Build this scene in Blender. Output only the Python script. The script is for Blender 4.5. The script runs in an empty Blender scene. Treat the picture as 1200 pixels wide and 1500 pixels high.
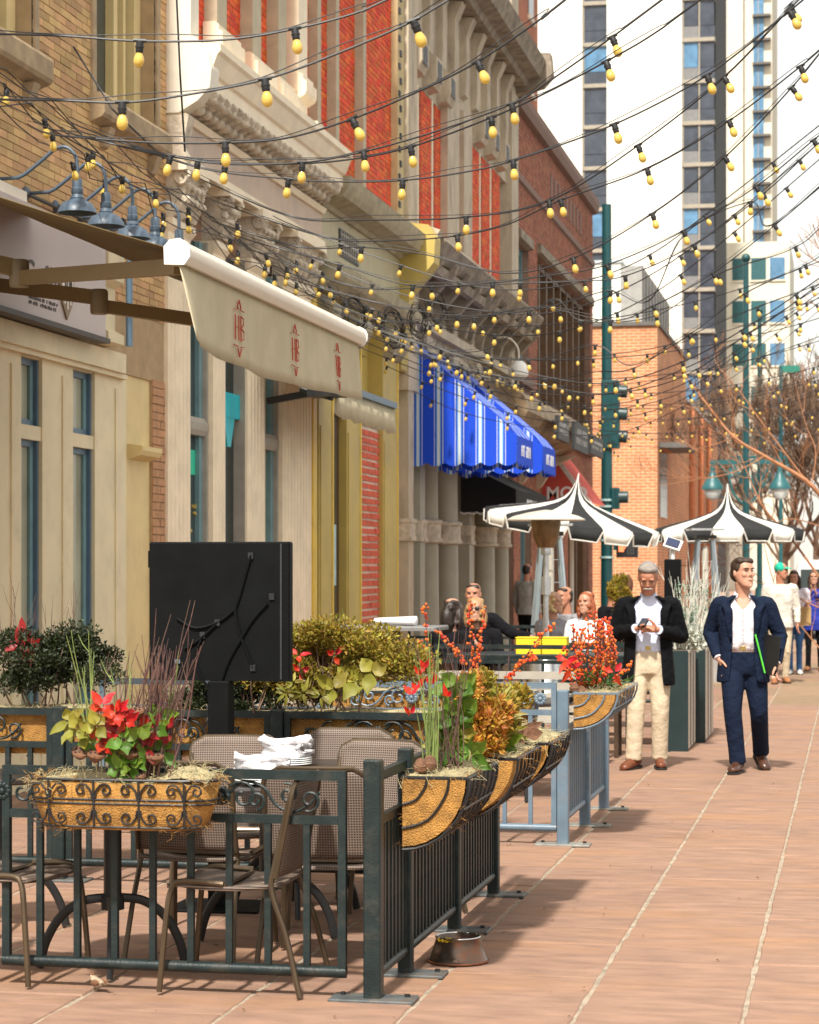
import bpy, bmesh, math, random
from mathutils import Vector, Matrix, Euler
R = math.radians
rnd = random.Random(7)
scene = bpy.context.scene
COL = scene.collection
# ------------------------------------------------------------------ camera
F = 3200.0; HY = 834.0; H = 1.7                   # focal length in photo pixels, horizon row, eye height
TH = math.atan(650/3200.0); ST, CT = math.sin(TH), math.cos(TH)
cam = bpy.data.cameras.new('camera'); cam_ob = bpy.data.objects.new('camera', cam); COL.objects.link(cam_ob)
cam.sensor_fit = 'HORIZONTAL'; cam.sensor_width = 36; cam.lens = 36*F/1200
cam.shift_y = (HY-750)/1200.0; cam.clip_start = .1; cam.clip_end = 2000
cam_ob.location = (0, 0, H); cam_ob.rotation_euler = (R(90), 0, TH)
cam.dof.use_dof = True; cam.dof.focus_distance = 11.5; cam.dof.aperture_fstop = 8
scene.camera = cam_ob
# ------------------------------------------------------------------ light
SUN_EL = 52; SUN_D = Vector((.04, 1.0, 0)).normalized()      # horizontal heading of the light
world = bpy.data.worlds.new('World'); scene.world = world; world.use_nodes = True
nt = world.node_tree; bg = nt.nodes['Background']
sky = nt.nodes.new('ShaderNodeTexSky'); sky.sky_type = 'NISHITA'; sky.sun_disc = False
sky.sun_elevation = R(SUN_EL); sky.sun_rotation = math.atan2(-SUN_D.x, -SUN_D.y)
sky.dust_density = 4.0; sky.air_density = 1.0; sky.ozone_density = .6
mixn = nt.nodes.new('ShaderNodeMix'); mixn.data_type = 'RGBA'
mixn.inputs[0].default_value = .7                              # thin bright high cloud over the whole sky
mixn.inputs[7].default_value = (8.0, 7.6, 6.7, 1)
nt.links.new(sky.outputs[0], mixn.inputs[6]); nt.links.new(mixn.outputs[2], bg.inputs[0])
bg.inputs[1].default_value = .12
sun = bpy.data.lights.new('sun', 'SUN'); sun.energy = 4.2; sun.angle = R(3); sun.color = (1, .95, .86)
sun_ob = bpy.data.objects.new('sun', sun); COL.objects.link(sun_ob)
ce, se = math.cos(R(SUN_EL)), math.sin(R(SUN_EL))
sun_ob.rotation_euler = Vector((SUN_D.x*ce, SUN_D.y*ce, -se)).to_track_quat('-Z', 'Y').to_euler()
vs = scene.view_settings; vs.view_transform = 'Standard'; vs.look = 'None'; vs.gamma = 1; vs.exposure = .62
vs.use_curve_mapping = False
# ------------------------------------------------------------------ pixel -> place
def P(px, py, t):
    u = (px-600)/F; v = (HY-py)/F
    return Vector((t*(-ST+u*CT), t*(CT+u*ST), H+t*v))
def G(px, py): return P(px, py, F*H/(py-HY))                    # a point on the ground
def PX(px, py, X):                                              # a point on the plane x = X
    u = (px-600)/F; return P(px, py, X/(-ST+u*CT))
def PY(px, py, Y):
    u = (px-600)/F; return P(px, py, Y/(CT+u*ST))
FX = -6.2                                                       # the line of the facades
def FY(px, o=0): return PX(px, HY, FX+o).y
def FZ(px, py, o=0): return PX(px, py, FX+o).z
# ------------------------------------------------------------------ mesh builder
OFF = {}
def cat(pts, n=6, closed=False):
    pts = [Vector(p) for p in pts]
    if len(pts) < 3: return pts
    out = []; m = len(pts)
    rng = range(m if closed else m-1)
    for i in rng:
        if closed: a, b, c, d = pts[(i-1) % m], pts[i], pts[(i+1) % m], pts[(i+2) % m]
        else: a, b, c, d = pts[max(i-1, 0)], pts[i], pts[i+1], pts[min(i+2, m-1)]
        for k in range(n):
            s = k/n
            out.append(.5*((2*b)+(c-a)*s+(2*a-5*b+4*c-d)*s*s+(3*b-a-3*c+d)*s**3))
    if not closed: out.append(pts[-1])
    return out
def catr(rs, n=6):
    return [v.x for v in cat([Vector((r, 0, 0)) for r in rs], n)] if len(rs) > 2 else rs
class MB:
    def __init__(s): s.v = []; s.f = []
    def add(s, vs, fs, M=None):
        b = len(s.v)
        s.v += [(M @ Vector(v)) if M is not None else Vector(v) for v in vs]
        s.f += [[i+b for i in f] for f in fs]
        return s
    def box(s, x0, x1, y0, y1, z0, z1, M=None):
        v = [(x0,y0,z0),(x1,y0,z0),(x1,y1,z0),(x0,y1,z0),(x0,y0,z1),(x1,y0,z1),(x1,y1,z1),(x0,y1,z1)]
        return s.add(v, [(0,3,2,1),(4,5,6,7),(0,1,5,4),(1,2,6,5),(2,3,7,6),(3,0,4,7)], M)
    def cbox(s, c, d, rz=0, M=None, rx=0, ry=0):
        T = Matrix.Translation(Vector(c)) @ Euler((rx, ry, rz)).to_matrix().to_4x4()
        if M is not None: T = M @ T
        return s.box(-d[0]/2, d[0]/2, -d[1]/2, d[1]/2, -d[2]/2, d[2]/2, T)
    def bbox(s, x0, x1, y0, y1, z0, z1, b=.01, M=None):          # box with chamfered vertical and top edges
        def ring(i, z): return [(x0+i,y0+b,z),(x0+b,y0+i,z),(x1-b,y0+i,z),(x1-i,y0+b,z),(x1-i,y1-b,z),(x1-b,y1-i,z),(x0+b,y1-i,z),(x0+i,y1-b,z)]
        return s.loft([ring(0, z0), ring(0, z1-b), ring(b*.9, z1)], M=M)
    def loft(s, rings, closed=True, caps=True, M=None, loop=False):
        n = len(rings[0]); v = [p for r in rings for p in r]; f = []
        m = len(rings)
        for i in range(m if loop else m-1):
            for j in range(n if closed else n-1):
                a = i*n+j; b_ = i*n+(j+1) % n; c = ((i+1) % m)*n+(j+1) % n; d = ((i+1) % m)*n+j
                f.append((a, b_, c, d))
        if caps and closed and not loop:
            f.append(tuple(range(n-1, -1, -1))); f.append(tuple((m-1)*n+j for j in range(n)))
        return s.add(v, f, M)
    def tube(s, pts, r, n=8, M=None, flat=None, loop=False):
        pts = [Vector(p) for p in pts]; m = len(pts)
        if not isinstance(r, (list, tuple)): r = [r]*m
        up = None; rings = []
        for i in range(m):
            if loop: d = pts[(i+1) % m]-pts[i-1]
            else: d = pts[min(i+1, m-1)]-pts[max(i-1, 0)]
            if d.length < 1e-9: d = Vector((0, 0, 1))
            d.normalize()
            if up is None:
                up = Vector((0, 0, 1)) if abs(d.z) < .9 else Vector((0, 1, 0))
            up = (up-d*up.dot(d))
            if up.length < 1e-6: up = d.orthogonal()
            up.normalize(); sd = d.cross(up)
            ra = r[i]; rb = ra*(flat or 1)
            rings.append([pts[i]+sd*math.cos(2*math.pi*k/n)*ra+up*math.sin(2*math.pi*k/n)*rb for k in range(n)])
        return s.loft(rings, M=M, loop=loop)
    def bar(s, a, b, w, h=None, M=None):
        a, b = Vector(a), Vector(b); d = b-a; L = d.length
        q = d.to_track_quat('Z', 'X' if abs(d.normalized().z) > .9 else 'Y').to_matrix().to_4x4()
        T = Matrix.Translation(a) @ q
        if M is not None: T = M @ T
        h = h or w
        return s.box(-w/2, w/2, -h/2, h/2, 0, L, T)
    def lathe(s, prof, n=16, c=(0,0,0), M=None, sx=1, sy=1):
        c = Vector(c)
        rings = [[c+Vector((r*sx*math.cos(2*math.pi*k/n), r*sy*math.sin(2*math.pi*k/n), z)) for k in range(n)] for r, z in prof]
        return s.loft(rings, M=M)
    def prism(s, poly, a, b, axis='y', M=None):
        n = len(poly)
        if axis == 'x': A = [(a, p, q) for p, q in poly]; B = [(b, p, q) for p, q in poly]
        elif axis == 'y': A = [(p, a, q) for p, q in poly]; B = [(p, b, q) for p, q in poly]
        else: A = [(p, q, a) for p, q in poly]; B = [(p, q, b) for p, q in poly]
        return s.loft([A, B], M=M)
    def sph(s, c, r, n=12, m=8, M=None):
        if not isinstance(r, (tuple, list)): r = (r, r, r)
        c = Vector(c); rings = []
        for i in range(m+1):
            a = -math.pi/2+math.pi*(i/m)*.998+.003
            rings.append([c+Vector((r[0]*math.cos(a)*math.cos(2*math.pi*k/n), r[1]*math.cos(a)*math.sin(2*math.pi*k/n), r[2]*math.sin(a))) for k in range(n)])
        return s.loft(rings, M=M)
    def quad(s, a, b, c, d): return s.add([a, b, c, d], [(0, 1, 2, 3)])
    def leaf(s, p, d, n, L, W, curl=.15, seg=2):
        # a leaf from p along d, face normal about n; pointed ellipse folded on its midrib
        p = Vector(p); d = Vector(d).normalized(); sd = d.cross(Vector(n))
        if sd.length < 1e-4: sd = d.orthogonal()
        sd.normalize(); nn = sd.cross(d)
        a = p; b1 = p+d*L*.45+sd*W/2+nn*W*.12; b2 = p+d*L*.45-sd*W/2+nn*W*.12; m = p+d*L*.5-nn*W*.05
        e = p+d*L-nn*L*curl
        return s.add([a, b1, e, b2, m], [(0, 4, 1), (1, 4, 2), (2, 4, 3), (3, 4, 0)])
    def build(s, name, mat, parent=None, smooth=False, world=None, fix=True):
        me = bpy.data.meshes.new(name)
        off = OFF.get(parent.name, Vector()) if parent is not None else Vector()
        me.from_pydata([tuple(v-off) for v in s.v], [], s.f)
        if fix:
            bm = bmesh.new(); bm.from_mesh(me); bmesh.ops.recalc_face_normals(bm, faces=bm.faces); bm.to_mesh(me); bm.free()
        mats = mat if isinstance(mat, (list, tuple)) else [mat]
        for m_ in mats: me.materials.append(m_)
        if smooth:
            me.shade_smooth()
            if smooth != 2:
                try: me.set_sharp_from_angle(angle=R(smooth if smooth > 2 else 40))
                except Exception: pass
        o = bpy.data.objects.new(name, me); COL.objects.link(o)
        if parent is not None:
            o.parent = parent
            OFF[o.name] = off
        return o
def tag(o, label, cat_, group=None):
    o['label'] = label; o['category'] = cat_
    if group: o['group'] = group
    return o
def struct(o): o['kind'] = 'structure'; return o
def stuff(o): o['kind'] = 'stuff'; return o
def thing(name, label, cat_, loc=(0,0,0), rz=0, group=None, world=False):
    o = bpy.data.objects.new(name, None); COL.objects.link(o); o.empty_display_size = .1
    o.location = loc; o.rotation_euler = (0, 0, rz)
    if world: OFF[o.name] = Vector(loc)
    return tag(o, label, cat_, group)
def copy_tree(o, parent=None, loc=None, rz=None, label=None):
    c = o.copy(); COL.objects.link(c); c.parent = parent
    if loc is not None: c.location = loc
    if rz is not None: c.rotation_euler = (0, 0, rz)
    if label: c['label'] = label
    for ch in list(o.children): copy_tree(ch, c)
    return c
def text_mesh(name, s, size, mat, parent, origin, xa, ya, ext=.002, align='CENTER', shear=0, sx=1, bold=0):
    cu = bpy.data.curves.new(name, 'FONT'); cu.body = s; cu.size = size; cu.align_x = align; cu.extrude = ext; cu.shear = shear; cu.offset = bold
    cu.resolution_u = 4
    tmp = bpy.data.objects.new('tmp', cu); COL.objects.link(tmp)
    bpy.context.view_layer.update()
    me = bpy.data.meshes.new_from_object(tmp.evaluated_get(bpy.context.evaluated_depsgraph_get()))
    bpy.data.objects.remove(tmp); bpy.data.curves.remove(cu)
    xa = Vector(xa).normalized(); ya = Vector(ya).normalized(); za = xa.cross(ya)
    off = OFF.get(parent.name, Vector()) if parent is not None else Vector()
    Mx = Matrix((xa*sx, ya, za)).transposed().to_4x4(); Mx.translation = Vector(origin)-off
    me.transform(Mx); me.materials.clear(); me.materials.append(mat); me.name = name
    o = bpy.data.objects.new(name, me); COL.objects.link(o)
    if parent is not None: o.parent = parent; OFF[o.name] = off
    return o
def scribble(par, m_, x, y0, y1, z0, z1, rows=2, seed=1, d=.004):
    # lettering too far off to read: uneven strokes in rows, lying on the plane x
    r = random.Random(seed); q = MB(); h = (z1-z0)/rows
    for k in range(rows):
        y = y0; zb = z0+h*k+h*.15; zt = z0+h*k+h*.82
        while y < y1:
            w = (y1-y0)*r.uniform(.02, .05); c = r.random()
            if c < .75: q.box(x, x+d, y, y+w*.45, zb, zt if c > .3 else zb+(zt-zb)*.6); q.box(x+.0002, x+d*.9, y+w*.45, y+w, zb+(zt-zb)*r.choice([0, .4, .8]), zb+(zt-zb)*r.uniform(.85, 1))
            y += w*r.uniform(1.25, 1.6)
    return stuff(q.build('lettering', m_, par))
# ------------------------------------------------------------------ materials
MATS = {}
def mat(name, col=(.5,.5,.5), rough=.6, metal=0, var=.12, scale=6, bump=.15, bscale=80, island=0, dirt=None, dscale=2, trans=0, coat=0, stretch=None, hue=0, sheen=0, alpha=1, sss=0, bdist=.004):
    if name in MATS: return MATS[name]
    m = bpy.data.materials.new(name); m.use_nodes = True; n = m.node_tree; N = n.nodes; L = n.links
    b = N['Principled BSDF']; b.inputs['Roughness'].default_value = rough; b.inputs['Metallic'].default_value = metal
    tc = N.new('ShaderNodeTexCoord'); src = tc.outputs['Object']
    if stretch:
        mp = N.new('ShaderNodeMapping'); mp.inputs['Scale'].default_value = stretch; L.new(src, mp.inputs[0]); src = mp.outputs[0]
    nz = N.new('ShaderNodeTexNoise'); nz.inputs['Scale'].default_value = scale; nz.inputs['Detail'].default_value = 6; L.new(src, nz.inputs[0])
    mr = N.new('ShaderNodeMapRange'); mr.inputs[1].default_value = .3; mr.inputs[2].default_value = .7
    mr.inputs[3].default_value = 1-var; mr.inputs[4].default_value = 1+var; L.new(nz.outputs[0], mr.inputs[0])
    hs = N.new('ShaderNodeHueSaturation'); hs.inputs['Color'].default_value = (*col, 1); L.new(mr.outputs[0], hs.inputs['Value'])
    out = hs.outputs[0]
    if island:
        ge = N.new('ShaderNodeNewGeometry'); m2 = N.new('ShaderNodeMapRange')
        m2.inputs[3].default_value = 1-island; m2.inputs[4].default_value = 1+island; L.new(ge.outputs['Random Per Island'], m2.inputs[0])
        mu = N.new('ShaderNodeMath'); mu.operation = 'MULTIPLY'; L.new(mr.outputs[0], mu.inputs[0]); L.new(m2.outputs[0], mu.inputs[1]); L.new(mu.outputs[0], hs.inputs['Value'])
        if hue:
            wn = N.new('ShaderNodeTexWhiteNoise'); wn.noise_dimensions = '1D'; L.new(ge.outputs['Random Per Island'], wn.inputs['W'])
            m3 = N.new('ShaderNodeMapRange'); m3.inputs[3].default_value = .5-hue; m3.inputs[4].default_value = .5+hue
            L.new(wn.outputs[0], m3.inputs[0]); L.new(m3.outputs[0], hs.inputs['Hue'])
    if dirt:
        nd = N.new('ShaderNodeTexNoise'); nd.inputs['Scale'].default_value = dscale; nd.inputs['Detail'].default_value = 8; nd.inputs['Roughness'].default_value = .65; L.new(src, nd.inputs[0])
        md = N.new('ShaderNodeMapRange'); md.inputs[1].default_value = .5; md.inputs[2].default_value = .72; md.inputs[4].default_value = dirt[3] if len(dirt) > 3 else .6; L.new(nd.outputs[0], md.inputs[0])
        mx = N.new('ShaderNodeMix'); mx.data_type = 'RGBA'; L.new(md.outputs[0], mx.inputs[0]); L.new(out, mx.inputs[6]); mx.inputs[7].default_value = (*dirt[:3], 1); out = mx.outputs[2]
    L.new(out, b.inputs['Base Color'])
    if bump:
        nb = N.new('ShaderNodeTexNoise'); nb.inputs['Scale'].default_value = bscale; nb.inputs['Detail'].default_value = 4; L.new(src, nb.inputs[0])
        bp = N.new('ShaderNodeBump'); bp.inputs['Strength'].default_value = bump; bp.inputs['Distance'].default_value = bdist*3; L.new(nb.outputs[0], bp.inputs['Height']); L.new(bp.outputs[0], b.inputs['Normal'])
        rr = N.new('ShaderNodeMapRange'); rr.inputs[3].default_value = max(0, rough-.08); rr.inputs[4].default_value = min(1, rough+.1); L.new(nz.outputs[0], rr.inputs[0]); L.new(rr.outputs[0], b.inputs['Roughness'])
    if coat: b.inputs['Coat Weight'].default_value = coat
    if sheen: b.inputs['Sheen Weight'].default_value = sheen
    if trans:
        # thin translucent leaf / cloth
        tr = N.new('ShaderNodeBsdfTranslucent'); L.new(out, tr.inputs[0]); ms = N.new('ShaderNodeMixShader'); ms.inputs[0].default_value = trans
        L.new(b.outputs[0], ms.inputs[1]); L.new(tr.outputs[0], ms.inputs[2]); L.new(ms.outputs[0], N['Material Output'].inputs[0])
    if sss: b.inputs['Subsurface Weight'].default_value = sss; b.inputs['Subsurface Radius'].default_value = (.02, .008, .004)
    MATS[name] = m; return m
def glass_mat(name, col=(.05,.06,.06), rough=.06, spec=.5):
    if name in MATS: return MATS[name]
    m = mat(name, col, rough, 0, .25, 1.5, .02, 3)
    m.node_tree.nodes['Principled BSDF'].inputs['Specular IOR Level'].default_value = spec
    m.node_tree.nodes['Principled BSDF'].inputs['Roughness'].default_value = rough
    return m
def brick_tex(name, c1, c2, mortar, bw=.21, bh=.075, ax='y', rough=.85, var=.2, mw=.012, vert=False):
    if name in MATS: return MATS[name]
    m = bpy.data.materials.new(name); m.use_nodes = True; n = m.node_tree; N = n.nodes; L = n.links; b = N['Principled BSDF']
    b.inputs['Roughness'].default_value = rough
    tc = N.new('ShaderNodeTexCoord'); sp = N.new('ShaderNodeSeparateXYZ'); L.new(tc.outputs['Object'], sp.inputs[0])
    cb = N.new('ShaderNodeCombineXYZ'); ad = N.new('ShaderNodeMath'); ad.operation = 'ADD'; L.new(sp.outputs[0], ad.inputs[0]); L.new(sp.outputs[1], ad.inputs[1])
    L.new(ad.outputs[0], cb.inputs[0]); L.new(sp.outputs[2], cb.inputs[1])
    bt = N.new('ShaderNodeTexBrick'); bt.inputs['Scale'].default_value = 1; bt.inputs['Brick Width'].default_value = bw; bt.inputs['Row Height'].default_value = bh
    bt.inputs['Mortar Size'].default_value = mw; bt.inputs['Mortar Smooth'].default_value = .2; bt.inputs['Color1'].default_value = (*c1, 1); bt.inputs['Color2'].default_value = (*c2, 1); bt.inputs['Mortar'].default_value = (*mortar, 1)
    L.new(cb.outputs[0], bt.inputs[0])
    nz = N.new('ShaderNodeTexNoise'); nz.inputs['Scale'].default_value = 1.3; nz.inputs['Detail'].default_value = 8; L.new(tc.outputs['Object'], nz.inputs[0])
    mr = N.new('ShaderNodeMapRange'); mr.inputs[1].default_value = .3; mr.inputs[2].default_value = .7; mr.inputs[3].default_value = 1-var; mr.inputs[4].default_value = 1+var; L.new(nz.outputs[0], mr.inputs[0])
    hs = N.new('ShaderNodeHueSaturation'); L.new(bt.outputs[0], hs.inputs['Color']); L.new(mr.outputs[0], hs.inputs['Value']); L.new(hs.outputs[0], b.inputs['Base Color'])
    bp = N.new('ShaderNodeBump'); bp.invert = True; bp.inputs['Strength'].default_value = .6; bp.inputs['Distance'].default_value = .01; L.new(bt.outputs[1], bp.inputs['Height']); L.new(bp.outputs[0], b.inputs['Normal'])
    MATS[name] = m; return m
def emis(name, col, s):
    if name in MATS: return MATS[name]
    m = bpy.data.materials.new(name); m.use_nodes = True; b = m.node_tree.nodes['Principled BSDF']
    b.inputs['Base Color'].default_value = (*col, 1); b.inputs['Emission Color'].default_value = (*col, 1); b.inputs['Emission Strength'].default_value = s
    MATS[name] = m; return m
# ================================================================== ground
m_asph = mat('asphalt', (.06,.06,.06), .9, var=.2, bump=.4, bscale=200)
m_mort = mat('mortar', (.34,.28,.21), .95, var=.35, scale=14, bump=.6, bscale=90, dirt=(.16,.12,.09,.6), dscale=7)
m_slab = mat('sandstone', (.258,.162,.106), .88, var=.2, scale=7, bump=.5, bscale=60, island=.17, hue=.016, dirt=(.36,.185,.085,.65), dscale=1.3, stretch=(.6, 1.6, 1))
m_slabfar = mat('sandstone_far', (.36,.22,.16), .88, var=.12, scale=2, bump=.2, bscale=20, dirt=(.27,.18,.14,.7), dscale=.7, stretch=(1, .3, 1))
m_kerb = mat('kerb_stone', (.40,.38,.35), .85, var=.15)
struct(MB().box(-900, 900, -60, 1500, -.6, -.16).build('ground', m_asph))
struct(MB().box(1.6, 14, -30, 400, -.159, -.14).build('road', m_asph))
pv = struct(MB().box(-9, 1.3, -8, 53.4, -.159, -.006).build('pavement', m_mort))
struct(MB().bbox(1.3, 1.5, -8, 53.6, -.159, .004, .02).build('kerb', m_kerb))
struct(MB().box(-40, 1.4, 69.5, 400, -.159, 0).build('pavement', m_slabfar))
COLX = [-6.2, -5.60, -4.96, -4.32, -3.67, -3.01, -2.355, -1.68, -1.035, -.41, .23, .87, 1.29]
def slab(x0, x1, y0, y1):
    j = lambda a: rnd.uniform(-a, a)
    b = .006; z = j(.003); g = .004
    # slightly uneven long edges, so the mortar joint wanders
    n = 7; L = [(x0+g+abs(j(.008)), y0+(y1-y0)*k/n) for k in range(n+1)]; Rr = [(x1-g-abs(j(.008)), y0+(y1-y0)*k/n) for k in range(n+1)]
    L[0] = (L[0][0], y0+.006); L[-1] = (L[-1][0], y1-.006); Rr[0] = (Rr[0][0], y0+.006); Rr[-1] = (Rr[-1][0], y1-.006)
    outl = L+Rr[::-1]; cx, cy = (x0+x1)/2, (y0+y1)/2
    tx, ty = j(.002), j(.002)
    def rg(i, zz): return [(p[0]+(i if p[0] < cx else -i), p[1]+(i if p[1] == L[0][1] else -i if p[1] == L[-1][1] else 0), zz+(p[0]-cx)*tx+(p[1]-cy)*ty) for p in outl]
    return MB().loft([rg(0, -.03), rg(0, z-b), rg(b, z)])
YEND = 27.0
far = MB()
for ci in range(len(COLX)-1):
    y = 6.6-rnd.uniform(0, .5); x0, x1 = COLX[ci], COLX[ci+1]
    while y < 53:
        L = rnd.choice([.45, .62, .8, .9, 1.1]); 
        if y < YEND: slab(x0, x1, y, y+L).build('slab', m_slab, pv)
        else:
            L = min(L*2, 53.3-y); 
            if L > .1: far.v += (q := slab(x0, x1, y, y+L)).v; far.f += [[i+len(far.v)-len(q.v) for i in f] for f in q.f]
        y += L
stuff(far.build('slabs_beyond', m_slab, pv))
# ================================================================== facades
def fbox(mb, pa, pb, z0, z1, o0, o1): return mb.box(FX+o0, FX+o1, FY(pa, o1), FY(pb, o1), z0, z1)
def ybox(mb, y0, y1, z0, z1, o0, o1): return mb.box(FX+o0, FX+o1, y0, y1, z0, z1)
def wall(mb, y0, y1, z0, z1, o0, o1, holes=()):
    ys = sorted({y0, y1, *[min(max(h[0], y0), y1) for h in holes], *[min(max(h[1], y0), y1) for h in holes]})
    for a, b in zip(ys, ys[1:]):
        if b-a < 1e-4: continue
        c = (a+b)/2; hs = sorted([(max(h[2], z0), min(h[3], z1)) for h in holes if h[0] < c < h[1]]); z = z0
        for p, q in hs:
            if p > z+1e-4: ybox(mb, a, b, z, p, o0, o1)
            z = max(z, q)
        if z1 > z+1e-4: ybox(mb, a, b, z, z1, o0, o1)
    return mb
def bricks(y0, y1, z0, z1, o, holes=(), L=.21, h=.068, g=.011, proud=.007, seed=1, face='x', x0=None, x1=None):
    # running-bond brick faces standing proud of the mortar; face 'x' looks to the street, 'y' looks towards -y
    r = random.Random(seed); mb = MB(); k = 0; z = z0
    while z+h*.6 < z1:
        zt = min(z+h, z1); a0 = y0-(L/2 if k % 2 else 0); a = a0
        while a < y1:
            b = a+L-g; segs = [(max(a, y0), min(b, y1))]
            for H_ in holes:
                if H_[2] < (z+zt)/2 < H_[3]:
                    ns = []
                    for s_ in segs:
                        if H_[1] <= s_[0] or H_[0] >= s_[1]: ns.append(s_)
                        else:
                            if s_[0] < H_[0]: ns.append((s_[0], H_[0]))
                            if s_[1] > H_[1]: ns.append((H_[1], s_[1]))
                    segs = ns
            for s_ in segs:
                if s_[1]-s_[0] > .03:
                    e = proud+r.uniform(-.003, .004)
                    if face == 'x': mb.box(FX+o-.002, FX+o+e, s_[0], s_[1], z, zt-g)
                    else: mb.box(s_[0], s_[1], x0-e, x0+.002, z, zt-g)
            a += L
        z += h; k += 1
    return mb
m_tanb = mat('tan_brick', (.56,.35,.165), .85, var=.15, scale=4, bump=.3, bscale=60, island=.22, hue=.012)
m_tanm = mat('tan_mortar', (.42,.30,.17), .95, var=.15)
m_stone = mat('brown_stone', (.42,.31,.19), .85, var=.2, bump=.4, dirt=(.2,.14,.09,.5), dscale=4)
m_cream = mat('cream_paint', (.78,.67,.44), .55, var=.07, scale=3, bump=.06, bscale=30, dirt=(.42,.36,.25,.4), dscale=2.2)
m_yell = mat('yellow_cream_paint', (.74,.58,.28), .6, var=.07, scale=3, bump=.08, dirt=(.45,.38,.22,.4), dscale=2)
m_bluef = mat('blue_frame', (.10,.17,.25), .4, var=.1)
m_teal = mat('teal_frame', (.17,.30,.33), .4, var=.12)
m_white = mat('white_stone_paint', (.88,.76,.57), .6, var=.08, scale=4, bump=.15, dirt=(.62,.52,.4,.3), dscale=3)
m_orn = mat('weathered_ornament', (.60,.52,.41), .75, var=.25, scale=9, bump=.8, bscale=30, dirt=(.24,.19,.14,.75), dscale=7)
m_frz = mat('pinkish_frieze', (.58,.46,.37), .75, var=.1, scale=3, bump=.2, dirt=(.4,.3,.24,.4))
m_gwood = mat('grey_wood', (.36,.33,.28), .6, var=.12)
m_olive = mat('olive_paint', (.50,.38,.10), .55, var=.08, scale=3, bump=.08, dirt=(.3,.25,.1,.4), dscale=2.5)
m_gold = mat('yellow_edge_paint', (.72,.50,.06), .5, var=.1)
m_dkbr = mat('dark_brown_door', (.06,.035,.02), .45, var=.2)
m_redb = mat('red_brick', (.70,.10,.025), .8, var=.14, scale=5, bump=.3, island=.2, hue=.012)
m_redm = mat('red_mortar', (.52,.32,.22), .95, var=.15)
m_pinkb = mat('salmon_brick', (.55,.13,.055), .85, var=.2, scale=8, bump=.5, island=.3, hue=.015)
m_ltm = mat('light_mortar', (.74,.66,.55), .95, var=.15)
m_gst = mat('grey_stone', (.52,.44,.33), .8, var=.15, scale=5, bump=.4, bscale=40, dirt=(.22,.18,.14,.7), dscale=3.5, stretch=(1, 1, .4))
m_gstd = mat('weathered_grey_cornice', (.30,.25,.19), .85, var=.3, scale=6, bump=.7, bscale=30, dirt=(.09,.07,.05,.8), dscale=4)
m_gcol = mat('grey_green_paint', (.36,.33,.26), .5, var=.1, scale=4, bump=.1, dirt=(.2,.18,.14,.4))
m_dkb = mat('dark_red_brick', (.32,.115,.065), .85, var=.15, scale=4, bump=.3, island=.2, hue=.01)
m_dkm = mat('dark_mortar', (.30,.19,.14), .95, var=.15)
m_glass = glass_mat('window_glass', (.05,.065,.065))
m_glassl = glass_mat('pale_reflection_glass', (.36,.37,.28), .12)  # greenish cream reflection painted into the pane colour
m_black = mat('black_metal', (.012,.012,.013), .45, var=.2, bump=.05)
m_lbtile = mat('roof_felt', (.09,.085,.08), .95, var=.2)
m_iron = mat('grille_iron', (.02,.02,.025), .5)
XB = FX-9                                                            # backs of the buildings
# ---------------------------------------------------------------- tan brick building with the coffee sign
Y1A, Y1B = 12.0, FY(244)
b1 = thing('brick_building', 'tan brick building with cream shopfront and stone window sills', 'building', (FX, Y1A, 0), world=True)
SF = 3.56
w1 = [(FY(-75), FY(45), 5.65, 7.6), (FY(138), FY(225), 5.65, 7.6)]
mbw = wall(MB(), Y1A, Y1B, 3.4, 9.5, -.35, 0, w1)
mbw.box(XB, FX-.35, Y1A, Y1B, 0, 9.5)
b1w = mbw.build('wall', m_tanm, b1)
stuff(bricks(FY(-60), Y1B-.003, 3.95, 8.2, 0, [(h[0]-.02, h[1]+.02, h[2]-.25, h[3]) for h in w1], seed=3, L=.25, h=.064, g=.008).build('bricks', m_tanb, b1w))
MB().box(XB, FX-.01, Y1A, Y1B, 9.5, 9.6).build('roof', m_lbtile, b1)
for (a, b, z0, z1) in w1:
    wd = MB().box(FX-.30, FX-.24, a+.01, b-.01, z0, z1).build('window', m_glass, b1)
    fr = MB(); n = 2
    fr.box(FX-.238, FX-.12, a+.012, a+.14, z0, z1); fr.box(FX-.238, FX-.12, b-.19, b-.012, z0, z1)
    fr.box(FX-.238, FX-.16, (a+b)/2+.16, (a+b)/2+.26, z0, z1); fr.box(FX-.238, FX-.18, a+.14, b-.19, z0+.001, z0+.1)
    fr.box(FX-.237, FX-.14, (a+b)/2+.36, (a+b)/2+.42, z0+.002, z1)
    fr.build('window_frame', m_yell, wd)
    MB().box(FX-.236, FX-.2, (a+b)/2+.265, (a+b)/2+.355, z0+.1, z1).build('sash', m_dkbr, wd)
    sl = MB(); sl.prism([(FX-.29, z0-.24), (FX+.02, z0-.24), (FX+.12, z0-.2), (FX+.14, z0-.17), (FX+.14, z0-.03), (FX+.12, z0), (FX-.29, z0+.004)], a-.14, b+.12, 'y').build('sill', m_stone, wd)
    for yy in (a-.11, b+.02): MB().box(FX-.02, FX+.03, yy, yy+.09, z0+.005, z1).build('architrave', m_stone, wd)
    for yy in (a+.1, b-.2): MB().prism([(FX, z0-.42), (FX+.05, z0-.40), (FX+.11, z0-.245), (FX, z0-.245)], yy, yy+.13, 'y').build('corbel', m_stone, wd)
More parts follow.
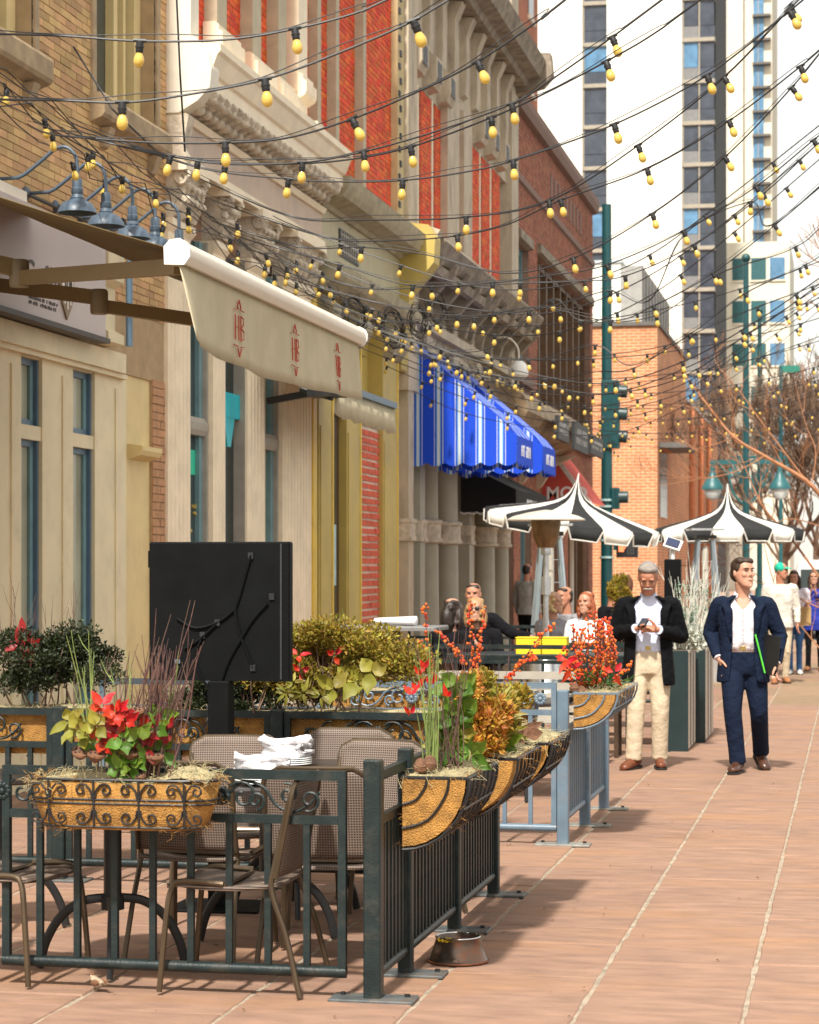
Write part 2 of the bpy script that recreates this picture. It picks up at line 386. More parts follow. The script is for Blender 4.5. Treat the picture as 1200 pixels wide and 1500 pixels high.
# cream shopfront
def cream(name, mb, m_=None, par=None, sm=False): return mb.build(name, m_ or m_cream, par or b1, sm)
cream('shopfront_beam', fbox(MB(), -60, 185, 3.38, 3.545, -.3, .08))
cream('beam_moulding', fbox(MB(), -60, 187, 3.34, 3.379, -.29, .05))
wins = [(-42, -12), (31, 62), (107, 139)]
edges = [-60, -42, -12, 31, 62, 107, 139, 185]
for i in range(0, len(edges), 2):
    a, b = edges[i], edges[i+1]
    pl = fbox(MB(), a, b, 0, 3.339, -.3, 0)
    q = cream('pilaster', pl)
    gy0, gy1 = FY(a), FY(b); md = gy0+(gy1-gy0)*.62
    mm = MB(); mm.box(FX, FX+.014, md, md+.06, .3, 3.25)
    mm.build('bead', m_cream, q)
for (a, b) in wins:
    ya, yb = FY(a)+.001, FY(b)-.001
    cream('transom', MB().box(FX-.28, FX-.012, ya, yb, 2.70, 2.81)); cream('stall_riser', MB().box(FX-.28, FX-.01, ya, yb, 0, .55)); cream('head', MB().box(FX-.28, FX-.02, ya, yb, 3.33, 3.34))
    for (z0, z1) in ((.55, 2.70), (2.81, 3.33)):
        wn = MB().box(FX-.12, FX-.085, ya, yb, z0, z1).build('window', m_glassl, b1)
        fr = MB(); e = .001
        fr.box(FX-.084, FX-.03, yb-.035, yb-e, z0+e, z1-e); fr.box(FX-.084, FX-.06, ya+e, ya+.05, z0+e, z1-e)
        fr.box(FX-.084, FX-.06, ya+.05, yb-.035, z0+e, z0+.05); fr.box(FX-.084, FX-.06, ya+.05, yb-.035, z1-.05, z1-e)
        fr.build('window_frame', m_bluef, wn)
        MB().box(FX-.083, FX-.062, yb-.1, yb-.0355, z0+.051, z1-.051).build('sash', m_teal, wn)
# sign board (a thing of its own, hung on the wall)
ys0, ys1 = FY(-60, .2), FY(155, .2)
m_sign = mat('mauve_sign_board', (.50,.42,.40), .35, var=.05, scale=2, bump=.02)
sg = thing('shop_sign', 'long mauve sign board with script lettering and a shield above cream shopfront', 'sign', (FX+.15, ys0, SF), world=True)
MB().box(FX+.125, FX+.2, ys0, ys1, SF+.03, 4.42).build('board', m_sign, sg)
MB().box(FX+.121, FX+.235, ys0-.01, ys1+.012, SF-.012, SF+.028).build('drip_rail', mat('dark_rail', (.05,.035,.03), .5), sg)
m_ink = mat('sign_ink', (.10,.085,.08), .6)
yc = FY(66, .2)
text_mesh('lettering', 'Coffee', .30, m_ink, sg, (FX+.202, FY(62, .2), 3.80), (0,1,0), (0,0,1), shear=.3, sx=1.05)
scribble(sg, m_ink, FX+.2005, FY(42, .2), FY(85, .2), 3.67, 3.75, 2, 4)
sh = MB(); c0 = FY(96.5, .2); W_ = .14
sh.prism([(c0-W_, 4.0), (c0-W_*.6, 4.02), (c0, 4.04), (c0+W_*.6, 4.02), (c0+W_, 4.0), (c0+W_, 3.86), (c0+W_*.75, 3.76), (c0, 3.64), (c0-W_*.75, 3.76), (c0-W_, 3.86)], FX+.2, FX+.215, 'x')
shd = sh.build('shield', mat('shield_gold', (.24,.17,.09), .5), sg)
MB().box(FX+.2151, FX+.219, c0-W_*.8, c0+W_*.8, 3.87, 3.985).build('shield_panel', mat('shield_white', (.72,.68,.64), .5), shd)
for k in (-.075, -.013, .05): MB().box(FX+.2152, FX+.219, c0+k, c0+k+.026, 3.72 if k > -.05 and k < 0 else 3.76, 3.85).build('shield_stripe', mat('shield_white'), shd)
scribble(shd, m_ink, FX+.2192, c0-W_*.6, c0+W_*.6, 3.88, 3.98, 1, 6)
# cream bracket and blue conduit at the end of the sign
cream('bracket', MB().prism([(FX+.0, 3.56), (FX+.2, 3.58), (FX+.2, 3.66), (FX+.12, 3.7), (FX+.12, 4.05), (FX+.2, 4.1), (FX+.2, 4.35), (FX, 4.35)], FY(159, .2), FY(182, .2), 'y'))
MB().tube([(FX+.22, FY(186, .2), 3.58), (FX+.22, FY(186, .2), 4.3)], .03, 8).build('downpipe', m_bluef, b1)
# recessed yellow bay and the brick strip beside it
rec = MB(); rec.box(FX-.3, FX-.02, FY(185), FY(222), 0, 4.3); rec.build('recess_wall', m_yell, b1)
MB().prism([(FX-.02, 2.66), (FX+.10, 2.70), (FX+.12, 2.74), (FX+.12, 2.78), (FX-.02, 2.8)], FY(190), FY(219), 'y').build('ledge', m_yell, b1)
st_ = MB(); ybox(st_, FY(222), Y1B, 0, 3.4, -.3, 0); bw_ = st_.build('brick_pier_core', m_tanm, b1)
m_br2 = mat('tan_pier_brick', (.47,.27,.13), .85, var=.2, scale=8, bump=.4, island=.25, hue=.015)
yA, yB = FY(222)+.005, Y1B-.005
for k in range(46):
    z = .02+k*.074; seg = [(yA, yB)] if k % 2 else [(yA, (yA+yB)/2-.005), ((yA+yB)/2+.005, yB)]
    for a, b in seg: MB().box(FX-.02, FX+.012+rnd.uniform(-.003, .004), a, b, z, z+.064).build('brick', m_br2, b1)
# gooseneck lamps
m_lamp = mat('blue_grey_enamel', (.075,.11,.155), .4, var=.1, bump=.03)
def lamp():
    r_ = thing('gooseneck_lamp', 'blue grey gooseneck barn lamp above the mauve sign board', 'lamp', (0,0,0), group='gooseneck lamps over the shop sign')
    p = cat([(.02,0,0), (.18,0,.0), (.32,0,.02), (.52,0,.16), (.68,0,.28), (.80,0,.29), (.89,0,.2), (.91,0,.06), (.91,0,-.04)], 5)
    MB().tube(p, .019, 10).build('arm', m_lamp, r_, True)
    MB().lathe([(.0,0),(.07,0),(.07,.035),(.045,.06),(.0,.06)], 14, M=Matrix.Rotation(R(90), 4, 'Y')).build('wall_plate', m_lamp, r_, True)
    MB().lathe([(.02,.0),(.045,-.01),(.052,-.03),(.05,-.1),(.06,-.11),(.06,-.16),(.052,-.17),(.075,-.21),(.0,-.21)], 16, (.91,0,-.02)).build('socket', m_lamp, r_, True)
    MB().lathe([(.05,-.20),(.085,-.225),(.15,-.26),(.19,-.32),(.2,-.36),(.192,-.36),(.18,-.32),(.14,-.27),(.05,-.23)], 20, (.91,0,-.02)).build('lamp_shade', m_lamp, r_, True)
    return r_
l0 = lamp(); s0 = .72
LPY = [PX(px_, 300, FX+.66).y for px_ in (114, 156, 195, 228, 263)]
for i, yy in enumerate(LPY):
    o = l0 if i == 0 else copy_tree(l0)
    o['label'] = 'blue grey gooseneck lamp, ' + ['farthest from the white pilaster', 'fourth from the white pilaster', 'middle one above the mauve sign', 'second from the white pilaster', 'next to the white pilaster'][i]
    o.location = (FX+.0, yy, 4.57); o.scale = (s0, s0, s0)
rl = MB().tube([(FX+.05, LPY[0]-1.6, 4.55), (FX+.05, LPY[-1]+.1, 4.55)], .014, 6).build('conduit', m_black, b1)
# ---------------------------------------------------------------- white ornate building
Y2A, Y2B = Y1B+.004, FY(456)
b2 = thing('ornate_building', 'red brick building with white carved cornice over fluted cream shopfront pilasters', 'building', (FX, Y2A, 0), world=True)
def pr(mb, poly, a, b): return mb.prism([(FX+o, z) for o, z in poly], a, b, 'y')
def prs(y0, y1, w, g0): pass
cw = MB(); wall(cw, Y2A, Y2B, 5.45, 11.5, -.4, -.02); cw.box(XB, FX-.4, Y2A, Y2B, 0, 11.5); cw2 = cw.build('wall', m_redm, b2)
stuff(bricks(Y2A+.45, Y2B, 6.5, 9.4, -.02, seed=5).build('bricks', m_redb, cw2))
MB().box(XB, FX-.02, Y2A, Y2B, 11.5, 11.6).build('roof', m_lbtile, b2)
def fluted(par, ya, yb, z0, z1, o, m_, base=True, nfl=None, depth=.25, cap=False):
    q = MB(); q.box(FX-depth, FX+o, ya, yb, z0, z1); root = q.build('pilaster', m_, par)
    w = yb-ya; n = nfl or max(2, int(w/.13)); fl = MB(); e = w/(n+.5)
    for k in range(n):
        a = ya+e*(k+.35); fl.prism([(FX+o, a), (FX+o+.022, a+.015), (FX+o+.022, a+e*.58), (FX+o, a+e*.58+.015)], z0+.35, z1-.15, 'z')
    stuff(fl.build('flutes', m_, root))
    bs = MB()
    if base:
        bs.prism([(FX+o, z0), (FX+o+.07, z0), (FX+o+.07, z0+.22), (FX+o+.03, z0+.27), (FX+o, z0+.3)], ya-.012, yb+.012, 'y')
        bs.build('base', m_, root); bs = MB()
        bs.prism([(FX+o, z1), (FX+o+.05, z1), (FX+o+.05, z1-.06), (FX+o, z1-.12)], ya-.012, yb+.012, 'y')
        bs.build('necking', m_, root)
    return root
def capital(par, ya, yb, z0, z1, o, seed=1):
    # leafy carved capital: bell block, two rows of curling leaves, corner scrolls
    r = random.Random(seed); q = MB(); h = z1-z0; yc_ = (ya+yb)/2
    q.prism([(FX+o-.15, z0), (FX+o+.02, z0), (FX+o+.03, z0+h*.5), (FX+o+.1, z1), (FX+o-.15, z1)], ya, yb, 'y')
    core = q.build('capital', m_orn, par)
    lf = MB()
    for row, (zz, n_) in enumerate(((z0+.02, 5), (z0+h*.36, 4))):
        for k in range(n_):
            y = ya+(yb-ya)*(k+.5)/n_
            p = [(FX+o+.02, y, zz), (FX+o+.05, y, zz+h*.18), (FX+o+.09, y, zz+h*.32), (FX+o+.14, y, zz+h*.33), (FX+o+.14, y, zz+h*.25)]
            lf.tube(cat(p, 3), catr([.05, .055, .05, .035, .015], 3), 6)
    for sgn, y in ((-1, ya), (1, yb)):
        for xx in (FX+o+.1,):
            c = Vector((xx, y, z1-h*.14)); sp = [c+Vector((math.cos(a)*.075*(1-a/16), 0, math.sin(a)*.075*(1-a/16))) for a in [i*.55 for i in range(22)]]
            lf.tube(sp, .022, 6)
    for k in range(14):
        lf.sph((FX+o+r.uniform(.03, .11), r.uniform(ya, yb), r.uniform(z0+h*.3, z1-.04)), r.uniform(.02, .045), 6, 4)
    lf.build('carved_leaves', m_orn, core, True)
    MB().box(FX+o-.16, FX+o+.16, ya-.06, yb+.06, z1, z1+.07).build('abacus', m_white, core)
    return core
PLB = [(246, 279), (312, 330), (362, 388), (414, 456)]
for i, (a, b) in enumerate(PLB):
    ya, yb = FY(a, .04), FY(b, .04)
    fluted(b2, ya, yb, 0, 4.93, .04, m_white)
    capital(b2, ya+.04, yb-.04, 4.94, 5.36, .06, i)
for j, (a, b) in enumerate(((279, 312), (330, 362), (388, 414))):
    ya, yb = FY(a, .04)+.002, FY(b, .04)-.002
    if j != 1:
        MB().box(FX-.2, FX-.01, ya, yb, 0, .6).build('stall_riser', m_white, b2)
        g_ = MB().box(FX-.14, FX-.1, ya, yb, .6, 4.9).build('window', m_glass if j == 0 else m_glassl, b2)
        fr = MB(); fr.box(FX-.098, FX-.05, yb-.16, yb, .6, 4.9); fr.box(FX-.098, FX-.06, ya, ya+.05, .6, 4.9); fr.build('window_frame', m_teal, g_)
        fr = MB(); fr.box(FX-.099, FX-.005, yb-.06, yb-.002, .601, 4.899); fr.build('jamb', m_gwood, g_)
        MB().prism([(FX-.098, 3.0), (FX-.02, 3.0), (FX+.0, 3.05), (FX+.0, 3.12), (FX-.02, 3.17), (FX-.098, 3.17)], ya, yb, 'y').build('lintel', m_gwood, g_)
        if j == 0:
            MB().box(FX-.099, FX-.09, ya+.28, ya+.62, 2.62, 2.86).build('poster', mat('green_poster', (.02,.55,.33), .5), g_)
            gl = MB(); r = random.Random(4)
            for k in range(28): gl.sph((FX-.09, ya+.12+r.random()*.5, 1.2+r.random()*1.3), .018, 6, 4)
            gl.build('fairy_lights', mat('fairy_gold', (.5,.38,.1), .4), g_)
            MB().prism([(ya+.25, .9), (ya+.31, .9), (ya+.42, 1.75), (ya+.53, .9), (ya+.59, .9), (ya+.42, 2.0)], FX-.099, FX-.09, 'x').build('decal', mat('decal_white', (.7,.72,.7), .5), g_)
    else:
        d_ = MB().box(FX-.15, FX-.1, ya, yb, 0, 4.9).build('door', mat('dark_green_door', (.02,.03,.03), .3), b2)
        MB().tube([(FX-.07, ya+.15, .95), (FX-.07, ya+.15, 1.25)], .015).build('door_handle', mat('brass', (.5,.36,.12), .3, 1), d_)
        MB().box(FX-.1, FX+.02, yb-.02, yb+.001, 0, 4.9).build('reveal', m_gwood, b2)
        MB().box(FX-.095, FX-.03, ya, yb-.02, 3.25, 3.5).build('fascia', mat('turquoise_fascia', (.02,.5,.6), .4), b2)
        MB().prism([((ya+yb)/2-.2, 3.25), ((ya+yb)/2+.2, 3.25), ((ya+yb)/2+.06, 2.95), ((ya+yb)/2-.06, 2.95)], FX-.09, FX-.035, 'x').build('pendant_panel', mat('turquoise_fascia'), b2)
# entablature
MB().box(FX-.02, FX+.17, Y2A, Y2B, 5.43, 5.52).build('architrave', m_white, b2)
MB().box(FX-.02, FX+.13, Y2A+.003, Y2B, 5.522, 5.84).build('frieze', m_frz, b2)
pr(MB(), [(0, 5.842), (.16, 5.842), (.19, 5.9), (0, 5.9)], Y2A+.002, Y2B).build('bed_moulding', m_white, b2)
n_ = 24
for k in range(n_):                                                   # carved modillions
    y = Y2A+.18+(Y2B-Y2A-.3)*k/n_
    q = MB(); pr(q, [(.02, 5.902), (.20, 5.93), (.27, 5.99), (.33, 6.02), (.40, 6.06), (.42, 6.11), (.40, 6.148), (.02, 6.148)], y, y+.11)
    m1 = q.build('modillion', m_orn, b2, True)
    q = MB(); q.sph((FX+.36, y+.055, 6.06), (.055, .075, .05), 8, 6); q.sph((FX+.24, y+.055, 5.97), (.06, .08, .05), 8, 6); q.build('carved_leaf', m_orn, m1, True)
pr(MB(), [(0, 6.15), (.38, 6.15), (.38, 6.27), (.41, 6.29), (.44, 6.36), (.47, 6.44), (.50, 6.47), (.50, 6.54), (0, 6.57)], Y2A+.05, Y2B+.0).build('cornice', m_white, b2)
MB().box(FX, FX+.40, Y2B-1.3, Y2B-1.0, 6.575, 6.66).build('cornice_block', m_orn, b2)
MB().prism([(FX-.02, 5.90), (FX+.12, 5.90), (FX+.30, 6.0), (FX+.42, 6.12), (FX+.44, 6.3), (FX+.40, 6.44), (FX+.24, 6.62), (FX+.24, 7.6), (FX-.02, 7.6)], Y2A-.03, Y2A+.22, 'y').build('end_block', mat('white_end_block', (.80,.74,.62), .6, var=.05), b2)
MB().prism([(FX-.02, 5.3), (FX+.1, 5.34), (FX+.2, 5.5), (FX+.16, 5.6), (FX+.22, 5.88), (FX-.02, 5.88)], Y2A-.025, Y2A+.16, 'y').build('end_scroll', m_orn, b2)
# upper storey: stone strips with moulded feet
ST_ = [(318, 338), (370, 381), (408, 418), (462, 468)]
for i, (a, b) in enumerate(ST_[:3]):
    ya = FY(a, .12); 
    s_ = MB().box(FX-.02, FX+.12, ya, ya+.34, 6.9, 10).build('stone_strip', mat('olive_stone', (.47,.41,.29), .7, var=.12, bump=.2), b2)
    pr(MB(), [(0, 6.62), (.1, 6.66), (.14, 6.75), (.2, 6.8), (.2, 6.93), (.16, 6.95), (.16, 7.0), (.12, 7.03), (0, 7.03)], ya-.08, ya+.72).build('foot', m_white, s_)
ya = FY(440, .2)
s_ = MB().box(FX-.02, FX+.18, ya, ya+.4, 6.56, 10).build('column', m_white, b2)
pr(MB(), [(.18, 6.9), (.26, 6.95), (.28, 7.0), (.28, 7.1), (.24, 7.13), (.24, 7.18), (.18, 7.2)], ya-.04, ya+.44).build('column_band', m_white, s_)
# ---------------------------------------------------------------- olive building
Y3A, Y3B = Y2B+.004, FY(584)
b3 = thing('olive_building', 'building with olive and yellow painted shopfront and striped red brick above', 'building', (FX, Y3A, 0), world=True)
cw = MB(); wall(cw, Y3A, Y3B, 5.3, 11.5, -.4, -.02); cw.box(XB, FX-.4, Y3A, Y3B, 0, 11.5); cw3 = cw.build('wall', m_redm, b3)
stuff(bricks(Y3A, Y3B-.45, 6.2, 10.2, -.02, seed=6).build('bricks', m_redb, cw3))
MB().box(XB, FX-.02, Y3A, Y3B, 11.5, 11.6).build('roof', m_lbtile, b3)
for px_ in (463, 490, 530):
    y = FY(px_, .08); MB().box(FX-.02, FX+.1, y, y+.17, 6.3, 11).build('stone_strip', mat('olive_stone'), b3)
q = MB(); q.box(FX-.02, FX+.08, Y3B-.45, Y3B, 6.2, 11.4); qq = q.build('quoin_pier', mat('gold_stone', (.55,.44,.24), .8, var=.12, bump=.3), b3)
q = MB()
for k in range(26): q.box(FX+.081, FX+.10, Y3B-.40+(.08 if k % 2 else 0), Y3B-.30+(.08 if k % 2 else 0), 6.3+k*.19, 6.38+k*.19)
q.build('quoin_gaps', m_iron, qq)
pr(MB(), [(0, 5.95), (.14, 5.95), (.16, 6.0), (.38, 6.05), (.42, 6.12), (.45, 6.2), (.47, 6.28), (0, 6.32)], Y3A, Y3B-.02).build('cornice', mat('drab_cornice', (.38,.33,.22), .7, var=.15, bump=.2, dirt=(.15,.12,.07,.6), dscale=4), b3)
MB().box(FX-.02, FX+.1, Y3A, Y3B, 5.32, 5.948).build('frieze', mat('olive_drab', (.47,.42,.27), .6, var=.08), b3)
gy = FY(496, .1); gr = MB().box(FX+.1, FX+.115, gy, gy+1.05, 5.5, 5.83).build('vent_grille', m_iron, b3)
g2 = MB()
for k in range(8): g2.box(FX+.1155, FX+.125, gy+.06+k*.125, gy+.09+k*.125, 5.52, 5.81)
for k in range(3): g2.box(FX+.1156, FX+.124, gy+.03, gy+1.02, 5.56+k*.1, 5.58+k*.1)
g2.build('grille_bar', m_gwood, gr)
pr(MB(), [(0, 4.98), (.12, 4.98), (.2, 5.05), (.28, 5.1), (.32, 5.16), (.34, 5.28), (0, 5.31)], Y3A, Y3B-.02).build('string_course', mat('drab_cornice'), b3)
MB().box(FX-.35, FX-.1, Y3A, Y3B, 3.72, 4.97).build('upper_panel', m_olive, b3)
for (a, b, o) in ((467, 488, .04), (508, 529, .04), (561, 583, .1)):
    ya, yb = FY(a, o), FY(b, o)
    p_ = MB().box(FX-.35, FX+o, ya, yb-.07, 0, 4.979).build('pilaster', m_olive, b3)
    MB().box(FX-.35, FX+o+.012, yb-.069, yb, 0, 4.978).build('edge_strip', m_gold, p_)
    pr(MB(), [(o, 4.5), (o+.1, 4.56), (o+.18, 4.7), (o+.16, 4.85), (o, 4.97)], ya+.02, yb-.1).build('bracket', mat('drab_cornice'), p_)
    MB().box(FX+o, FX+o+.014, ya+.06, yb-.14, .35, 3.4).build('panel', m_olive, p_)
MB().box(FX-.35, FX+.07, Y3A, FY(456.8, .07)+.08, 0, 4.979).build('edge_strip', m_gold, b3)
for (a, b) in ((458.5, 467), (488, 508)):
    ya, yb = FY(a, .04)+.002, FY(b, .04)-.002
    d_ = MB().box(FX-.34, FX-.06, ya, yb, 0, 3.6).build('door', m_dkbr, b3)
    MB().box(FX-.059, FX-.05, ya+.2, yb-.2, .6, 3.3).build('door_pane', m_glass, d_)
    MB().box(FX-.34, FX+.02, ya, yb, 3.6, 3.719).build('lintel', mat('drab_cornice'), b3)
    MB().box(FX-.35, FX-.2, ya, yb, 3.72, 4.9).build('transom_panel', m_olive, b3)
    if a > 480: MB().box(FX-.048, FX-.042, yb-.62, yb-.22, 1.5, 2.25).build('door_notice', mat('pale_blue_notice', (.4,.6,.65), .5), d_)
# exposed brick pier, every brick its own
ya, yb = FY(530, .05)+.002, FY(560, .05)-.002
MB().box(FX-.35, FX+.03, ya, yb, 0, 3.55).build('pier_core', m_ltm, b3)
MB().box(FX-.35, FX+.06, ya, yb, 3.55, 3.72).build('lintel', mat('drab_cornice'), b3)
w = yb-ya
for k in range(36):
    z = .03+k*.097; nb = 3 if k % 2 else 2
    cuts = [0, .42, 1] if k % 4 == 0 else [0, .64, 1] if k % 4 == 2 else [0, .3, .8, 1] if k % 4 == 1 else [0, .55, 1]
    for a, b in zip(cuts, cuts[1:]):
        e = rnd.uniform(.0, .014)
        MB().bbox(FX+.0, FX+.046+e, ya+w*a+.014+rnd.uniform(0, .01), ya+w*b-.014-rnd.uniform(0, .012), z, z+.068+rnd.uniform(-.006, .006), .006).build('brick', m_pinkb, b3)
# big olive end bracket
br = MB(); pr(br, [(0, 4.4), (.12, 4.45), (.16, 4.8), (.22, 5.15), (.24, 5.5), (.34, 5.62), (.42, 5.72), (.58, 5.9), (.60, 6.25), (.5, 6.42), (.2, 6.46), (0, 6.46)], Y3B-.42, Y3B-.022)
br.build('console_bracket', m_olive, b3)
# ---------------------------------------------------------------- grey stone ornate building
Y4A, Y4B = Y3B+.004, FY(752)
b4 = thing('stone_building', 'grey stone and red brick ornate building above the blue awnings', 'building', (FX, Y4A, 0), world=True)
cw = MB(); cw.box(XB, FX-.3, Y4A, Y4B, 0, 13.5); cw4 = cw.build('wall', m_gst, b4)
MB().box(XB, FX-.3, Y4A, Y4B, 13.5, 13.6).build('roof', m_lbtile, b4)
MB().box(FX-.3, FX+.14, Y4A, Y4A+.62, 4.2, 13.4).build('pier', m_gst, b4)
MB().box(FX-.3, FX+.1, Y4B-.8, Y4B, 4.2, 13.4).build('pier', m_gst, b4)
m_creaml = mat('cream_casing', (.76,.70,.52), .6, var=.05)
for zlo, zhi in ((6.3, 8.75), (11.2, 13.3)):
    for g0, n in ((598, 3), (693, 3)):
        y = FY(g0, .02)
        for k in range(n):
            ww = .78
            wl = MB().box(FX-.3, FX-.02, y, y+ww, zlo, zhi).build('brick_pier_core', m_redm, b4)
            stuff(bricks(y+.01, y+ww, zlo, zhi, -.02, seed=g0+k).build('bricks', m_redb, wl))
            q = MB(); yy = y-.0
            z = zlo
            i = 0
            while z < zhi-.06:                                             # header faces on the near side
                q.box(FX-.28, FX-.165, yy-.006, yy+.004, z, z+.057) if i % 2 else q.box(FX-.28, FX-.1, yy-.006, yy+.004, z, z+.057)
                q.box(FX-.154 if i % 2 else FX-.089, FX-.022, yy-.006, yy+.004, z, z+.057)
                z += .068; i += 1
            stuff(q.build('header_bricks', m_redb, wl))
            if k < n-1: MB().box(FX-.3, FX+.0, y+ww+.001, y+ww+.10, zlo, zhi).build('window_casing', m_creaml, b4)
            y += ww+.33
    for a, b in ((656, 673), (680, 692)):
        MB().box(FX-.3, FX+.1, FY(a, .1), FY(b, .1), zlo-.2, zhi+.3).build('stone_strip', m_gst, b4)
    MB().box(FX-.3, FX-.03, FY(673, .1)+.01, FY(680, .1)-.01, zlo, zhi).build('red_panel', brick_tex('red_tex', (.5,.1,.04), (.42,.08,.03), (.5,.3,.2), .21, .068), b4)
# window heads between storeys
MB().box(FX-.3, FX-.01, Y4A+.62, Y4B-.8, 8.75, 10.6).build('spandrel', m_gst, b4)
for g0, n in ((598, 3), (693, 3)):
    y = FY(g0, .02)
    for k in range(n):
        q = MB(); pr(q, [(-.01, 8.78), (.14, 8.82), (.2, 8.95), (.2, 9.25), (.1, 9.3), (-.01, 9.3)], y+.1, y+.62); hd = q.build('window_head', m_gst, b4)
        MB().box(FX+.201, FX+.205, y+.2, y+.52, 8.92, 9.2).build('head_recess', m_iron, hd)
        y += 1.11
for k in range(9):                                                     # tall ribs below the top cornice
    y = Y4A+.75+k*(Y4B-Y4A-1.7)/8.5
    MB().prism([(FX-.01, 9.3), (FX+.08, 9.34), (FX+.1, 9.6), (FX+.1, 10.3), (FX+.22, 10.58), (FX-.01, 10.6)], y, y+.3, 'y').build('rib', m_gst, b4)
pr(MB(), [(-.3, 10.6), (.3, 10.6), (.34, 10.7), (.55, 10.76), (.58, 10.86), (.62, 10.95), (.66, 11.05), (-.3, 11.12)], Y4A+.1, Y4B-.1).build('top_cornice', m_gstd, b4)
MB().prism([(FX, 10.45), (FX+.6, 10.6), (FX+.78, 10.8), (FX+.74, 11.2), (FX+.4, 11.22), (FX, 11.22)], Y4B-.34, Y4B-.04, 'y').build('cornice_end', m_gstd, b4)
# heavy bracketed cornice above the shopfront, broken in two runs
def midc(ya, yb):
    q = MB(); pr(q, [(-.3, 6.2), (.1, 6.2), (.58, 6.36), (.60, 6.31), (.50, 6.16), (.42, 6.08), (.36, 6.07), (.33, 6.0), (.27, 5.98), (-.3, 5.97)], ya, yb); q_ = q.build('cornice', m_gstd, b4)
    n = max(2, int((yb-ya)/.95))
    for k in range(n+1):
        y = ya+.08+(yb-ya-.34)*k/n
        MB().prism([(FX+.0, 5.35), (FX+.1, 5.4), (FX+.16, 5.62), (FX+.3, 5.78), (FX+.52, 6.0), (FX+.56, 6.12), (FX+.3, 5.975), (FX+.0, 5.965)], y, y+.17, 'y').build('bracket', m_gstd, q_)
    q = MB(); pr(q, [(.34, 5.975), (.46, 6.02), (.42, 5.9), (.33, 5.88)], ya+.02, yb-.02); q.build('soffit_rib', m_gstd, q_)
midc(Y4A+.35, FY(712, .4)); midc(FY(716, .4), Y4B-.15)
MB().prism([(FX-.1, 6.1), (FX+.2, 6.12), (FX+.5, 6.3), (FX+.58, 6.42), (FX+.4, 6.48), (FX-.1, 6.5)], Y4A+.05, Y4A+.349, 'y').build('cornice_end', m_gst, b4)
MB().box(FX-.3, FX-.005, Y4A+.62, Y4B-.8, 3.7, 5.97).build('spandrel', m_gst, b4)
MB().box(FX-.3, FX+.12, Y4A+.621, Y4B-.801, 5.2, 5.34).build('string_course', m_gst, b4)
for k in range(4):                                                     # round arches with keystones
    yc_ = Y4A+1.75+k*2.15; arch = MB(); r0, r1 = .62, .86; n = 12
    for i in range(n):
        a0, a1 = math.pi*i/n, math.pi*(i+1)/n-.02
        pl = [(yc_+math.cos(a)*r, 4.15+math.sin(a)*r) for a, r in ((a0, r0), (a1, r0), (a1, r1+(.12 if i in (5, 6) else 0)), (a0, r1+(.12 if i in (5, 6) else 0)))]
        MB().prism(pl, FX-.02, FX+.06+(.05 if i in (5, 6) else 0), 'x').build('voussoir', m_gst, b4)
    MB().prism([(yc_+math.cos(math.pi*i/n)*.61, 4.15+math.sin(math.pi*i/n)*.61) for i in range(n+1)], FX-.01, FX+.004, 'x').build('arch_window', m_glass, b4)
# columns of the shopfront
MB().box(FX-.9, FX-.8, Y4A, Y4B, 0, 3.7).build('shop_back', mat('grey_green_panels', (.25,.235,.19), .55, var=.1), b4)
for i, px_ in enumerate((600, 617, 633, 662, 688, 716, 738)):
    y = FY(px_+5, .15); r_ = .19 if i in (2, 3, 5) else .17
    cl = MB()
    if i in (0, 1, 4): cl.box(FX-.3, FX+.12, y-.16, y+.2, 0, 4.2)
    else: cl.lathe([(.24,0),(.24,.12),(r_,.2),(r_*.92,2.0),(r_*.85,3.5),(.22,3.62),(.24,3.7)], 16, (FX+.02, y, 0))
    c_ = cl.build('column', m_gcol if i else m_gst, b4, True)
    bd = MB()
    if i in (0, 1, 4): bd.box(FX-.02, FX+.16, y-.18, y+.22, 2.1, 2.16); bd.box(FX-.02, FX+.145, y-.17, y+.21, 2.16, 2.36); bd.box(FX-.02, FX+.16, y-.18, y+.22, 2.36, 2.41)
    else: bd.lathe([(r_,2.08),(r_+.05,2.1),(r_+.05,2.14),(r_+.025,2.16),(r_+.025,2.36),(r_+.05,2.38),(r_+.05,2.42),(r_,2.44)], 16, (FX+.02, y, 0))
    bd.build('column_band', m_orn, c_, True)
for a, b in ((603, 614), (624, 634), (650, 662), (676, 688), (702, 716), (726, 738)):
    wn = MB().box(FX-.35, FX-.32, FY(a, -.3), FY(b, -.3), .3, 3.4).build('window', m_glass, b4)
    q = MB(); q.box(FX-.319, FX-.26, FY(b, -.3)-.15, FY(b, -.3), .3, 3.4); q.build('window_frame', m_gcol, wn)
MB().box(FX-.3, FX+.05, FY(597, .05), FY(599.5, .05), 0, 4.2).build('downpipe', mat('bright_teal', (.06,.25,.34), .4), b4)
MB().box(FX-.79, FX-.3, FY(716, -.3), Y4B-.2, 0, 3.69).build('door_recess_side', m_gcol, b4)
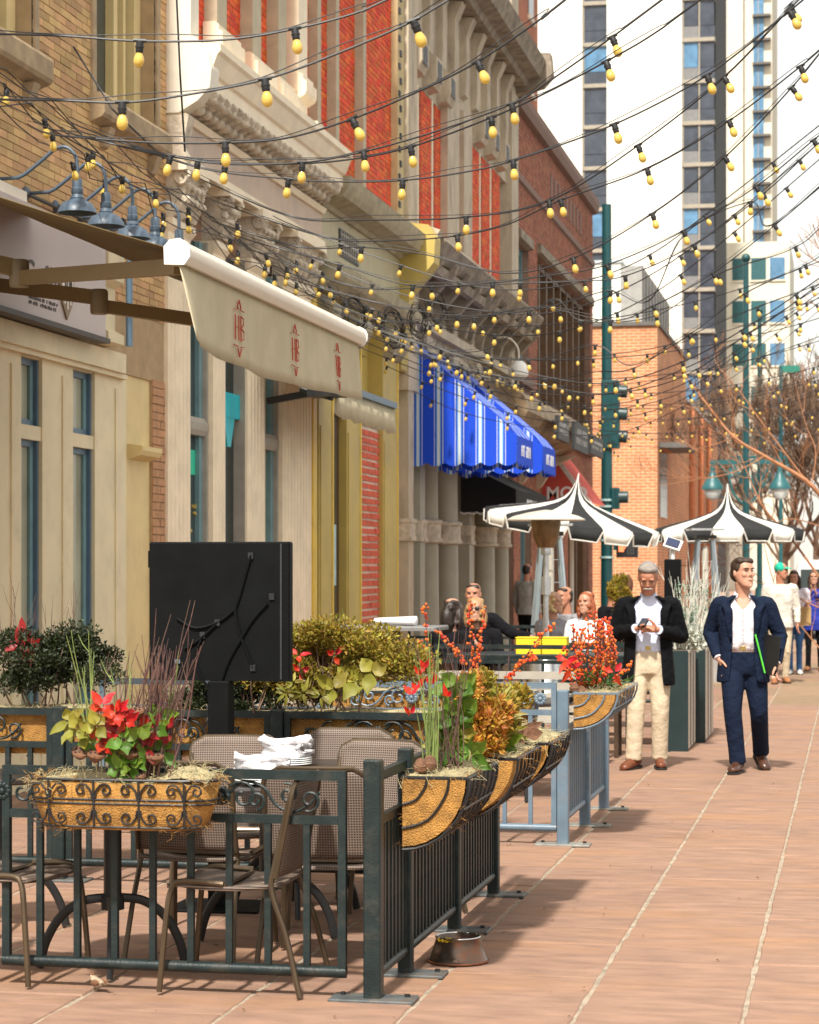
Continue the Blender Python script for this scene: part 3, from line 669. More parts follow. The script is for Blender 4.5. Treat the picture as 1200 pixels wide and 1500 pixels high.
# ---------------------------------------------------------------- dark brick corner building
Y5A, Y5B = Y4B+.004, FY(868)
b5 = thing('corner_building', 'dark red brick corner building with tall black framed windows', 'building', (FX, Y5A, 0), world=True)
w5 = [(FY(757), FY(774), 5.4, 7.9), (FY(787), FY(866)-.25, 4.6, 8.0), (FY(790), FY(820), .1, 3.3), (FY(832), FY(862), .1, 3.3), (FY(762), FY(778), .1, 3.0)]
cw = MB(); wall(cw, Y5A, Y5B, 0, 10.55, -.4, 0, w5); cw.box(XB, FX-.41, Y5A, Y5B, 0, 10.5); cw5 = cw.build('wall', m_dkm, b5)
stuff(bricks(Y5A, Y5B, 0, 10.5, 0, w5, seed=9, L=.24, h=.08).build('bricks', m_dkb, cw5))
MB().box(XB, FX, Y5A, Y5B, 10.55, 10.65).build('roof', m_lbtile, b5)
pr(MB(), [(0, 10.3), (.12, 10.34), (.16, 10.5), (.16, 10.64), (0, 10.64)], Y5A, Y5B+.1).build('parapet_moulding', mat('brown_coping', (.20,.11,.08), .7, var=.15), b5)
pr(MB(), [(0, 9.0), (.06, 9.04), (.06, 9.16), (0, 9.2)], Y5A, Y5B).build('string_course', mat('brown_coping'), b5)
for k in range(9):
    y = Y5A+5+k*.62
    MB().box(FX+.008, FX+.022, y, y+.3, 9.45, 9.95).build('brick_recess_panel', mat('brown_coping'), b5)
m_br5 = mat('bronze_mullion', (.14,.075,.035), .45, var=.15)
for (a, b, z0, z1) in w5:
    wn = MB().box(FX-.33, FX-.28, a, b, z0, z1).build('window', m_glass, b5); fr = MB(); n = max(1, round((b-a)/1.1))
    for k in range(n+1):
        y = a+(b-a-.12)*k/n; fr.box(FX-.279, FX-.12, y, y+.12, z0, z1)
    fr.box(FX-.278, FX-.14, a+.12, b-.12, z1-.12, z1-.001); fr.box(FX-.278, FX-.14, a+.12, b-.12, z0+.001, z0+.1)
    fr.build('window_frame', m_br5 if b-a > 3 else m_teal, wn)
    if z0 > 4:
        MB().prism([(FX-.02, z0-.22), (FX+.12, z0-.2), (FX+.12, z0-.03), (FX-.02, z0)], a-.1, b+.1, 'y').build('sill', mat('brown_coping'), wn)
        MB().prism([(FX-.02, z1), (FX+.1, z1+.03), (FX+.1, z1+.2), (FX-.02, z1+.24)], a-.1, b+.1, 'y').build('lintel', m_gstd, wn)
# ================================================================== across the cross street and beyond
m_orb = brick_tex('orange_brick', (.60,.22,.09), (.52,.18,.07), (.62,.40,.25), .30, .10, mw=.016)
m_orb2 = mat('orange_plain', (.52,.19,.085), .85, var=.1)
m_conc = mat('white_concrete', (.80,.77,.68), .8, var=.03, scale=.3, bump=.05)
m_ctower = mat('cream_concrete', (.70,.63,.50), .8, var=.05, scale=.3, bump=.05)
m_tglass = glass_mat('tower_glass', (.055,.065,.085), .08)
m_tglassb = glass_mat('tower_blue_glass', (.10,.22,.36), .08)
m_mull = mat('tower_mullion', (.33,.29,.23), .6)
m_greenf = mat('green_window_glass', (.04,.12,.13), .12)
def wcell(mb, *a): return mb.box(*a)
# orange brick building
YN = 70.0; X6 = PY(963, HY, YN).x
b6 = thing('orange_brick_building', 'orange brick building across the cross street with stepped parapet', 'building', (X6, YN, 0), world=True)
Y6b = PX(1005, HY, X6).y; Y6c = PX(1052, HY, X6).y
MB().box(X6-16, X6, YN, Y6b, 0, 9.5).build('wall', m_orb, b6)
MB().box(X6-16, X6-.02, Y6b, Y6c, 0, 8.0).build('wall', m_orb, b6)
MB().box(X6-16, X6+.08, YN-.08, Y6b+.05, 9.5, 9.62).build('coping', mat('dark_coping', (.12,.11,.10), .6), b6)
MB().box(X6-16, X6+.06, Y6b+.051, Y6c+.05, 8.0, 8.1).build('coping', mat('steel_coping', (.45,.48,.5), .4), b6)
pn = MB(); pn.box(X6-9, X6-1.3, YN+1.2, Y6b-1, 9.62, 11.7); pn_ = pn.build('penthouse', m_conc, b6)
lv = MB().box(X6-1.3, X6-.6, YN+1.2, Y6b-.5, 9.62, 11.6).build('louvre_screen', mat('grey_louvre', (.33,.32,.30), .6), b6)
for k in range(10):
    MB().box(X6-.6, X6-.56, YN+1.3+k*1.12, YN+1.42+k*1.12, 9.63, 11.55).build('louvre', mat('dark_coping'), lv)
MB().box(X6-9.05, X6-1.25, YN+1.15, Y6b-.95, 11.7, 11.8).build('penthouse_coping', mat('steel_coping'), b6)
for (a, b, z0, z1) in ((YN+.9, YN+3.6, 3.4, 5.6), (YN+4.5, YN+6.5, .5, 2.6), (YN+13.5, YN+15.5, .6, 3.0), (YN+18, YN+20.5, .6, 3.0)):
    wn = MB().box(X6-.015, X6+.02, a, b, z0, z1).build('window', m_tglass, b6)
    MB().box(X6-.01, X6+.2, a-.1, b+.1, z1, z1+.2).build('lintel', m_orb2, wn)
for k in range(3): MB().box(X6, X6+.18, Y6b+2+k*5, Y6b+2.6+k*5, 0, 7.9).build('pilaster', m_orb2, b6)
MB().box(X6+.001, X6+.9, YN+.6, YN+4.2, 5.62, 5.8).build('canopy', mat('dark_coping'), b6)
# tall brick block beyond, set back
b7 = thing('tall_brick_building', 'tall orange red brick block rising behind dark corner building', 'building', (-14, 76, 0), world=True)
xb7 = -14.0; ye7 = PX(788, HY, xb7).y
MB().box(xb7-14, xb7, 76, ye7, 0, 33).build('wall', brick_tex('tall_brick', (.42,.13,.065), (.36,.11,.05), (.4,.22,.14), .4, .14), b7)
for r_ in range(9):
    for c_ in range(3):
        z0 = 3+r_*3.3; y0 = ye7-3-c_*5.5
        wn = MB().box(xb7-.05, xb7+.03, y0, y0+1.5, z0, z0+1.7).build('window', m_tglass, b7)
        MB().box(xb7, xb7+.12, y0-.1, y0+1.6, z0-.2, z0).build('sill', m_ctower, wn)
# white tower
YT = 158.0
def TX(px): return PY(px, HY, YT).x
b8 = thing('white_tower', 'white slab apartment tower with two dark glass window strips', 'building', (TX(900), YT, 0), world=True)
ZT = 52
for (a, b) in ((770, 853), (889, 999)):
    MB().box(TX(a), TX(b), YT, YT+16, 0, ZT).build('concrete_slab', m_conc, b8)
core = MB(); core.box(TX(853), TX(889), YT+1.2, YT+15, 0, ZT-.4); core.box(TX(999), TX(1047), YT+1.2, YT+15, 0, ZT-.4); core.build('core', mat('tower_core', (.05,.05,.05), .8), b8)
fl = 3.0
jl = MB()
for k in range(17): jl.box(TX(889.5), TX(998.5), YT-.012, YT+.01, k*fl+1.0, k*fl+1.02)
stuff(jl.build('panel_joints', mat('joint_grey', (.55,.52,.46), .8), b8))
for k in range(17):
    z = k*fl+1.0
    for (a, b, n) in ((853, 889, 1), (999, 1047, 2)):
        xa, xb_ = TX(a)+.01, TX(b)-.01
        MB().box(xa, xb_, YT+.25, YT+1.2, z-.28, z).build('floor_slab', m_mull, b8)
        w = (xb_-xa)/n
        for i in range(n):
            MB().box(xa+w*i+.05, xa+w*(i+1)-.05, YT+.42, YT+.5, z+.9, z+fl-.28).build('window', m_tglass if (k*3+i) % 4 or n == 2 and i else m_tglassb, b8)
            MB().box(xa+w*i+.02, xa+w*(i+1)-.02, YT+.40, YT+.48, z, z+.86).build('spandrel_pane', m_tglass if i or n == 1 else mat('tower_grey_pane', (.2,.2,.2), .2), b8)
            MB().box(xa+w*i, xa+w*i+.1, YT+.33, YT+.5, z, z+fl-.28).build('mullion', m_mull, b8)
# cream tower farther off
YC = 275.0
def CX(px): return PY(px, HY, YC).x
b9 = thing('cream_tower', 'slender cream tower with one strip of blue windows', 'building', (CX(1090), YC, 0), world=True)
MB().box(CX(1046), CX(1131), YC, YC+20, 0, 90).build('wall', m_ctower, b9)
MB().box(CX(1048), CX(1060), YC-.4, YC, 0, 89).build('corner_fin', m_conc, b9)
for k in range(22):
    z = 26+k*2.98; xa, xb_ = CX(1104), CX(1119)
    wn = MB().box(xa, xb_, YC-.25, YC-.05, z, z+2.6).build('window', m_tglassb, b9)
    MB().box(xa-.1, xb_+.9, YC-.9, YC, z+2.6, z+2.9).build('balcony_slab', mat('dark_coping'), wn)
    MB().box(xa+.55, xa+.65, YC-.3, YC-.251, z, z+2.6).build('mullion', m_mull, wn)
MB().box(CX(1089), CX(1091), YC-.15, YC, 0, 89).build('joint', mat('dark_coping'), b9)
# low cream block with square windows
YL = 185.0
def LX(px): return PY(px, HY, YL).x
b10 = thing('cream_office_block', 'low cream office block with rows of square teal windows', 'building', (LX(1110), YL, 0), world=True)
zt = 1.7+(HY-360)*YL/F*1.0
MB().box(LX(1060), LX(1157), YL, YL+14, 0, zt).build('wall', mat('pale_cream_render', (.72,.68,.56), .8, var=.03), b10)
for r_ in range(6):
    for c_ in range(3):
        a = 1073+c_*27.5; z1 = 1.7+(HY-(383+r_*62))*YL/F
        wn = MB().box(LX(a), LX(a+22), YL-.05, YL+.05, z1-1.85, z1).build('window', m_tglassb if c_ == 2 else m_greenf, b10)
        q = MB(); q.box(LX(a)-.08, LX(a+22)+.08, YL-.12, YL-.051, z1-2.0, z1-1.86); q.build('sill', m_ctower, wn)
# ================================================================== bare street trees
m_bark = mat('bark', (.16,.10,.065), .9, var=.25, bump=.6, bscale=40)
m_barko = mat('reddish_bark', (.36,.16,.075), .8, var=.2, bump=.4)
def grow(mb, p, d, L, r, depth, rg, spread=.5, up=.12, minr=.006):
    pts = [p]; rs = [r]; n = 4; dd = d.copy()
    for k in range(n):
        dd = (dd+Vector((rg.gauss(0, .13), rg.gauss(0, .13), rg.gauss(0, .1)+up*.5))).normalized()
        pts.append(pts[-1]+dd*L/n); rs.append(max(minr, r*(1-.42*(k+1)/n)))
    mb.tube(pts, rs, 5 if r < .03 else 7)
    if depth == 0: return
    nk = rg.choice([2, 3, 3]) if depth > 1 else rg.choice([3, 4])
    for k in range(nk):
        i = rg.choice([2, 3, 4]) if k else 4
        ax = Vector((rg.gauss(0, 1), rg.gauss(0, 1), rg.gauss(0, .6))); ax = (ax-dd*ax.dot(dd)).normalized()
        nd = (dd*math.cos(spread*rg.uniform(.6, 1.2))+ax*math.sin(spread*rg.uniform(.7, 1.3))+Vector((0, 0, up))).normalized()
        grow(mb, pts[i], nd, L*rg.uniform(.62, .82), rs[i]*.78, depth-1, rg, spread, up, minr)
def tree(label, loc, h, seed, depth=6, r=.13, m_=None, L0=None, lean=(0, 0), spread=.5, minr=.006):
    rg = random.Random(seed); t = thing('bare_tree', label, 'tree', loc, group=None)
    hb = h*.3; tp = Vector((lean[0]*hb, lean[1]*hb, hb))
    MB().tube(cat([(0, 0, -.1), (0, 0, .1), tuple(tp*.5), tuple(tp)], 3), [r*1.5, r*1.35, r*1.2, r*1.12, r*1.05, r, r, r*.97, r*.95, r*.93][:len(cat([(0,0,-.1),(0,0,.1),tuple(tp*.5),tuple(tp)],3))], 9).build('trunk', m_ or m_bark, t, True)
    cr = MB()
    for k in range(6):
        a = k*1.15+rg.random(); d = Vector((math.cos(a)*.55+lean[0], math.sin(a)*.55+lean[1], .8)).normalized()
        grow(cr, tp-Vector((0, 0, .15*k)), d, L0 or h*.25, r*.62, depth, rg, spread, minr=minr)
    cr.build('crown', m_ or m_bark, t, False)
    return t
tr = []
tree('bare brown street tree behind the striped parasol and teal lamp post', (-2.3, 76, 0), 9.0, 11, depth=6, minr=.010)
tree('bare street tree beside the low cream office block', (-1.5, 92, 0), 9.5, 12, depth=6, minr=.012)
tree('bare twiggy tree over the white van', (.2, 74, 0), 9.0, 13, depth=6, minr=.011)
tree('distant bare tree on the far pavement beyond the orange brick building', (-3.6, 112, 0), 8.5, 14, depth=6, minr=.014)
tree('bare tree behind the white van, beyond the others', (.4, 100, 0), 8.8, 17, depth=6, minr=.014)
# nearer tree: the trunk stands at the kerb outside the frame, one long reddish limb reaches over the pavement
tt = thing('kerb_tree', 'bare tree with long reddish limb reaching over the pavement', 'tree', (.75, 34.2, 0))
MB().tube(cat([(0,0,-.1),(.02,0,1.2),(-.03,.02,2.3),(-.1,.0,3.2),(-.05,0,4.4),(.0,0,5.6)], 4), catr([.16,.13,.115,.10,.07,.04], 4), 10).build('trunk', m_barko, tt, True)
def L_(px, py, t): return P(px, py, t)-Vector((.75, 34.2, 0))
cr = MB(); rg = random.Random(5)
l1 = [(-.08,0,2.9), L_(1230, 745, 34.5), L_(1180, 703, 34.6), L_(1120, 668, 34.8), L_(1075, 640, 35.0), L_(1040, 598, 35.2), L_(1008, 555, 35.4), L_(985, 530, 35.5)]
cr.tube(cat(l1, 4), catr([.06,.045,.038,.032,.027,.02,.014,.008], 4), 6)
for (i, pts, r0) in ((2, [(1180,703),(1140,650),(1110,610),(1085,575),(1060,545)], .016), (3, [(1200,845),(1160,790),(1120,745),(1098,700),(1075,640)], .022), (3, [(1120,668),(1080,690),(1030,702),(1000,705)], .012), (4, [(1075,640),(1050,650),(1010,660)], .010), (1, [(1210,960),(1180,925),(1140,870),(1120,800)], .014), (2, [(1200,770),(1150,760),(1110,790),(1080,800)], .010), (2, [(1190,705),(1195,660),(1180,620),(1165,560)], .012), (2, [(1200,890),(1150,868),(1105,850),(1085,830)], .012)):
    q = cat([L_(a, b, 34.7+.1*k) for k, (a, b) in enumerate(pts)], 4); cr.tube(q, [max(.004, r0*(1-.7*k/len(q))) for k in range(len(q))], 5)
    for k in range(3, len(q), 3):
        d = (q[k]-q[k-2]).normalized(); grow(cr, q[k], (d+Vector((rg.gauss(0,.5), rg.gauss(0,.5), rg.gauss(0,.5)))).normalized(), .5, r0*.45, 2, rg, minr=.003)
q = cat([L_(a, b, 35) for a, b in [(1230,745),(1180,703),(1120,668),(1075,640),(1040,598),(1008,555)]], 4)
for k in range(2, len(q), 2):
    d = (q[k]-q[k-2]).normalized(); grow(cr, q[k], (d+Vector((rg.gauss(0,.6), rg.gauss(0,.6), rg.gauss(0,.6)))).normalized(), .45, .008, 2, rg, minr=.003)
for k in range(5):
    a = k*1.3; grow(cr, Vector((-.05, 0, 4+.3*k)), Vector((math.cos(a)*.7, math.sin(a)*.7, .6)).normalized(), 1.3, .04, 4, rg, minr=.005)
cr.build('crown', m_barko, tt, False)
# ================================================================== awnings
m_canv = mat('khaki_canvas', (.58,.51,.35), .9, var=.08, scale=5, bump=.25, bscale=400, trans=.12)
m_canvd = mat('canvas_underside_shade', (.15,.105,.045), .9, var=.07, scale=5, bump=.25, bscale=400, trans=.06)  # khaki cloth darkened, shade under the canopy put into its colour
m_alu = mat('cream_aluminium', (.78,.70,.58), .35, var=.04, bump=.02)
m_aluw = mat('white_end_cap', (.82,.80,.77), .3, var=.03)
m_red = mat('red_print', (.46,.09,.06), .8)
XA = -3.5; ya0, ya1 = PX(262, HY, XA).y, PX(525, HY, XA).y; ZA = 3.36
aw = thing('retractable_awning', 'khaki canvas retractable awning with cream front bar and red printed valance', 'awning', (FX, ya0, 4.1), world=True)
top = []
zw = 4.42
for j in range(9):
    a = j/8; x = XA+(FX-XA)*a; z = ZA+.03+(zw-ZA)*a-.07*math.sin(math.pi*a)
    top.append([(x, ya0+.02+(ya1-ya0-.04)*k/24, z-.012*math.sin(math.pi*a)*(1+math.sin(k*1.9))) for k in range(25)])
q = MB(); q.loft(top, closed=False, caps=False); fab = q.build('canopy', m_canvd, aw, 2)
sm_ = fab.modifiers.new('thick', 'SOLIDIFY'); sm_.thickness = .006
MB().prism([(XA-.07, ZA-.035), (XA+.03, ZA-.04), (XA+.055, ZA-.01), (XA+.06, ZA+.03), (XA+.045, ZA+.065), (XA+.01, ZA+.085), (XA-.04, ZA+.08), (XA-.07, ZA+.05)], ya0, ya1, 'y').build('front_bar', m_alu, aw, True)
for yy in (ya0-.02, ya1): MB().prism([(XA-.075, ZA-.045), (XA+.035, ZA-.05), (XA+.065, ZA-.01), (XA+.068, ZA+.035), (XA+.05, ZA+.07), (XA+.01, ZA+.092), (XA-.045, ZA+.086), (XA-.078, ZA+.05)], yy, yy+.019, 'y').build('end_cap', m_aluw, aw)
rows = []; ny = 80
def vx(a, k):                                                        # folds: the valance hangs in soft waves, kicked out at its near end
    s_ = k/ny; return XA+.0+.02*a*math.sin(s_*26)+.022*a*math.sin(s_*9+1)+.10*a*max(0, 1-s_*16)*1
for j in range(7):
    a = j/6; rows.append([(vx(a, k), ya0+(ya1-ya0)*k/ny-.05*a*max(0, 1-k/6)+.13*a*max(0, (k-ny+6)/6), ZA-.03-a*(.42+.05*math.sin(k/ny*3.0)-.03*(k/ny))) for k in range(ny+1)])
v_ = MB().loft(rows, closed=False, caps=False).build('valance', m_canv, aw, 2); v_.modifiers.new('thick', 'SOLIDIFY').thickness = .004
for s_ in (.26, .56, .83):                                           # printed crest: ornament, letters, ornament
    k = int(s_*ny); y = ya0+(ya1-ya0)*s_
    cr_ = MB()
    def strip(pts, w=.008):
        for (y0, z0), (y1, z1) in zip(pts, pts[1:]):
            aa = lambda z_: min(1, max(0, (ZA-.03-z_)/.44))
            kk = lambda yy_: (yy_-ya0)/(ya1-ya0)*ny
            p0 = Vector((vx(aa(z0), kk(y0))+.012, y0, z0)); p1 = Vector((vx(aa(z1), kk(y1))+.012, y1, z1))
            cr_.bar(p0, p1, w, .003)
    b0 = ZA-.10
    for sy in (-1, 1):
        strip([(y, b0), (y+sy*.035, b0-.04), (y+sy*.02, b0-.055), (y+sy*.1, b0-.06)])
        strip([(y+sy*.1, b0-.265), (y+sy*.025, b0-.27), (y+sy*.03, b0-.285), (y, b0-.33)])
    strip([(y-.075, b0-.09), (y-.075, b0-.235)]); strip([(y-.075, b0-.16), (y-.01, b0-.16)]); strip([(y-.01, b0-.09), (y-.01, b0-.235)])
    strip([(y+.03, b0-.09), (y+.03, b0-.235), (y+.085, b0-.22), (y+.09, b0-.18), (y+.04, b0-.16), (y+.085, b0-.135), (y+.08, b0-.10), (y+.03, b0-.09)])
    stuff(cr_.build('printed_crest', m_red, v_))
# folding arms
m_arm = mat('tan_arm', (.22,.15,.07), .5, var=.08)
for (ys, ye) in ((ya0+.55, ya0+.15), (ya1-.6, ya1-.2)):
    s1 = 1 if ys < (ya0+ya1)/2 else -1
    el = Vector((XA-1.45, ys+s1*.85, 3.52)); w0 = Vector((FX+.12, ys, 3.75)); f0 = Vector((XA-.05, ye, ZA-.015))
    ar = MB().bar(w0, el, .06, .10).build('upper_arm', m_arm, aw); MB().bar(el+Vector((0, 0, -.055)), f0+Vector((0, 0, -.02)), .055, .085).build('forearm', m_arm, aw)
    MB().lathe([(0,-.09),(.055,-.09),(.06,-.07),(.06,.06),(.05,.075),(0,.075)], 14, el-Vector((0,0,.02))).build('elbow', mat('arm_joint', (.22,.17,.1), .5), aw, True)
    MB().cbox(w0, (.14, .16, .2)).build('wall_bracket', mat('arm_joint'), aw)
MB().box(FX+.0, FX+.15, ya0-.05, ya1+.05, zw-.06, zw+.1).build('cassette', m_alu, aw)
# second, smaller khaki awning farther on
Xc = -5.3; yc0, yc1 = PX(490, HY, Xc).y, PX(577, HY, Xc).y
a2 = thing('small_awning', 'smaller khaki awning with black fittings beyond printed awning', 'awning', (FX, yc0, 3.6), world=True)
z2 = 1.7+(HY-568)*PX(480, HY, Xc).length/F
zf = FZ(500, 572, Xc-FX)
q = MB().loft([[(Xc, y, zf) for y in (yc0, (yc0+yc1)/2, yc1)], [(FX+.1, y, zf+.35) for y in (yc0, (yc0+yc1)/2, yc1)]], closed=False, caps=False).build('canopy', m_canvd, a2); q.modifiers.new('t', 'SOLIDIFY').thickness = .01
n = 20; q = MB().loft([[(Xc+.005, yc0+(yc1-yc0)*k/n, zf) for k in range(n+1)], [(Xc+.02+.02*math.sin(k*1.7), yc0+(yc1-yc0)*k/n, zf-.28-.03*abs(math.sin(k*.8))) for k in range(n+1)]], closed=False, caps=False).build('valance', m_canv, a2, 2); q.modifiers.new('t', 'SOLIDIFY').thickness = .006
MB().box(Xc-.05, Xc+.04, yc0-.02, yc1+.02, zf-.0, zf+.07).build('front_bar', m_bluef, a2)
mt = MB(); mt.cbox((Xc-.05, yc0-.1, zf-.05), (.36, .3, .1)); mt.cbox((Xc-.1, yc0-.15, zf+.06), (.2, .24, .1)); mt.tube([(Xc-.35, yc0-.05, zf), (Xc, yc0-.05, zf-.1)], .04); mt.build('motor_housing', m_black, a2)
MB().bar((FX+.1, yc0+.3, zf-.1), (Xc-.02, yc0+.1, zf), .05, .07).build('arm', m_black, a2)
# blue striped awnings: near side panel, sloping top, scalloped valance
def stripemat():
    m = bpy.data.materials.new('blue_stripe'); m.use_nodes = True; N = m.node_tree.nodes; L = m.node_tree.links; b = N['Principled BSDF']; b.inputs['Roughness'].default_value = .8
    tc = N.new('ShaderNodeTexCoord'); sp = N.new('ShaderNodeSeparateXYZ'); L.new(tc.outputs['UV'], sp.inputs[0])
    mu = N.new('ShaderNodeMath'); mu.operation = 'FRACT'; L.new(sp.outputs[0], mu.inputs[0])
    cr = N.new('ShaderNodeValToRGB'); cr.color_ramp.interpolation = 'CONSTANT'; e = cr.color_ramp.elements
    B = (.006,.075,.72,1); W = (.74,.80,.84,1); C = (.12,.40,.85,1)
    e[0].position = 0; e[0].color = B; e[1].position = .50; e[1].color = W
    for p_, c_ in ((.53, B), (.60, C), (.65, W), (.77, C), (.82, B), (.90, W), (.93, B)):
        x = e.new(p_); x.color = c_
    L.new(mu.outputs[0], cr.inputs[0]); L.new(cr.outputs[0], b.inputs['Base Color'])
    tr = N.new('ShaderNodeBsdfTranslucent'); L.new(cr.outputs[0], tr.inputs[0]); ms = N.new('ShaderNodeMixShader'); ms.inputs[0].default_value = .25
    L.new(b.outputs[0], ms.inputs[1]); L.new(tr.outputs[0], ms.inputs[2]); L.new(ms.outputs[0], N['Material Output'].inputs[0]); return m
m_stripe = stripemat(); m_blue = mat('plain_blue_canvas', (.008,.085,.75), .8, var=.06, trans=.15); m_wprint = mat('white_print', (.8,.8,.8), .7)
def uvset(o, fn):
    me = o.data; uv = me.uv_layers.new(name='UV'); off = OFF.get(o.name, Vector())
    for lp in me.loops: 
        c = me.vertices[lp.vertex_index].co+off; uv.data[lp.index].uv = (fn(c), c.z)
def blue_awning(label, y0, y1, proj=1.55, zt=4.98, zf=3.62, zb=3.16, text=True):
    t = thing('blue_awning', label, 'awning', (FX, y0, zt), world=True, group='blue striped awnings'); x1 = FX+proj
    q = MB(); q.loft([[(FX, y0, zt), (FX, y1, zt)], [(x1-.12, y0, zf+.12), (x1-.12, y1, zf+.12)], [(x1, y0, zf-.03), (x1, y1, zf-.03)]], closed=False, caps=False)
    c = q.build('canopy', m_stripe, t); uvset(c, lambda p: p.y/.42+.3); c.modifiers.new('t', 'SOLIDIFY').thickness = .006
    for yy in (y0, y1):
        n = 24; v = []; f = []
        for k in range(n+1):
            x = FX+proj*k/n; a = k/n; zt_ = zt+(zf-zt)*a-(.0 if a < .92 else .03)
            v += [(x, yy, zt_), (x, yy, zf-.05), (x+.0, yy+(.0), zb+.055-.055*abs(math.sin(a*math.pi*6)))]
        for k in range(n):
            a = k*3; f += [(a, a+3, a+4, a+1), (a+1, a+4, a+5, a+2)]
        s_ = MB().add(v, f).build('side_panel', m_stripe, t, fix=False); uvset(s_, lambda p: (p.x-FX)/.30+.28); s_.modifiers.new('t', 'SOLIDIFY').thickness = .006
    n = 60; nb = round((y1-y0)/.3); v = []; f = []
    for k in range(n+1):
        y = y0+(y1-y0)*k/n; v += [(x1, y, zf-.03), (x1+.012, y, zb+.055-.055*abs(math.sin(k/n*math.pi*nb)))]
    for k in range(n): a = k*2; f.append((a, a+2, a+3, a+1))
    vl = MB().add(v, f).build('valance', m_blue, t, fix=False); vl.modifiers.new('t', 'SOLIDIFY').thickness = .006
    scribble(vl, m_wprint, x1+.018, y0+(y1-y0)*.2, y0+(y1-y0)*.8, zb+.12, zb+.36, 1, 8)
    fr = MB()
    for yy in (y0+.03, y1-.03): fr.tube([(FX, yy, zf-.06), (x1-.02, yy, zf-.06)], .015, 6)
    fr.tube([(x1-.02, y0+.03, zf-.06), (x1-.02, y1-.03, zf-.06)], .015, 6); fr.tube([(FX+.03, y0+.03, zt-.05), (x1-.05, y0+.03, zf)], .015, 6)
    fr.build('awning_frame', m_black, t, True)
    return t
yb0 = FY(598)+.06
blue_awning('blue and white striped awning beside olive pilaster, nearer the printed awning', yb0, yb0+1.5)
blue_awning('blue and white striped awning beside the red banner', yb0+2.6, yb0+4.0)
# black awning with scalloped hem and the red sail-shaped banner
k0 = PX(697, HY, FX+1.0).y
a3 = thing('black_awning', 'black shop awning with thin white scalloped hem under blue awning', 'awning', (FX, k0, 3.5), world=True)
q = MB(); q.prism([(FX, 3.42), (FX+.9, 2.98), (FX+.9, 2.60), (FX+.88, 2.60), (FX+.88, 2.95), (FX, 3.38)], k0+4.4, k0+8.0, 'y'); q.build('canopy', mat('black_canvas', (.010,.010,.011), .9, var=.1), a3)
for yy in (k0+4.4, k0+7.99): MB().prism([(FX, 3.40), (FX+.9, 2.96), (FX+.9, 2.62), (FX, 2.62)], yy-.012, yy-.002, 'y').build('side_panel', mat('black_canvas'), a3)
q = MB(); q.tube([(FX+.9*k/24, k0+4.38, 2.62-.03*abs(math.sin(k*.9))) for k in range(25)], .012, 5); q.build('hem', m_wprint, a3)
scribble(a3, m_wprint, FX+.903, k0+5.6, k0+6.8, 2.68, 2.9, 1, 9)
m_redc = mat('coral_red_canvas', (.62,.10,.075), .8, var=.06, trans=.2)
yr = 44.0; s_ = F/45.0
rb = thing('red_banner', 'triangular coral red awning side reading MOD with pale border', 'awning', (FX, yr, 2.8), world=True)
p0, p1, p2 = PY(790, 634, yr), PY(793, 737, yr), PY(868, 737, yr)
MB().prism([(p0.x, p0.z), (p1.x-.05, p1.z), (p2.x, p2.z)], yr, yr+.05, 'y').build('border', mat('pale_border', (.6,.58,.55), .7), rb)
MB().prism([(p0.x+.06, p0.z-.2), (p1.x+.0, p1.z+.05), (p2.x-.16, p2.z+.05)], yr-.012, yr-.002, 'y').build('panel', m_redc, rb)
MB().add([(p0.x, yr+.051, p0.z), (p2.x, yr+.051, p2.z), (p2.x, yr+2.4, p2.z), (p0.x, yr+2.4, p0.z)], [(0, 1, 2, 3)]).build('canopy', m_redc, rb)
text_mesh('lettering', 'MOD', .36, m_wprint, rb, (p1.x+.1, yr-.016, p1.z+.08), (1,0,0), (0,0,1), align='LEFT', bold=.006)
# barrel canopy and hanging boards on the corner building
bc = thing('barrel_canopy', 'weathered bronze barrel canopy on the dark corner building', 'canopy', (FX, 45, 4.0), world=True)
yk0, yk1 = PX(752, HY, FX+.7).y, PX(842, HY, FX+.7).y
q = MB(); q.prism([(FX, 3.95), (FX+.5, 3.97), (FX+.8, 4.1), (FX+.95, 4.32), (FX+.9, 4.55), (FX+.7, 4.72), (FX+.35, 4.82), (FX, 4.85)], yk0, yk1, 'y'); q.build('shell', mat('weathered_bronze', (.24,.16,.085), .55, .3, var=.35, scale=3, bump=.4, dirt=(.5,.42,.3,.6), dscale=2), bc, 30)
for k in range(4): y = yk0+.6+k*(yk1-yk0-1.2)/3; MB().prism([(FX, 3.3), (FX+.1, 3.35), (FX+.35, 3.75), (FX+.8, 3.96), (FX, 3.949)], y, y+.18, 'y').build('bracket', m_gst, bc)
m_brd = mat('black_signboard', (.02,.02,.022), .5, var=.2)
for i, (pa, pb, za, zb, tx) in enumerate(((818, 834, 606, 640, 0), (842, 862, 616, 656, 0), (866, 884, 634, 662, 0))):
    xo = FX+1.15; y0, y1 = PX(pa, HY, xo).y, PX(pb, HY, xo).y
    z1_ = FZ((pa+pb)/2, za+6, 1.15); z0_ = FZ((pa+pb)/2, zb+6, 1.15)
    sgb = thing('hanging_board', 'black hanging signboard with pale lettering, ' + ['beside the barrel canopy', 'middle board of the corner building', 'next to teal signal pole'][i], 'sign', (xo, y0, z0_), world=True)
    MB().box(xo-.06, xo, y0, y1, z0_, z1_).build('board', m_brd, sgb)
    MB().box(FX, xo-.061, (y0+y1)/2-.03, (y0+y1)/2+.03, z1_-.1, z1_-.04).build('bracket_arm', m_black, sgb)
    scribble(sgb, mat('faded_lettering', (.45,.45,.44), .7), xo+.001, y0+(y1-y0)*.12, y1-(y1-y0)*.12, z0_+.1, z1_-.08, 2, 11+i)
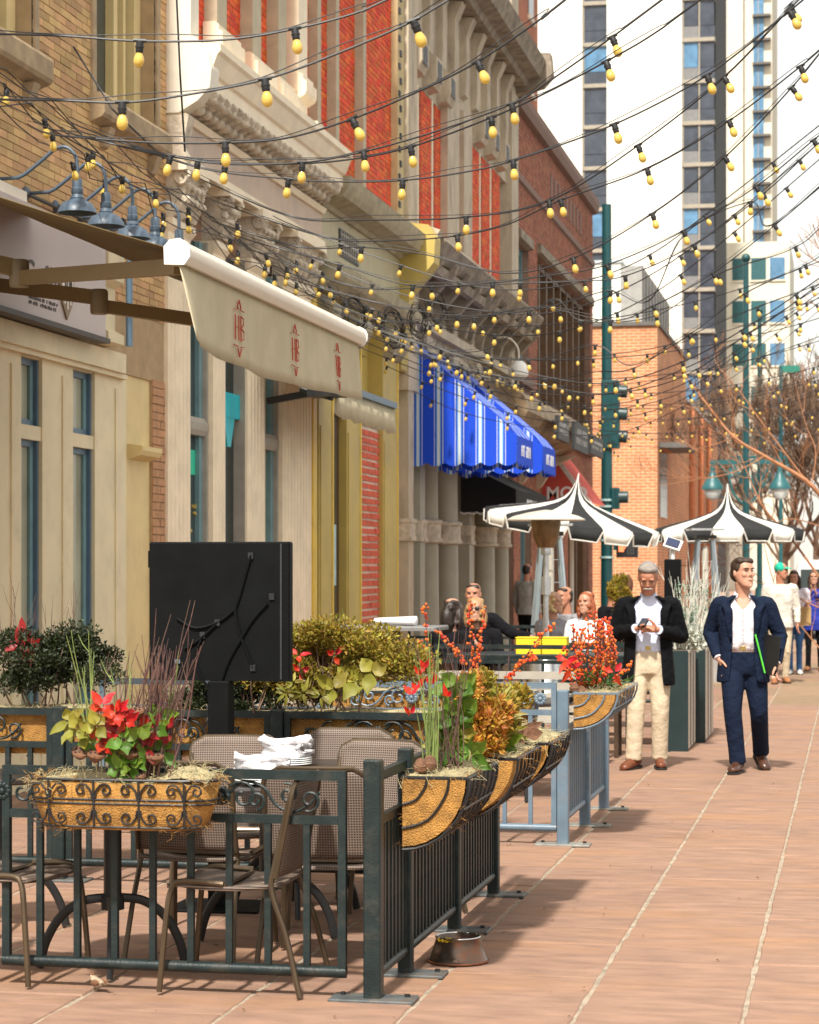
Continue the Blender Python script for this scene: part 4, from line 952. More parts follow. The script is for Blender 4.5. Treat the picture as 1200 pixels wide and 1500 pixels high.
# white globe lamp on the stone facade
gp = PX(760, 541, FX+.55); gl = thing('globe_lamp', 'white frosted bell lamp on curved bracket under stone cornice', 'lamp', gp, world=True)
MB().lathe([(.0,.16),(.05,.16),(.12,.1),(.17,0),(.17,-.1),(.1,-.18),(.0,-.19)], 16, gp).build('lamp_shade', mat('frosted_white', (.85,.84,.8), .3, var=.02), gl, True)
MB().tube(cat([gp+Vector((0,0,.15)), gp+Vector((-.02,0,.38)), gp+Vector((-.2,-.05,.55)), gp+Vector((-.55,-.1,.5))], 5), .016, 8).build('arm', m_alu, gl, True)
# ================================================================== fences
m_dgrn = mat('dark_green_iron', (.012,.021,.022), .4, var=.25, scale=12, bump=.2, bscale=120, dirt=(.10,.08,.06,.35), dscale=9)
m_bgry = mat('blue_grey_iron', (.115,.17,.225), .4, var=.12, scale=10, bump=.12, bscale=120, dirt=(.25,.24,.22,.4), dscale=8)
def spiral(c, r0, turns, a0, sgn=1, n=16, shrink=.22):
    return [Vector((c[0]+math.cos(a0+sgn*turns*2*math.pi*k/n)*r0*(1-(1-shrink)*k/n), 0, c[1]+math.sin(a0+sgn*turns*2*math.pi*k/n)*r0*(1-(1-shrink)*k/n))) for k in range(n+1)]
def fence_panel(label, p, rz, L, m_, n, group, scrolls=True, ros=None, hgt=.885, mid=.705, low=.105, bw=.026):
    # runs from the origin along local +x
    t = thing('railing', label, 'railing', p, rz, group)
    MB().box(0, L, -.016, .016, hgt-.022, hgt+.016).build('top_rail', m_, t); MB().box(.033, L-.033, -.015, .015, mid-.016, mid+.018).build('middle_rail', m_, t)
    MB().tube([(.0, 0, low), (L, 0, low)], .023, 10).build('bottom_rail', m_, t, True)
    for x in (.016, L-.016): MB().box(x-.016, x+.016, -.0155, .0155, low+.01, hgt-.0225).build('stile', m_, t)
    bar = None
    for k in range(n):
        x = L*(k+1)/(n+1)
        if bar is None: bar = MB().box(-bw/2, bw/2, -bw/2, bw/2, low+.012, mid-.0165).build('bar', m_, t); bar.location = (x, 0, 0)
        else: b = bar.copy(); COL.objects.link(b); b.parent = t; b.location = (x, 0, 0)
    if scrolls:
        ros = ros if ros is not None else [L/2]; zc = (hgt+mid)/2; h = (hgt-mid)/2-.026
        for x0 in ros:
            q = MB()
            for k in range(10):
                a = 2*math.pi*k/10; q.sph((x0+math.cos(a)*.026, -.012, zc+math.sin(a)*.026), (.014, .010, .014), 8, 5)
            q.sph((x0, -.016, zc), (.016, .012, .016), 8, 6); stuff(q.build('rosette', m_, t, True))
            for sg_ in (-1, 1):
                for (dx, dz, r, a0, tn, dr) in ((.085, .0, h*.98, 2.5, 1.15, -1), (.14, -.018, h*.62, -1.4, 1.3, 1), (.27, .012, h*.7, 1.9, 1.2, -1), (.36, -.012, h*.72, -1.9, 1.25, 1)):
                    x = x0+sg_*dx
                    if not .05 < x < L-.05: continue
                    sp = spiral((0, 0), r, tn, a0, dr); pts = [Vector((x+sg_*v.x, -.004, zc+dz+v.z)) for v in sp]
                    MB().tube(pts, .0068, 6).build('scroll', m_, t, True)
                if .05 < x0+sg_*.42 < L-.02 or True:
                    pts = [Vector((x0+sg_*x_, .004, zc+z_)) for x_, z_ in ((.03, .01), (.09, h*.9), (.17, h*.55), (.22, -h*.5), (.29, -h*.95), (.36, -h*.4), (.40, h*.3)) if .03 < x0+sg_*x_ < L-.03]
                    if len(pts) > 3: MB().tube(cat(pts, 5), .0068, 6).build('scroll', m_, t, True)
    return t
def post(label, p, m_, group, h=.95, w=.07, plate=True, rz=0):
    t = thing('fence_post', label, 'post', (p[0], p[1], 0), rz, group)
    MB().bbox(-w/2, w/2, -w/2, w/2, .012, h, .006).build('shaft', m_, t)
    if plate:
        MB().bbox(-.17, .17, -.075, .075, .001, .0115, .004).build('base_plate', mat('worn_plate_'+m_.name, (.075,.085,.088) if m_ is m_dgrn else (.22,.22,.2), .55, var=.3, scale=14, bump=.3, dirt=(.2,.13,.08,.5), dscale=10), t)
        for sx in (-.13, .13): MB().lathe([(0,.0116),(.012,.0116),(.012,.022),(.0,.024)], 6, (sx, .03, 0)).build('bolt', m_black, t)
    return t
YF = 8.42; XF = -1.855
gf = 'dark green railings of the near patio'
# near front run, left of the corner post, and two panels carrying on out of frame
fence_panel('dark green scrollwork railing panel between corner post and flower basket table', (XF-1.50-.05, YF, 0), 0, 1.44, m_dgrn, 8, gf, ros=[.93, .0, -.9])
fence_panel('dark green scrollwork railing panel behind the coco basket, far end from corner post', (XF-3.02, YF, 0), 0, 1.44, m_dgrn, 8, gf)
post('dark green square corner post of the near patio railing', (XF, YF), m_dgrn, None)
q = MB()
for z in (.105, .70): q.cbox((XF-.045, YF, z), (.03, .02, .03)); 
pst = [8.98, 10.12, 11.26]
for i, y in enumerate(pst):
    post(['dark green railing post by steel dog bowl', 'dark green railing post between two coco planters', 'dark green end post of near side railing'][i], (XF+.015, y), m_dgrn, None, w=.06)
fence_panel('short dark green side railing next to corner post', (XF+.01, YF+.045, 0), R(90), .49, m_dgrn, 6, gf, scrolls=False)
fence_panel('dark green side railing panel behind steel dog bowl', (XF+.01, pst[0]+.035, 0), R(90), pst[1]-pst[0]-.07, m_dgrn, 13, gf, scrolls=False)
fence_panel('dark green side railing panel ending at the open passage', (XF+.01, pst[1]+.035, 0), R(90), pst[2]-pst[1]-.07, m_dgrn, 13, gf, scrolls=False)
# back run of the near patio
YB = 11.32
xs = [XF-.06, -3.02, -4.25, -5.5]
for i in range(3):
    fence_panel(['dark back railing panel beneath golden shrub', 'dark back railing panel behind the black screen', 'dark back railing panel beneath dark boxwood'][i], (xs[i+1]+.04, YB, 0), 0, xs[i]-xs[i+1]-.08, m_dgrn, 8, gf, hgt=.925, mid=.74)
    post(['dark back railing post beside black screen stand', 'dark back railing post near boxwood planter', 'dark back railing post by the cream shopfront'][i], (xs[i+1], YB), m_dgrn, None)
# blue-grey railing of the next patio
gb = 'blue grey railings of the next patio'
q0 = G(825, 1238); q1 = G(878, 1185); XG = q0.x; YG0, YG1 = q0.y, q1.y
post('blue grey corner post beside orange berry planter', (XG, YG0), m_bgry, None, h=.955)
post('blue grey middle post under orange berry planter', (XG+.01, (YG0+YG1)/2), m_bgry, None)
post('blue grey end post next to standing man in khaki trousers', (XG+.02, YG1), m_bgry, None)
fence_panel('blue grey scrollwork railing panel meeting corner post', (XG-1.5, YG0, 0), 0, 1.46, m_bgry, 8, gb, ros=[.55, 1.36], hgt=.985, mid=.815)
fence_panel('blue grey scrollwork railing panel behind golden foliage', (XG-3.0, YG0, 0), 0, 1.46, m_bgry, 8, gb, hgt=.985, mid=.815)
fence_panel('blue grey side railing nearer corner post', (XG, YG0+.04, 0), R(90), (YG1-YG0)/2-.08, m_bgry, 9, gb, scrolls=False, low=.16)
fence_panel('blue grey side railing nearer end post', (XG+.01, (YG0+YG1)/2+.04, 0), R(90), (YG1-YG0)/2-.08, m_bgry, 9, gb, scrolls=False, low=.16)
# rails of the patios farther on
for i, (yy, x0, L) in enumerate(((19.6, -5.4, 1.6), (19.6, -3.75, 1.6), (26.5, -5.4, 1.7), (26.5, -3.6, 1.6))):
    fence_panel(['dark railing in front of woman with sunglasses', 'dark railing in front of the yellow boxes', 'distant dark railing near the heater', 'distant dark railing behind the curly blonde woman'][i], (x0, yy, 0), 0, L, m_dgrn, 7, 'dark railings of the far patios', hgt=1.0, mid=.86, scrolls=False)
m_dgrn.node_tree.nodes['Principled BSDF'].inputs['Specular IOR Level'].default_value = .3
# ================================================================== planters
m_coco = mat('coco_fibre', (.47,.235,.055), .95, var=.3, scale=18, bump=1.0, bscale=150, dirt=(.22,.10,.03,.7), dscale=6, bdist=.006)
m_moss = mat('dry_moss', (.40,.34,.19), .95, var=.3, scale=20, bump=1, bscale=120)
def fuzz(mb, pts, n, L, rg, r=.0012):
    for k in range(n):
        p = Vector(rg.choice(pts))+Vector((rg.gauss(0,.012), rg.gauss(0,.012), rg.gauss(0,.008))); d = Vector((rg.gauss(0,1), rg.gauss(0,1), rg.gauss(.2,.6))).normalized()
        mb.tube([p, p+d*L*.5+Vector((0,0,rg.gauss(0,.006))), p+d*L+Vector((rg.gauss(0,.01), rg.gauss(0,.01), -.006))], r, 3)
def moss(par, x0, x1, y0, y1, z, n, rg, mound=()):
    q = MB(); nx, ny = 14, 6; grid = []
    for i in range(nx+1):
        row = []
        for j in range(ny+1):
            x = x0+(x1-x0)*i/nx; y = y0+(y1-y0)*j/ny; e = math.sin(math.pi*i/nx)*math.sin(math.pi*j/ny)
            zz = z+.02*e+rg.uniform(-.006, .006)+sum(hh*math.exp(-((x-mx)**2+(y-my)**2)/(rr*rr)) for mx, my, hh, rr in mound)
            row.append((x, y, zz))
        grid.append(row)
    q.loft(grid, closed=False, caps=False); o = q.build('moss', m_moss, par, True)
    f = MB(); pts = [p for r_ in grid for p in r_]; fuzz(f, pts, n, .05, rg); stuff(f.build('moss_strands', m_moss, par))
def hayrack(label, p, rz, L, D=.25, Hh=.27, m_wire=None, seed=1, mound=(), group=None, ribs=6, sheet=False):
    # trough: flat back at local y=0, bulging to local y=-D, top at z=0; runs from x=0 to L
    t = thing('hayrack_planter', label, 'planter', p, rz, group); rg = random.Random(seed); m_wire = m_wire or m_black
    prof = [(-D*math.sin(a)*1.0 if a < math.pi/2 else -D, -Hh*math.cos(a)) for a in [math.pi/2*k/8 for k in range(9)]]   # from bottom-back to top-front
    def ring(x, s=.97): return [(x, 0, 0)]+[(x, y*s, z*s) for y, z in [(0, -Hh)]+prof[1:]]
    q = MB(); n = 14; rings = []
    for k in range(n+1):
        s = .96+rg.uniform(-.015, .015); rings.append(ring(L*k/n, s))
    q.loft(rings); q.build('liner', m_coco, t, 30)
    fz = MB(); pts = [(L*rg.random(), y*1.0, z*1.0) for y, z in prof for _ in range(12)]+[(0, y*rg.random(), z*rg.random()) for y, z in prof for _ in range(4)]; fuzz(fz, pts, 260, .03, rg, .0008); stuff(fz.build('fibres', m_coco, t))
    fr = MB(); fr.tube([(0,0,0),(0,-D,0),(L,-D,0),(L,0,0)], .008, 6, loop=True); fr.build('rim', m_wire, t, True)
    for k in range(ribs+1):
        x = L*k/ribs; MB().tube([(x, y*1.02, z*1.02) for y, z in [(0, -Hh)]+prof[1:]], .0065, 6).build('rib', m_wire, t, True)
    for f_ in (.38, .72):
        for xx in (-.004, L+.004): MB().tube(cat([(xx, 0, -Hh*f_), (xx, -D*f_*.55, -Hh*f_*.82), (xx, -D*f_*.92, -Hh*f_*.35), (xx, -D*f_, 0)], 4), .006, 6).build('end_wire', m_wire, t, True)
    for f_ in (.35, .72):
        a = math.pi/2*f_; MB().tube([(0, -D*math.sin(a)*1.03, -Hh*math.cos(a)*1.03), (L, -D*math.sin(a)*1.03, -Hh*math.cos(a)*1.03)], .005, 5).build('long_wire', m_wire, t, True)
    if sheet:
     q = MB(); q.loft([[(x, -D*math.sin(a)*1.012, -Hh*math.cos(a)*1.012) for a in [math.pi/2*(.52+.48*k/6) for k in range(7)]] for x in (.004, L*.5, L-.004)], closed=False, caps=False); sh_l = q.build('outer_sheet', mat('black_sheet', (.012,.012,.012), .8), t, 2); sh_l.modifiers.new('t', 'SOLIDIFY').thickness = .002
    moss(t, .01, L-.01, -D*.95, -.01, .0, 260, rg, mound)
    return t
gp_ = 'coco lined hayrack planters on the side railing'
HR = [(8.74, .74), (9.68, .70), (10.56, .68)]
for i, (y, L) in enumerate(HR):
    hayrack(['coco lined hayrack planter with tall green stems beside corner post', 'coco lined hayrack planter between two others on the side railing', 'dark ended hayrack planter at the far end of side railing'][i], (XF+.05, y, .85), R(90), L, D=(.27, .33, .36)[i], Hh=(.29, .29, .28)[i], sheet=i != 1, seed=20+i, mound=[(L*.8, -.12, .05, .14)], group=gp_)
# planters on the back railing
PB = [(-4.95, 1.5), (-3.3, 1.32)]
for i, (x, L) in enumerate(PB):
    t_ = hayrack(['shaded coco hayrack planter under dark boxwood', 'coco hayrack planter under the golden shrub behind the tables'][i], (x+L, YB+.03, .93), R(180), L, D=.26, Hh=.25, seed=30+i)
# planter on the blue-grey railing
hayrack('coco hayrack planter with fir and orange berries on blue grey railing', (XG+.05, YG0+.12, .93), R(90), 1.25, D=.27, Hh=.22, seed=40, m_wire=m_bgry)
hayrack('coco hayrack planter hung behind blue grey scrollwork railing', (-1.95, YG0+.03, .93), R(180), 1.3, D=.26, Hh=.24, seed=41, m_wire=m_bgry)
# front basket with scrollwork
bx0, bx1, bY0, bY1, bz0, bz1 = -3.22, -2.43, 8.14, 8.38, .69, .875
bk = thing('window_basket', 'coco lined basket with black scroll wirework on front railing', 'planter', (bx0, bY0, bz0), world=True); rg = random.Random(8)
def oval(z, s): 
    cx, cy = (bx0+bx1)/2, (bY0+bY1)/2; a, b = (bx1-bx0)/2*s, (bY1-bY0)/2*(s*.6+.4); pts = []
    for k in range(40):
        th = 2*math.pi*k/40; c_, s_ = math.cos(th), math.sin(th); e = .45
        pts.append((cx+a*math.copysign(abs(c_)**e, c_), cy+b*math.copysign(abs(s_)**.7, s_), z))
    return pts
q = MB(); q.loft([oval(bz0-.012, .72), oval(bz0, .84), oval((bz0+bz1)/2, .93), oval(bz1-.012, .965)]); q.build('liner', m_coco, bk, 2)
fz = MB(); fuzz(fz, oval(bz0-.01, .8)+oval(bz0, .86)+oval((bz0+bz1)/2, .95)+oval(bz1, .97)*2, 420, .035, rg, .0009); stuff(fz.build('fibres', m_coco, bk))
MB().tube(oval(bz1, 1.0), .006, 6, loop=True).build('rim', m_black, bk, True)
for zz, s in ((bz0+.092, .955), (bz0+.108, .96), (bz0, .87)): MB().tube(oval(zz, s), .0042, 5, loop=True).build('hoop', m_black, bk, True)
cx = (bx0+bx1)/2
for k in range(4):
    x = cx+(k-1.5)*.185; w0 = lambda z: (bY0+.012 if z < .05 else bY0-.003)
    def fy(z): s = .87+(1-.87)*(z/(bz1-bz0)); return (bY0+bY1)/2-(bY1-bY0)/2*(s*.6+.4)-.004
    MB().tube([(x, fy(0), bz0), (x, fy(.09), bz0+.09), (x, fy(.185), bz1)], .005, 5).build('stay', m_black, bk, True)
    for sg_ in (-1, 1):
        for up in (0, 1):
            zc = .115 if up else .068; dirz = 1 if up else -1
            pts = [Vector((x+sg_*.006, 0, zc)), Vector((x+sg_*.012, 0, zc+dirz*.03)), Vector((x+sg_*.03, 0, zc+dirz*.052))]
            pts += [Vector((x+sg_*.05, 0, zc+dirz*.03))+Vector((sg_*math.sin(a)*.024*(1-a/9), 0, dirz*math.cos(a)*.024*(1-a/9))) for a in [j*.6 for j in range(12)]]
            MB().tube([(p.x, fy(p.z)-.001, bz0+p.z) for p in pts], .0042, 5).build('scroll', m_black, bk, True)
moss(bk, bx0+.03, bx1-.03, bY0+.02, bY1-.02, bz1-.012, 520, rg, [(bx1-.12, (bY0+bY1)/2, .06, .1), (bx0+.2, (bY0+bY1)/2, .015, .1)])
# ================================================================== plants
m_twig = mat('purple_brown_twig', (.11,.055,.045), .8, var=.3, scale=20, island=.3, hue=.02)
m_gtwig = mat('green_stem', (.20,.26,.07), .7, var=.25, island=.3, hue=.02)
m_leafg = mat('apple_green_leaf', (.12,.21,.02), .5, var=.25, scale=12, island=.35, hue=.025, trans=.35, bump=.1)
m_leafy = mat('yellow_green_leaf', (.25,.22,.03), .5, var=.25, scale=12, island=.3, hue=.02, trans=.3, bump=.1)
m_leafd = mat('dark_box_leaf', (.020,.030,.007), .5, var=.25, island=.5, hue=.02, trans=.15, bump=0)
m_leafm = mat('golden_green_leaf', (.27,.20,.022), .55, var=.25, island=.5, hue=.035, trans=.3, bump=0)
m_leafo = mat('orange_gold_leaf', (.42,.20,.025), .55, var=.25, island=.45, hue=.035, trans=.3, bump=0)
m_redl = mat('scarlet_leaf', (.55,.022,.012), .5, var=.25, scale=15, island=.25, hue=.01, trans=.35, bump=.1)
m_dred = mat('deep_red_leaf', (.25,.01,.012), .5, var=.25, island=.25, trans=.25, bump=.1)
m_pod = mat('brown_lotus_pod', (.16,.075,.04), .85, var=.3, scale=30, bump=.8, bscale=100)
m_berry = mat('orange_berry', (.62,.09,.012), .35, var=.2, island=.35, hue=.02, bump=0)
m_fir = mat('fir_green', (.045,.15,.02), .6, var=.2, island=.4, hue=.02, trans=.2, bump=0)
m_wtwig = mat('flocked_white_twig', (.66,.66,.58), .9, var=.15, island=.2)
def twigs(mb, base, n, h, spread, rg, lean=(0, 0), r=.0035, fork=2, bs=(.06, .04)):
    for k in range(n):
        b = Vector(base)+Vector((rg.gauss(0, bs[0]), rg.gauss(0, bs[1]), 0)); L = h*rg.uniform(.55, 1.05)
        d = Vector((lean[0]+rg.gauss(0, spread), lean[1]+rg.gauss(0, spread*.7), 1)).normalized()
        pts = [b]; m = 6
        for j in range(m): d = (d+Vector((rg.gauss(0, .07), rg.gauss(0, .07), .05))).normalized(); pts.append(pts[-1]+d*L/m)
        mb.tube(pts, [r*(1-.75*j/m) for j in range(m+1)], 4)
        for f_ in range(rg.randint(0, fork)):
            i = rg.randint(2, m-1); dd = (d+Vector((rg.gauss(0, .4), rg.gauss(0, .3), .1))).normalized(); l2 = L*rg.uniform(.15, .35)
            mb.tube([pts[i], pts[i]+dd*l2*.5, pts[i]+(dd+Vector((0, 0, .2))).normalized()*l2], [r*.6, r*.45, r*.2], 3)
    return mb
def cloud(mb, c, rad, n, size, rg, flat=.0, lumps=9, up=.3):
    # leaves clustered on lumps through the crown volume
    c = Vector(c); cs = []
    for k in range(lumps):
        v = Vector((rg.gauss(0, 1), rg.gauss(0, 1), rg.gauss(0, 1))).normalized()*rg.uniform(.35, .95); cs.append((c+Vector((v.x*rad[0], v.y*rad[1], v.z*rad[2])), rg.uniform(.22, .42)))
    for k in range(n):
        lc, lr = rg.choice(cs); v = Vector((rg.gauss(0, 1), rg.gauss(0, 1), rg.gauss(0, 1))).normalized()*(rg.random()**.4)*lr
        p = lc+Vector((v.x*rad[0], v.y*rad[1], v.z*rad[2]))*1.0
        d = (v+Vector((rg.gauss(0, .35), rg.gauss(0, .35), up+rg.gauss(0, .3)))).normalized()
        s = size*rg.uniform(.6, 1.3); mb.leaf(p, d, Vector((rg.gauss(0, 1), rg.gauss(0, 1), rg.gauss(.6, 1))), s, s*.5)
    return mb
def shrub(label, c, rad, n, size, m_, seed, lumps=12, name='shrub', cat_='shrub', zb=None, n2=None, m2=None):
    rg = random.Random(seed); t = thing(name, label, cat_, (c[0], c[1], zb if zb is not None else c[2]-rad[2]), world=True)
    cloud(MB(), c, rad, n, size, rg, lumps=lumps).build('crown', m_, t, fix=False)
    if m2: cloud(MB(), c, rad, n2, size, rg, lumps=lumps).build('crown', m2, t, fix=False)
    q = MB(); twigs(q, (c[0], c[1], (zb if zb is not None else c[2]-rad[2])), 14, rad[2]*1.7, .35, rg, r=.006, bs=(rad[0]*.3, rad[1]*.3)); q.build('stem', m_bark, t)
    return t
def bigleaf(mb, p, d, n, L, W, rg, lobes=0):
    # a broad leaf of 8 faces, cupped; with lobes: pointed lobes like a poinsettia or maple
    p = Vector(p); d = Vector(d).normalized(); sd = d.cross(Vector(n)).normalized(); nn = sd.cross(d); 
    cu = rg.uniform(-.1, .55); prof = [(0, 0), (.15, .28), (.35, .5), (.55, .46), (.75, .3), (1, 0)]
    Lp = [p+d*L*a+sd*W*b+nn*(.22*W*math.sin(b*6)+rg.gauss(0, .05)*W-cu*L*a*a) for a, b in prof]; Rp = [p+d*L*a-sd*W*b+nn*(.22*W*math.sin(b*6)+rg.gauss(0, .05)*W-cu*L*a*a) for a, b in prof[1:-1]]; Md = [p+d*L*a-nn*(.10*W+cu*L*a*a) for a, b in prof[1:-1]]
    v = Lp+Rp+Md; n1 = 6; f = [(0, 1, 10), (0, 10, 6)]
    for k in range(3): f += [(k+1, k+2, 10+k+1, 10+k), (6+k, 10+k, 10+k+1, 6+k+1)]
    f += [(4, 5, 13), (5, 9, 13)]
    mb.add(v, f)
# --- arrangement in the front basket
rg = random.Random(21); zc = bz1-.01; yc_ = (bY0+bY1)/2
def bp_(px, py, t=8.62): return P(px, py, t)
ar = thing('dried_arrangement', 'red leaf, lotus pod and bare twig arrangement in scrollwork basket', 'plant', bp_(185, 1135), world=True)
b0 = bp_(205, 1135); b0.z = zc
q = MB(); twigs(q, b0, 62, .54, .08, rg, lean=(.14, .03), r=.0040, bs=(.065, .03)); twigs(q, b0+Vector((.04, 0, 0)), 22, .70, .05, rg, lean=(.2, .02), r=.0042, bs=(.03, .02)); q.build('twig_bundle', m_twig, ar)
q = MB(); twigs(q, bp_(135, 1110), 9, .5, .05, rg, lean=(-.16, 0), r=.0036, fork=1, bs=(.012, .01)); twigs(q, bp_(235, 1110), 4, .48, .04, rg, lean=(.2, 0), r=.003, fork=2, bs=(.02, .01)); twigs(q, bp_(180, 1120), 4, .46, .04, rg, lean=(-.02, 0), r=.003, bs=(.02, .01)); q.build('green_stems', m_gtwig, ar)
def leaves(name, m_, spots, L, W, n=5, par=ar, t=8.56, sp=1.0, up=.2):
    for (px_, py_) in spots:
        q = MB(); c = P(px_, py_, t+rg.uniform(-.05, .05))
        for k in range(n):
            a = 2*math.pi*k/n+rg.random(); d = Vector((math.cos(a)*sp, -.35+rg.gauss(0, .3), math.sin(a)*sp+up)); bigleaf(q, c+d.normalized()*.008, d, Vector((rg.gauss(0, .4), -1, rg.gauss(.3, .3))), L*rg.uniform(.7, 1.15), W*rg.uniform(.8, 1.1), rg)
        q.build(name, m_, par, 2, fix=False)
leaves('red_leaves', m_redl, [(150, 1035), (172, 1045), (178, 1068), (152, 1085), (218, 1068), (160, 1050), (185, 1055)], .065, .042, 5)
leaves('dark_red_leaves', m_dred, [(244, 1072), (215, 1095), (165, 1075), (180, 1050)], .06, .04, 4)
leaves('yellow_leaves', m_leafy, [(103, 1058), (110, 1070), (140, 1065), (125, 1075)], .07, .05, 4)
leaves('green_leaves', m_leafg, [(182, 1085), (205, 1085), (172, 1112), (178, 1128), (235, 1050), (240, 1100), (128, 1085), (190, 1120), (205, 1110), (230, 1065)], .07, .052, 4)
for (px_, py_, r_) in ((118, 1102, .036), (141, 1104, .042), (200, 1042, .036), (145, 1050, .03), (210, 1074, .038), (192, 1102, .036), (226, 1108, .04), (206, 1138, .022)):
    c = bp_(px_, py_, 8.55); tl = Matrix.Translation(c) @ Euler((rg.uniform(.1, .5), rg.uniform(-.35, .35), 0)).to_matrix().to_4x4()
    q = MB(); q.lathe([(.004,-r_*1.0),(r_*.35,-r_*.8),(r_*.8,-.012),(r_*1.02,0),(r_*.97,.007),(r_*.6,.01),(.002,.011)], 12, M=tl); pd = q.build('lotus_pod', m_pod, ar, True)
    q = MB()
    for k in range(9): a = k*2.4; rr = r_*.27*math.sqrt(k); q.sph((rr*math.cos(a), rr*math.sin(a), .011), .0045, 6, 4, M=tl)
    stuff(q.build('pod_seeds', m_black, pd))
    MB().tube([c+Vector((0, 0, -r_)), Vector((c.x+rg.gauss(0, .01), c.y+.03, zc))], .003, 5).build('pod_stem', m_moss, pd)
# --- shrubs on the back railing
shrub('dark clipped boxwood in the back planter before the cream shopfront', P(75, 968, 12.1)+Vector((0, 0, 0)), (.40, .22, .20), 16000, .026, m_leafd, 31, 34, 'boxwood_shrub', zb=.93)
shrub('dark small boxwood below and left of black screen', P(262, 1030, 11.95), (.16, .15, .17), 4500, .024, m_leafd, 32, 8, 'boxwood_shrub', zb=.9)
shrub('dark boxwood right of the black screen post', P(385, 1010, 11.85), (.2, .16, .16), 5000, .024, m_leafd, 33, 9, 'boxwood_shrub', zb=.93)
shrub('golden green shrub in back planter beside the black screen', P(478, 966, 11.8), (.52, .22, .22), 19000, .028, m_leafm, 34, 36, 'golden_shrub', zb=.93)
ar2 = thing('mixed_arrangement', 'red and yellow leaf arrangement with twigs in the back planter', 'plant', P(480, 1035, 11.75), world=True)
q = MB(); twigs(q, P(475, 1030, 11.78), 16, .5, .06, rg, r=.0035, bs=(.05, .02)); q.build('twig_bundle', m_twig, ar2)
q = MB(); twigs(q, P(515, 1030, 11.75), 8, .5, .1, rg, r=.0035, bs=(.03, .02)); q.build('green_stems', m_gtwig, ar2)
leaves('red_leaves', m_redl, [(440, 985), (437, 960), (490, 960)], .06, .035, 3, ar2, 11.65)
leaves('yellow_leaves', m_leafy, [(530, 990), (545, 985), (490, 1010), (520, 1000)], .12, .085, 3, ar2, 11.62)
leaves('variegated_leaves', m_leafy, [(430, 1000), (445, 1015), (470, 1020), (420, 1015)], .07, .022, 8, ar2, 11.65)
ar3 = thing('shaded_arrangement', 'dark red leaves and bare twigs in boxwood planter', 'plant', P(30, 1020, 11.5), world=True)
q = MB(); twigs(q, P(20, 1010, 12.2), 16, .62, .12, rg, r=.003, bs=(.08, .03)); twigs(q, P(95, 1000, 12.15), 14, .55, .1, rg, r=.0025, bs=(.06, .03)); q.build('twig_bundle', m_twig, ar3)
leaves('dark_red_leaves', m_dred, [(35, 930), (28, 945), (60, 965), (48, 950)], .09, .04, 4, ar3, 12.05)
# --- arrangement in the near hayrack
ar4 = thing('stem_arrangement', 'tall green stems and glossy leaves with red tips in nearest hayrack', 'plant', (XF+.18, 9.0, .85), world=True)
q = MB(); twigs(q, P(632, 1125, 9.05), 26, .55, .07, rg, r=.003, fork=0, bs=(.015, .02)); q.build('green_stems', m_gtwig, ar4)
q = MB(); twigs(q, P(655, 1125, 9.15), 22, .62, .1, rg, r=.0022, fork=1, bs=(.03, .03)); q.build('twig_bundle', m_twig, ar4)
leaves('green_leaves', m_leafg, [(668, 1005), (672, 1020), (660, 1045), (672, 1060), (655, 1080), (668, 1095), (650, 1100), (690, 1105), (680, 1045)], .10, .075, 4, ar4, 9.25)
leaves('yellow_leaves', m_leafy, [(662, 1065), (650, 1090), (676, 1080), (665, 1110)], .09, .07, 4, ar4, 9.3)
leaves('red_leaves', m_redl, [(603, 1020), (611, 1012), (632, 1005), (602, 1048), (656, 1022), (622, 980), (617, 990)], .05, .022, 3, ar4, 9.1, sp=.5, up=.8)
for (px_, py_) in ((617, 1122), (630, 1118)):
    MB().lathe([(.0,-.035),(.03,-.02),(.034,0),(.02,.025),(0,.035)], 10, P(px_, py_, 9.0)).build('pine_cone', m_pod, ar4)
ar5 = thing('golden_arrangement', 'orange and yellow autumn foliage in the middle hayrack', 'plant', (XF+.18, 9.95, .85), world=True)
cloud(MB(), P(703, 1065, 9.9), (.13, .26, .17), 4200, .034, rg, lumps=22).build('orange_foliage', m_leafo, ar5, fix=False)
cloud(MB(), P(722, 1040, 10.2), (.14, .30, .18), 4200, .034, rg, lumps=22).build('golden_foliage', m_leafm, ar5, fix=False)
cloud(MB(), P(738, 1040, 10.75), (.13, .26, .17), 3600, .034, rg, lumps=20).build('golden_foliage', m_leafm, ar5, fix=False)
cloud(MB(), P(690, 1020, 9.95), (.10, .2, .13), 1800, .032, rg, lumps=14).build('orange_foliage', m_leafo, ar5, fix=False)
leaves('variegated_leaves', m_leafy, [(730, 1030), (742, 1050), (722, 1060), (748, 1070), (735, 1085), (715, 1030)], .08, .026, 9, ar5, 10.1)
leaves('green_leaves', m_leafg, [(740, 1090), (728, 1108)], .1, .06, 4, ar5, 10.1)
q = MB(); twigs(q, P(700, 1110, 10.0), 20, .55, .12, rg, r=.0028, bs=(.04, .1)); q.build('twig_bundle', m_twig, ar5)
leaves('dried_leaf', m_pod, [(758, 1078), (768, 1080)], .12, .06, 3, ar5, 10.6)
def berry_spray(par, pts, t, rb=.012, n=26):
    c = cat([P(a, b, t) for a, b in pts], 8); q = MB(); q.tube(c, .003, 4); q.build('berry_stem', m_twig, par)
    q = MB()
    for k in range(n):
        p = c[min(len(c)-1, int(len(c)*(.12+.88*k/n)))]; q.sph(p+Vector((rg.gauss(0, .011), rg.gauss(0, .011), rg.gauss(0, .008))), rb*rg.uniform(.7, 1.2), 7, 5)
    stuff(q.build('berries', m_berry, par, True))
ar6 = thing('berry_branches', 'curving orange berry branches rising behind golden foliage', 'plant', (-2.4, 13.5, .93), world=True)
